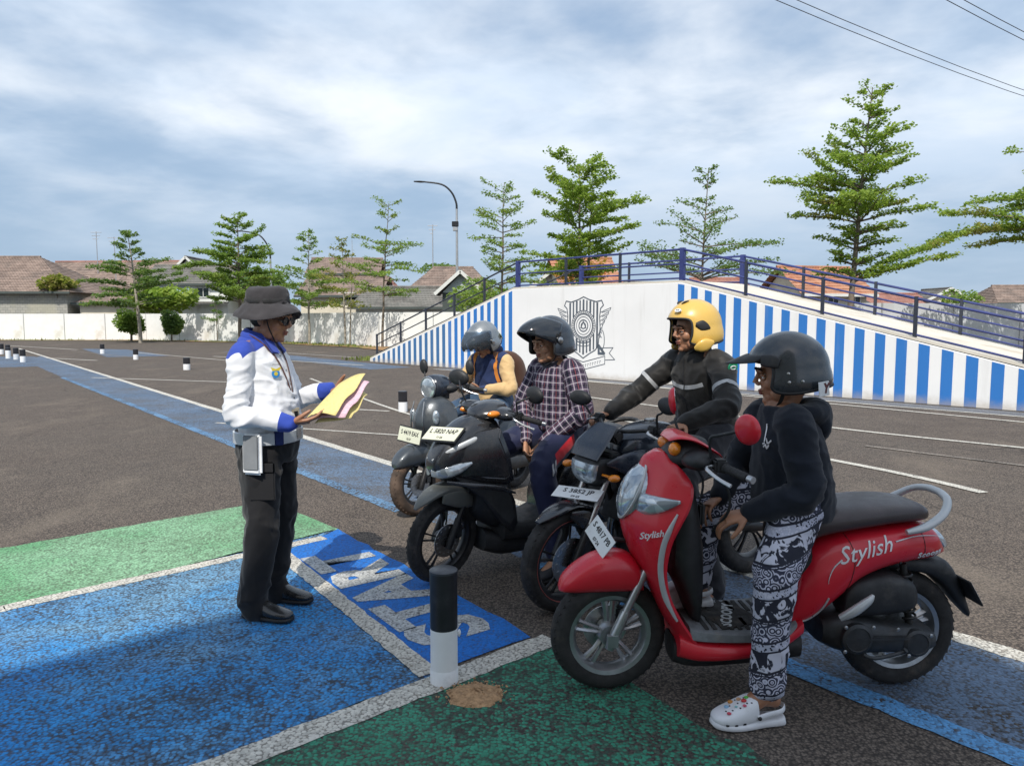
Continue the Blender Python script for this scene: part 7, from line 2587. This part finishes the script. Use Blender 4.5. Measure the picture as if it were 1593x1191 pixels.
# ---- person in the checked shirt, on the black scooter ------------------
def plaid_mat():
    """checks woven along the garment: pu runs round the body or sleeve, pv along it"""
    t = NT('checked_shirt_cloth')
    uv = []
    for nm in ('r1', 'r2'):
        a = t.n.new('ShaderNodeAttribute')
        a.attribute_name = nm
        uv.append(a.outputs['Fac'])
    u, v = uv

    def band(c, per, a, b, off=0.0):
        f = t.math('FRACT', t.math('ADD', t.math('DIVIDE', c, per), off))
        q = t.math('ABSOLUTE', t.math('SUBTRACT', f, 0.5))
        return t.step(q, b, a)
    cc = t.mix(band(u, 0.046, 0.14, 0.20), (0.085, 0.060, 0.100), (0.016, 0.017, 0.030))
    cc = t.mix(t.math('MULTIPLY', band(v, 0.046, 0.14, 0.20), 0.65), cc, (0.010, 0.010, 0.020))
    cc = t.mix(t.math('MULTIPLY', band(u, 0.046, 0.05, 0.085, 0.5), 0.62), cc, (0.46, 0.42, 0.46))
    cc = t.mix(t.math('MULTIPLY', band(v, 0.046, 0.05, 0.085, 0.5), 0.62), cc, (0.46, 0.42, 0.46))
    cc = t.mix(t.math('MULTIPLY', band(u, 0.092, 0.012, 0.03, 0.27), 0.5), cc, (0.40, 0.10, 0.12))
    t.base(cc)
    t.rough(0.85)
    t.set(Specular_IOR_Level=0.2)
    t.bump(t.noise(420, 2), 0.2, 0.002)
    return t.m


def cloth_uv(J):
    """garment coordinates: angle round the nearest limb (times its girth) and length along it"""
    seg = []
    for s in 'LR':
        seg.append((J['sh' + s], J['el' + s], 0.062, 0.0))
        seg.append((J['el' + s], J['wr' + s], 0.054, (J['el' + s] - J['sh' + s]).length))

    def f(p):
        ax = J['chest']
        tor = sqrt(((p.x - ax.x) / 1.0) ** 2 + (p.y / 1.25) ** 2) - 0.145
        best = (tor, atan2(p.y / 1.25, p.x - ax.x) * 0.165, p.z)
        for a, b, r, l0 in seg:
            d = b - a
            t = min(1.15, max(-0.1, (p - a).dot(d) / d.length_squared))
            q = p - (a + d * t)
            dist = q.length - r
            if dist < best[0]:
                w = d.normalized()
                e1 = w.cross(V((1, 0, 0.2))).normalized()
                e2 = w.cross(e1)
                best = (dist, atan2(q.dot(e2), q.dot(e1)) * r * 1.05, l0 + t * d.length)
        return best[1], best[2]
    return f


J = dict(pelvis=V((-0.87, 0, 0.865)), chest=V((-0.86, 0.0, 1.10)), neck=V((-0.825, 0, 1.265)), head=V((-0.775, 0, 1.388)),
         shL=V((-0.835, 0.175, 1.225)), elL=V((-0.83, 0.270, 0.975)), wrL=V((-0.655, 0.105, 0.775)),
         shR=V((-0.835, -0.175, 1.225)), elR=V((-0.76, -0.255, 0.985)), wrR=V((-0.625, -0.040, 0.775)),
         hipL=V((-0.84, 0.105, 0.845)), knL=V((-0.545, 0.245, 0.660)), anL=V((-0.60, 0.325, 0.115)), toeL=V((-0.42, 0.35, 0.03)),
         hipR=V((-0.84, -0.10, 0.845)), knR=V((-0.495, -0.145, 0.720)), anR=V((-0.440, -0.11, 0.435)), toeR=V((-0.27, -0.11, 0.365)))
p2, MH = make_body('rider in checked shirt and dark open face helmet with raised smoke visor', blk.location, blk.rotation_euler.z, J, M_SKIN_B,
                   {'L': dict(d=(0.35, -0.32, -0.80), n=(-0.5, -0.75, 0.1), side=1, curls=(0.45, 0.5, 0.55, 0.6)),
                    'R': dict(d=(0.30, 0.45, -0.78), n=(-0.6, 0.65, 0.1), side=-1, curls=(0.45, 0.5, 0.5, 0.55))}, yaw=R(2), pitch=R(6), group='riders waiting on the row of bikes')
top, low = rider_clothes(p2, J, [(-0.875, 0, 0.835, 0.150, 0.180), (-0.875, 0, 0.92, 0.158, 0.188), (-0.865, 0, 1.02, 0.148, 0.185), (-0.855, 0, 1.12, 0.132, 0.185), (-0.84, 0, 1.20, 0.108, 0.180), (-0.832, 0, 1.25, 0.078, 0.120), (-0.825, 0, 1.28, 0.062, 0.072)],
                         plaid_mat(), region_cloth('navy_red_track_cloth', [(0.014, 0.018, 0.055), (0.55, 0.012, 0.022), (0.60, 0.60, 0.62)], 0.6), 0.068, 0.092, 11, amp=0.008, names=('shirt', 'trousers'), masks=[lambda c, g_=cloth_uv(J): g_(c)[0], lambda c, g_=cloth_uv(J): g_(c)[1]],
                         lmasks=[lambda c: min(0.022 - abs((c.z - 0.845) - (c.x + 0.84) * -0.56 + 0.03 - (c.y - 0.15) * 0.2) * 0.62, c.y - 0.10, c.x + 0.80, -0.60 - c.x),
                                 lambda c: min(0.024 - abs(c.x + 0.577), c.y - 0.10, 0.017 - abs((c.z - 0.845) - (c.x + 0.84) * -0.56 + 0.03) * 0.5) if abs(c.x + 0.577) > 0.009 else -0.01])
mb = MB()
mb.tube([(-0.83 + 0.075 * cos(a), 0.080 * sin(a), 1.275 - 0.020 * cos(a)) for a in [2 * pi * k / 28 for k in range(28)]], 0.014, 8, 1, flat=(0.5, 1.5), loop=True)
mb.build('collar', cloth('dark_collar_cloth', (0.06, 0.055, 0.075)), top, 60)
h2, HM = helmet(p2, MH, gloss('dark_helmet_paint', (0.020, 0.026, 0.036), 0.25, 0.5, 0.0, 0.08))
visor(h2, HM, M_VIS_SMOKE, 50, 108, 80, tilt=R(28), flare=0.55)
pivots(h2, HM, M_STEEL, 0.03, 0.0)
chin_strap(h2, MH)
shoe(p2, J['anL'], J['toeL'], mat('dark_sneaker', (0.03, 0.03, 0.035), 0.6), M_SOLE)
shoe(p2, J['anR'], J['toeR'], mat('tan_shoe', (0.17, 0.14, 0.09), 0.7), M_SOLE)

# ---- person in the black jacket, on the motorcycle ----------------------
J = dict(pelvis=V((-0.97, 0, 0.905)), chest=V((-0.915, 0.0, 1.16)), neck=V((-0.865, 0, 1.345)), head=V((-0.825, 0.01, 1.478)),
         shL=V((-0.875, 0.190, 1.30)), elL=V((-0.78, 0.345, 1.095)), wrL=V((-0.545, 0.275, 1.000)),
         shR=V((-0.865, -0.190, 1.30)), elR=V((-0.69, -0.310, 1.105)), wrR=V((-0.462, -0.275, 1.000)),
         hipL=V((-0.94, 0.11, 0.885)), knL=V((-0.55, 0.265, 0.69)), anL=V((-0.70, 0.36, 0.13)), toeL=V((-0.52, 0.39, 0.035)),
         hipR=V((-0.94, -0.11, 0.885)), knR=V((-0.55, -0.26, 0.69)), anR=V((-0.70, -0.35, 0.13)), toeR=V((-0.52, -0.38, 0.035)))
p3, MH = make_body('rider in black jacket with reflective bands and yellow helmet, hands on the handlebar', moto.location, moto.rotation_euler.z, J, M_SKIN_A,
                   {'L': dict(d=(0.93, 0.10, -0.18), n=(0, 0, -1), side=1, curls=(0.95, 1.0, 1.0, 1.0)),
                    'R': dict(d=(0.95, -0.10, -0.15), n=(0, 0, -1), side=-1, curls=(0.95, 1.0, 1.0, 1.0))}, yaw=R(-10), pitch=R(4), group='riders waiting on the row of bikes')
M_JACKET = cloth('black_rain_jacket', (0.016, 0.015, 0.014), 0.55, 0.15, 7.0, 260, 0.3)
top, low = rider_clothes(p3, J, [(-0.985, 0, 0.83, 0.150, 0.175), (-0.975, 0, 0.93, 0.152, 0.176), (-0.95, 0, 1.05, 0.145, 0.178), (-0.915, 0, 1.17, 0.132, 0.184), (-0.885, 0, 1.27, 0.108, 0.180), (-0.868, 0, 1.325, 0.088, 0.130), (-0.855, 0, 1.375, 0.076, 0.085), (-0.85, 0, 1.395, 0.070, 0.078)],
                         M_JACKET, cloth('black_work_trousers', (0.018, 0.018, 0.022), 0.85), 0.068, 0.092, 21, amp=0.013, names=('jacket', 'trousers'), fx=7, fz=9)
for s, sg in (('L', 1), ('R', -1)):
    sh, el, wr = J['sh' + s], J['el' + s], J['wr' + s]
    u = (el - sh).normalized()
    c_ = sh.lerp(el, 0.62)
    e1 = u.cross(V((0, 0, 1))).normalized()
    e2 = u.cross(e1)
    tape(top, [tuple(c_ + (e1 * cos(a) + e2 * sin(a)) * 0.066) for a in [2 * pi * k / 14 for k in range(15)]], 0.022, M_REFL)
tape(top, [(-0.60, 0.125, 1.185), (-0.60, 0.07, 1.168), (-0.60, 0, 1.160), (-0.60, -0.07, 1.168), (-0.60, -0.12, 1.185)], 0.024, M_REFL, d=(-1, 0, 0))
tape(top, [(-0.73, 0.0, 1.34), (-0.74, 0, 1.20), (-0.77, 0, 1.05), (-0.79, 0, 0.90)], 0.010, M_STRAP, 'zip')
q, n = on_surface(top, (-0.865, 0.36, 1.285), (0, -1, 0), 0.003)
fm = frame_matrix(q, V((-0.9, 0.0, 0)).cross(V((0, 0, 0))) + V((-1, 0.1, 0)), (0, 0.25, 1))
mb = MB()
mb.lathe([(0.030, -0.004), (0.030, 0.003), (0.003, 0.0035)], (0, 0, 0), 'Z', 24)
mb.xform(fm)
bd = mb.build('shoulder_patch', mat('green_patch_print', (0.02, 0.30, 0.14), 0.6), top, 0)
mb = MB()
mb.tube([(0.017 * cos(a), 0.010 * sin(a), 0.0045) for a in [0.4 + 5.4 * k / 16 for k in range(17)]], 0.0035, 6)
mb.xform(fm)
mb.build('patch_print', M_INKWHITE, bd, 60)
M_YHELM = gloss('yellow_helmet_paint', (0.66, 0.42, 0.09), 0.28, 0.45, 0.0, 0.05)
h3, HM = helmet(p3, MH, M_YHELM, 62, 70, 132, 52)
for (pts, r) in (([(0.085, -0.02, 0.128), (0.070, -0.03, 0.137), (0.045, -0.036, 0.1435)], 0.008), ([(0.085, 0.02, 0.128), (0.070, 0.03, 0.137), (0.045, 0.036, 0.1435)], 0.008)):
    mb = MB()
    mb.tube([tuple(HM @ V(p)) for p in pts], [0.003, r, 0.003], 8, 3, flat=(1.3, 0.5))
    mb.build('vent', M_TRIMB, h3, 60)
for s in (-1, 1):
    mb = MB()
    mb.sweep([tuple(HM @ V((0.062, s * 0.119, 0.012))) + (0.010, 0.012), tuple(HM @ V((0.030, s * 0.127, 0.004))) + (0.030, 0.010), tuple(HM @ V((0.000, s * 0.131, -0.006))) + (0.020, 0.010), tuple(HM @ V((-0.018, s * 0.131, -0.014))) + (0.006, 0.008)], 2.4, 14, 3, True, (0, 1, 0))
    mb.build('side_vent', M_TRIMB, h3, 50)
    mb = MB()
    mb.sweep([tuple(HM @ V((0.072, s * 0.118, -0.120))) + (0.010, 0.008), tuple(HM @ V((0.050, s * 0.134, -0.112))) + (0.030, 0.012), tuple(HM @ V((0.010, s * 0.142, -0.100))) + (0.034, 0.014), tuple(HM @ V((-0.03, s * 0.146, -0.09))) + (0.010, 0.008)], 2.6, 14, 3, True, (0, 1, 0))
    mb.build('cheek_guard', M_YHELM, h3, 50)
mb = MB()
fm = HM @ frame_matrix((0.128, 0.052, 0.094), (-0.37, 0.93, 0), (-0.55, -0.2, 0.8))
mb.lathe([(0.017, -0.006), (0.017, 0.002), (0.002, 0.0022)], (0, 0, 0), 'Z', 20)
mb.xform(fm @ Matrix.Diagonal((1.25, 0.65, 1, 1)))
st_ = mb.build('sticker', M_PLATE, h3, 0)
text_obj('sticker_lettering', 'INK', 0.014, M_INKBLACK, st_, fm @ Matrix.Translation((0, 0, 0.003)), extrude=0.0003)
chin_strap(h3, MH)
shoe(p3, J['anL'], J['toeL'], M_SHOE, M_SOLE)
shoe(p3, J['anR'], J['toeR'], M_SHOE, M_SOLE)

# ---- person in yellow sleeves, on the grey scooter ----------------------
J = dict(pelvis=V((-0.98, 0, 0.875)), chest=V((-0.955, 0.0, 1.08)), neck=V((-0.885, 0, 1.240)), head=V((-0.815, 0, 1.345)),
         shL=V((-0.915, 0.165, 1.19)), elL=V((-0.86, 0.265, 0.96)), wrL=V((-0.66, 0.105, 0.945)),
         shR=V((-0.915, -0.165, 1.19)), elR=V((-0.84, -0.265, 0.96)), wrR=V((-0.64, -0.075, 0.955)),
         hipL=V((-0.95, 0.105, 0.85)), knL=V((-0.585, 0.255, 0.70)), anL=V((-0.60, 0.335, 0.12)), toeL=V((-0.42, 0.36, 0.03)),
         hipR=V((-0.95, -0.105, 0.85)), knR=V((-0.585, -0.235, 0.70)), anR=V((-0.62, -0.335, 0.12)), toeR=V((-0.44, -0.36, 0.03)))
p1, MH = make_body('rider with yellow sleeves and silver helmet bent over their hands on the farthest scooter', gry.location, gry.rotation_euler.z, J, M_SKIN_B,
                   {'L': dict(d=(0.80, -0.42, -0.05), n=(-0.2, -0.5, 0.8), side=-1, curls=(0.6, 0.65, 0.7, 0.7)),
                    'R': dict(d=(0.80, 0.42, -0.05), n=(-0.2, 0.5, 0.8), side=1, curls=(0.6, 0.65, 0.7, 0.7))}, yaw=R(2), pitch=R(34), group='riders waiting on the row of bikes')
top, low = rider_clothes(p1, J, [(-0.99, 0, 0.82, 0.155, 0.180), (-0.99, 0, 0.92, 0.160, 0.185), (-0.975, 0, 1.02, 0.150, 0.180), (-0.95, 0, 1.11, 0.132, 0.180), (-0.915, 0, 1.18, 0.105, 0.165), (-0.895, 0, 1.225, 0.080, 0.110), (-0.88, 0, 1.26, 0.068, 0.076)],
                         region_cloth('navy_yellow_cloth', [(0.60, 0.41, 0.20), (0.018, 0.032, 0.095)]), cloth('blue_jeans', (0.045, 0.085, 0.15), 0.85, 0.25, 12.0, 300, 0.4), 0.061, 0.086, 31, amp=0.011, names=('tunic', 'jeans'),
                         masks=[lambda c: min(0.150 - abs(c.y) + 0.3 * max(0, c.z - 1.12), c.z - 0.955 + 0.25 * abs(c.y))])
tape(top, [(-0.96, 0.10, 1.27), (-0.89, 0.115, 1.25), (-0.835, 0.125, 1.18), (-0.82, 0.135, 1.08), (-0.86, 0.165, 0.97)], 0.030, cloth('orange_strap_cloth', (0.55, 0.20, 0.035)), 'bag_strap', 0.006)
tape(top, [(-0.96, -0.10, 1.27), (-0.89, -0.115, 1.25), (-0.835, -0.125, 1.18), (-0.82, -0.135, 1.08), (-0.86, -0.165, 0.97)], 0.030, cloth('orange_strap_cloth', (0.55, 0.20, 0.035)), 'bag_strap', 0.006)
bag = thing('backpack', 'dark brown backpack on the back of the rider with yellow sleeves', 'backpack', gry.location, gry.rotation_euler.z)
MB().loft([(0.90, -1.27, -1.11, 0.12), (0.93, -1.29, -1.105, 0.15), (1.05, -1.29, -1.085, 0.155), (1.17, -1.25, -1.055, 0.145), (1.24, -1.19, -1.03, 0.10), (1.26, -1.15, -1.04, 0.05)], 'z', 3.2, 22, 3).build('bag_body', cloth('brown_bag_cloth', (0.075, 0.035, 0.022), 0.85), bag, 50)
MB().loft([(0.93, -1.325, -1.27, 0.09), (0.99, -1.335, -1.27, 0.115), (1.06, -1.32, -1.26, 0.10), (1.08, -1.30, -1.26, 0.07)], 'z', 3.2, 18, 3).build('front_pocket', cloth('brown_pocket_cloth', (0.06, 0.03, 0.02), 0.85), bag, 50)
# scarf under the helmet
mb = MB()
mb.tube([tuple(MH @ V(p)) for p in ((-0.02, 0, -0.02), (-0.03, 0, -0.10), (-0.055, 0, -0.17))], [0.088, 0.082, 0.105], 18, 3)
mb.build('scarf', cloth('navy_scarf_cloth', (0.018, 0.030, 0.085)), p1, 60)
h1, HM = helmet(p1, MH, gloss('silver_helmet_paint', (0.30, 0.315, 0.32), 0.25, 0.5, 0.65, 0.05))
visor(h1, HM, M_VIS_CLEAR, 62, 125, 78, tilt=R(30), flare=0.75)
visor(h1, HM, M_VIS_SMOKE, 58, 80, 76, (0.170, 0.143, 0.160), R(10), 'visor_edge')
pivots(h1, HM, M_STEEL, 0.03, -0.005, 0.024)
for s in (-1, 1):
    mb = MB()
    fm = HM @ frame_matrix((-0.095, s * 0.112, -0.045), (-0.65 * s, -0.75, 0) if s > 0 else (0.65, -0.75, 0), (0, 0, 1))
    mb.box((0, 0, 0.012), (0.05, 0.04, 0.004))
    mb.xform(fm)
    mb.build('sticker', mat('olive_sticker', (0.25, 0.28, 0.12), 0.5), h1, 0)
chin_strap(h1, MH)
ph = thing('phone', 'dark phone held in the hands of the rider with yellow sleeves', 'phone', gry.location, gry.rotation_euler.z)
MB().box((-0.545, 0.015, 0.962), (0.075, 0.155, 0.009), M=Matrix.Rotation(R(-28), 3, 'Y')).build('phone_body', M_PLASTIC, ph, 0, 0.003)
MB().box((-0.543, 0.015, 0.9672), (0.066, 0.145, 0.002), M=Matrix.Rotation(R(-28), 3, 'Y')).build('screen', M_PANE, ph, 0)
shoe(p1, J['anL'], J['toeL'], mat('grey_sneaker', (0.10, 0.10, 0.11), 0.7), M_SOLE)
shoe(p1, J['anR'], J['toeR'], mat('grey_sneaker', (0.10, 0.10, 0.11), 0.7), M_SOLE)

# ---- person in hoodie and patterned trousers, on the red scooter --------
def elephant_mat():
    t = NT('elephant_print_cloth')
    x, y, z = t.xyz(t.obj)
    ang = t.math('MULTIPLY', t.math('ADD', t.math('MULTIPLY', y, 1.0), t.math('MULTIPLY', x, 1.0)), 1.0)
    f = t.math('FRACT', t.math('DIVIDE', t.math('ADD', z, t.math('MULTIPLY', x, 0.25)), 0.20))
    big = t.step(t.noise(24.0, 2.5, 0.6, t.mapv((1, 1, 0.8)), 0.9), 0.485, 0.53)
    ring_ = t.voro(34.0, t.obj)
    dots = t.step(t.math('ABSOLUTE', t.math('SUBTRACT', t.math('FRACT', t.math('MULTIPLY', ring_, 3.2)), 0.5)), 0.16, 0.26)
    small = t.step(t.voro(95.0, t.obj), 0.36, 0.48)
    a = t.step(f, 0.44, 0.46)
    row = t.mix(a, t.mix(dots, (0.50, 0.51, 0.62), (0.03, 0.034, 0.06)), t.mix(big, (0.014, 0.016, 0.03), (0.52, 0.53, 0.62)))
    thin = t.math('MULTIPLY', t.step(f, 0.84, 0.86), t.step(small, 0.2, 0.8))
    row = t.mix(thin, row, (0.40, 0.42, 0.52))
    for (c_, w_) in ((0.45, 0.018), (0.84, 0.014), (0.02, 0.016), (0.40, 0.010)):
        ln = t.step(t.math('ABSOLUTE', t.math('SUBTRACT', f, c_)), w_ * 1.6, w_)
        row = t.mix(ln, row, (0.015, 0.017, 0.03))
    t.base(row)
    t.rough(0.9)
    t.bump(t.noise(420, 2), 0.2, 0.002)
    return t.m


J = dict(pelvis=V((-0.78, 0.02, 0.865)), chest=V((-0.755, 0.03, 1.03)), neck=V((-0.715, 0.03, 1.190)), head=V((-0.700, 0.035, 1.318)),
         shL=V((-0.725, 0.172, 1.135)), elL=V((-0.745, 0.245, 0.880)), wrL=V((-0.520, 0.165, 0.790)),
         shR=V((-0.705, -0.120, 1.135)), elR=V((-0.640, -0.205, 0.90)), wrR=V((-0.475, -0.050, 0.800)),
         hipL=V((-0.775, 0.115, 0.830)), knL=V((-0.590, 0.275, 0.560)), anL=V((-0.560, 0.300, 0.125)), toeL=V((-0.385, 0.315, 0.040)),
         hipR=V((-0.775, -0.075, 0.830)), knR=V((-0.435, -0.125, 0.690)), anR=V((-0.400, -0.105, 0.400)), toeR=V((-0.32, -0.105, 0.345)))
for k_ in ('pelvis', 'chest', 'neck', 'shL', 'elL', 'shR', 'elR', 'hipL', 'hipR'):
    J[k_] = J[k_] + V((0.03, 0, 0))
p4, MH = make_body('rider in dark hooded top, elephant print trousers and white clogs on the red scooter', red.location, red.rotation_euler.z, J, M_SKIN_A,
                   {'L': dict(d=(0.86, -0.28, -0.35), n=(0.0, -0.35, -0.9), side=1, curls=(0.5, 0.55, 0.6, 0.65)),
                    'R': dict(d=(0.75, 0.45, -0.35), n=(0.0, 0.3, -0.9), side=-1, curls=(0.5, 0.5, 0.55, 0.6))}, yaw=R(-14), pitch=R(5), group='riders waiting on the row of bikes')
M_HOODIE = cloth('dark_navy_hoodie', (0.010, 0.0135, 0.022), 0.9, 0.15, 6.0, 350, 0.4)
top, low = rider_clothes(p4, J, [(-0.755, 0.02, 0.745, 0.150, 0.180), (-0.755, 0.02, 0.82, 0.155, 0.184), (-0.745, 0.02, 0.93, 0.146, 0.176), (-0.728, 0.03, 1.03, 0.132, 0.166), (-0.708, 0.03, 1.11, 0.108, 0.158), (-0.695, 0.03, 1.165, 0.084, 0.112), (-0.690, 0.03, 1.20, 0.074, 0.084)],
                         M_HOODIE, elephant_mat(), 0.068, 0.090, 41, amp=0.011, names=('hoodie', 'trousers'), fx=7.5, fz=10, ankle=0.035)
mb = MB()
mb.sweep([(-0.640, 0.105, 1.13, 0.010, 0.010), (-0.69, 0.130, 1.172, 0.034, 0.026), (-0.775, 0.120, 1.18, 0.044, 0.036), (-0.835, 0.03, 1.160, 0.060, 0.065), (-0.775, -0.06, 1.18, 0.044, 0.036), (-0.69, -0.07, 1.172, 0.034, 0.026), (-0.640, -0.045, 1.13, 0.010, 0.010)], 2.2, 16, 4, True, (0, 0, 1))
mb.ball((-0.845, 0.03, 1.12), (0.048, 0.095, 0.070), 16, 10)
me = fuse(mb, 0.009, 5, 'hood')
folds(me, 0.008, 10, 10, 44)
me.materials.append(M_HOODIE)
link('hood', me, top)
for (y0, dz_) in ((0.075, 0.0), (0.0, 0.02)):
    tape(top, [(-0.63, y0 + 0.02, 1.17), (-0.61, y0 + 0.02, 1.12), (-0.60, y0 + 0.03, 1.06 + dz_)], 0.007, M_POUCHW, 'drawstring', 0.004, (-1, 0, 0))
# small white emblem on the chest
q, n = on_surface(top, (-0.50, 0.115, 1.055), (-1, 0, 0), 0.0025)
fm = frame_matrix(q, V((0, 0, 1)).cross(n), (0, 0, 1))
mb = MB()
for pth in ([(-0.016, -0.016), (-0.006, -0.004), (0.0, -0.020), (0.010, -0.004)], [(0.004, 0.0), (-0.004, 0.022)], [(0.008, 0.002), (0.022, 0.016)], [(-0.020, -0.004), (-0.010, 0.002)]):
    mb.tube([(a, b, 0.001) for a, b in pth], [0.0035] * len(pth), 6, 2, flat=(1, 0.4))
mb.xform(fm)
mb.build('chest_emblem', M_INKWHITE, top, 60)
h4, HM = helmet(p4, MH, gloss('dark_slate_helmet_paint', (0.020, 0.027, 0.034), 0.22, 0.55, 0.0, 0.08), 64, 70, 126, 58)
mb = MB()
rings = []
for i in range(7):
    f = i / 6
    rings.append([HM @ V(((0.150 + 0.085 * f) * cos(R(58) * u) + 0.004, 0.125 * sin(R(58) * u) * (1 - 0.12 * f), 0.060 - 0.030 * f * (1 - 0.2 * u * u) + 0.010 * cos(u * 1.5))) for u in [-1 + 2 * j / 20 for j in range(21)]])
mb.ringloft(rings, closed=False, cap=False)
me = mb.mesh('peak', M_PLASTIC, 60)
bm = bmesh.new()
bm.from_mesh(me)
bmesh.ops.solidify(bm, geom=bm.faces[:], thickness=0.004)
bm.to_mesh(me)
bm.free()
link('peak', me, h4)
for s in (-1, 1):
    mb = MB()
    mb.sweep([tuple(HM @ V((0.105, s * 0.095, 0.045))) + (0.022, 0.010), tuple(HM @ V((0.075, s * 0.118, 0.040))) + (0.026, 0.010), tuple(HM @ V((0.045, s * 0.130, 0.030))) + (0.020, 0.008)], 3.0, 14, 3, True, (0, 1, 0))
    mb.build('peak_bracket', M_PLASTIC, h4, 50)
    for (x, z) in ((0.015, -0.045), (0.015, -0.012), (-0.035, -0.045)):
        mb = MB()
        mb.lathe([(0.006, 0), (0.006, 0.003), (0.002, 0.005)], (0, 0, 0), 'Y', 12)
        y_ = 0.132 * sqrt(max(0.1, 1 - (x / 0.158) ** 2)) + (0.010 if z < -0.03 else 0.0)
        mb.xform(HM @ Matrix.Translation((x, s * y_, z)) @ (Matrix.Rotation(pi, 4, 'Z') if s < 0 else Matrix()))
        mb.build('snap', M_STEEL, h4, 40)
fm = HM @ frame_matrix((-0.112, 0.116, -0.078), (-0.70, -0.62, 0.0), (0.08, 0.12, 1)) if False else HM @ frame_matrix((-0.110, 0.122, -0.080), (-0.74, -0.67, 0), (0, 0, 1))
mb = MB()
mb.box((0, 0, 0.004), (0.062, 0.056, 0.003))
mb.xform(fm)
sk = mb.build('sticker', M_PLATE, h4, 0, 0.001)
text_obj('sticker_print', 'Y', 0.050, mat('red_black_print', (0.10, 0.02, 0.02), 0.5), sk, fm @ Matrix.Translation((0.008, 0, 0.0058)), extrude=0.0003, bold=0.003, shear=0.3)
chin_strap(h4, MH)

# white clogs with charms
M_CLOG = mat('white_clog_foam', (0.70, 0.71, 0.74), 0.5, 0, 0.03, 20.0, dirt=(0.45, 0.43, 0.40), dirt_amt=0.3)


def clog(person, an, toe, charms=True):
    a, t_ = V(an), V(toe)
    d = V((t_.x - a.x, t_.y - a.y, 0)).normalized()
    lat = V((-d.y, d.x, 0))
    zf = a.z - 0.125 if a.z < 0.2 else a.z - 0.09
    heel = V((a.x, a.y, zf)) - d * 0.062
    P = lambda f, z, y=0.0: tuple(heel + d * (0.275 * f) + lat * y + V((0, 0, z)))
    mb = MB()
    mb.sweep([(*P(0.40, 0.068), 0.050, 0.044), (*P(0.47, 0.066), 0.050, 0.049), (*P(0.58, 0.057), 0.045, 0.053), (*P(0.72, 0.047), 0.036, 0.055), (*P(0.85, 0.040), 0.029, 0.052), (*P(0.95, 0.036), 0.022, 0.040), (*P(1.0, 0.032), 0.012, 0.022)], 2.6, 24, 4, True, tuple(lat))
    up_ = mb.build('clog', M_CLOG, person, 50)
    mb = MB()
    mb.sweep([(*P(-0.03, 0.020), 0.018, 0.022), (*P(0.03, 0.018), 0.018, 0.036), (*P(0.28, 0.017), 0.017, 0.040), (*P(0.60, 0.016), 0.016, 0.055), (*P(0.82, 0.018), 0.016, 0.054), (*P(0.97, 0.022), 0.014, 0.038), (*P(1.02, 0.026), 0.008, 0.016)], 3.6, 22, 4, True, tuple(lat))
    mb.build('sole', M_CLOG, up_, 50)
    mb = MB()
    mb.tube([P(0.42, 0.050, 0.046), P(0.25, 0.060, 0.044), P(0.06, 0.066, 0.036), P(-0.03, 0.068, 0.0), P(0.06, 0.066, -0.036), P(0.25, 0.060, -0.044), P(0.42, 0.050, -0.046)], 0.0095, 8, 4, flat=(0.45, 1.2))
    mb.build('heel_strap', M_CLOG, up_, 60)
    for s in (-1, 1):
        mb = MB()
        mb.ball(P(0.40, 0.050, s * 0.049), (0.008, 0.008, 0.008), 10, 6)
        mb.build('rivet', M_TRIMB, up_, 60)
    if charms:
        hl = MB()
        for (f, y) in ((0.56, 0.030), (0.56, 0.0), (0.66, 0.034), (0.66, 0.010), (0.66, -0.015), (0.76, 0.028), (0.76, 0.0), (0.84, 0.018), (0.62, -0.034), (0.50, 0.034)):
            p, n = on_surface(up_, P(f, 0.20, y), (0, 0, -1), 0.0)
            hl2 = MB()
            hl2.ball(tuple(p), (0.0042, 0.0042, 0.002), 8, 4)
            hl2.build('vent_hole', M_TRIMB, up_, 60)
        for (f, z) in ((0.62, 0.034), (0.74, 0.032), (0.86, 0.032)):
            p, n = on_surface(up_, P(f, z, 0.15), tuple(-lat), 0.0)
            hl2 = MB()
            hl2.box(tuple(p), (0.014, 0.004, 0.010), M=Matrix((d, lat, V((0, 0, 1)))).transposed())
            hl2.build('side_vent', M_TRIMB, up_, 0, 0.002)
        for (f, y, c, r) in ((0.58, 0.016, (0.55, 0.04, 0.04), 0.011), (0.53, 0.006, (0.10, 0.45, 0.06), 0.009), (0.62, -0.006, (0.62, 0.36, 0.20), 0.010), (0.60, 0.034, (0.60, 0.10, 0.16), 0.008), (0.82, 0.034, (0.50, 0.04, 0.08), 0.009), (0.80, -0.002, (0.25, 0.45, 0.65), 0.010), (0.72, -0.018, (0.60, 0.25, 0.05), 0.011), (0.70, 0.022, (0.25, 0.55, 0.55), 0.006)):
            p, n = on_surface(up_, P(f, 0.20, y), (0, 0, -1), 0.002)
            mb = MB()
            mb.ball(tuple(p), (r, r * 0.9, r * 0.55), 9, 6)
            mb.ball(tuple(p + V((r * 0.6, r * 0.4, 0.002))), (r * 0.55, r * 0.5, r * 0.5), 8, 5)
            mb.build('charm', mat('charm_plastic', c, 0.4), up_, 60)
    return up_


clog(p4, J['anL'], J['toeL'])
clog(p4, J['anR'], J['toeR'], False)
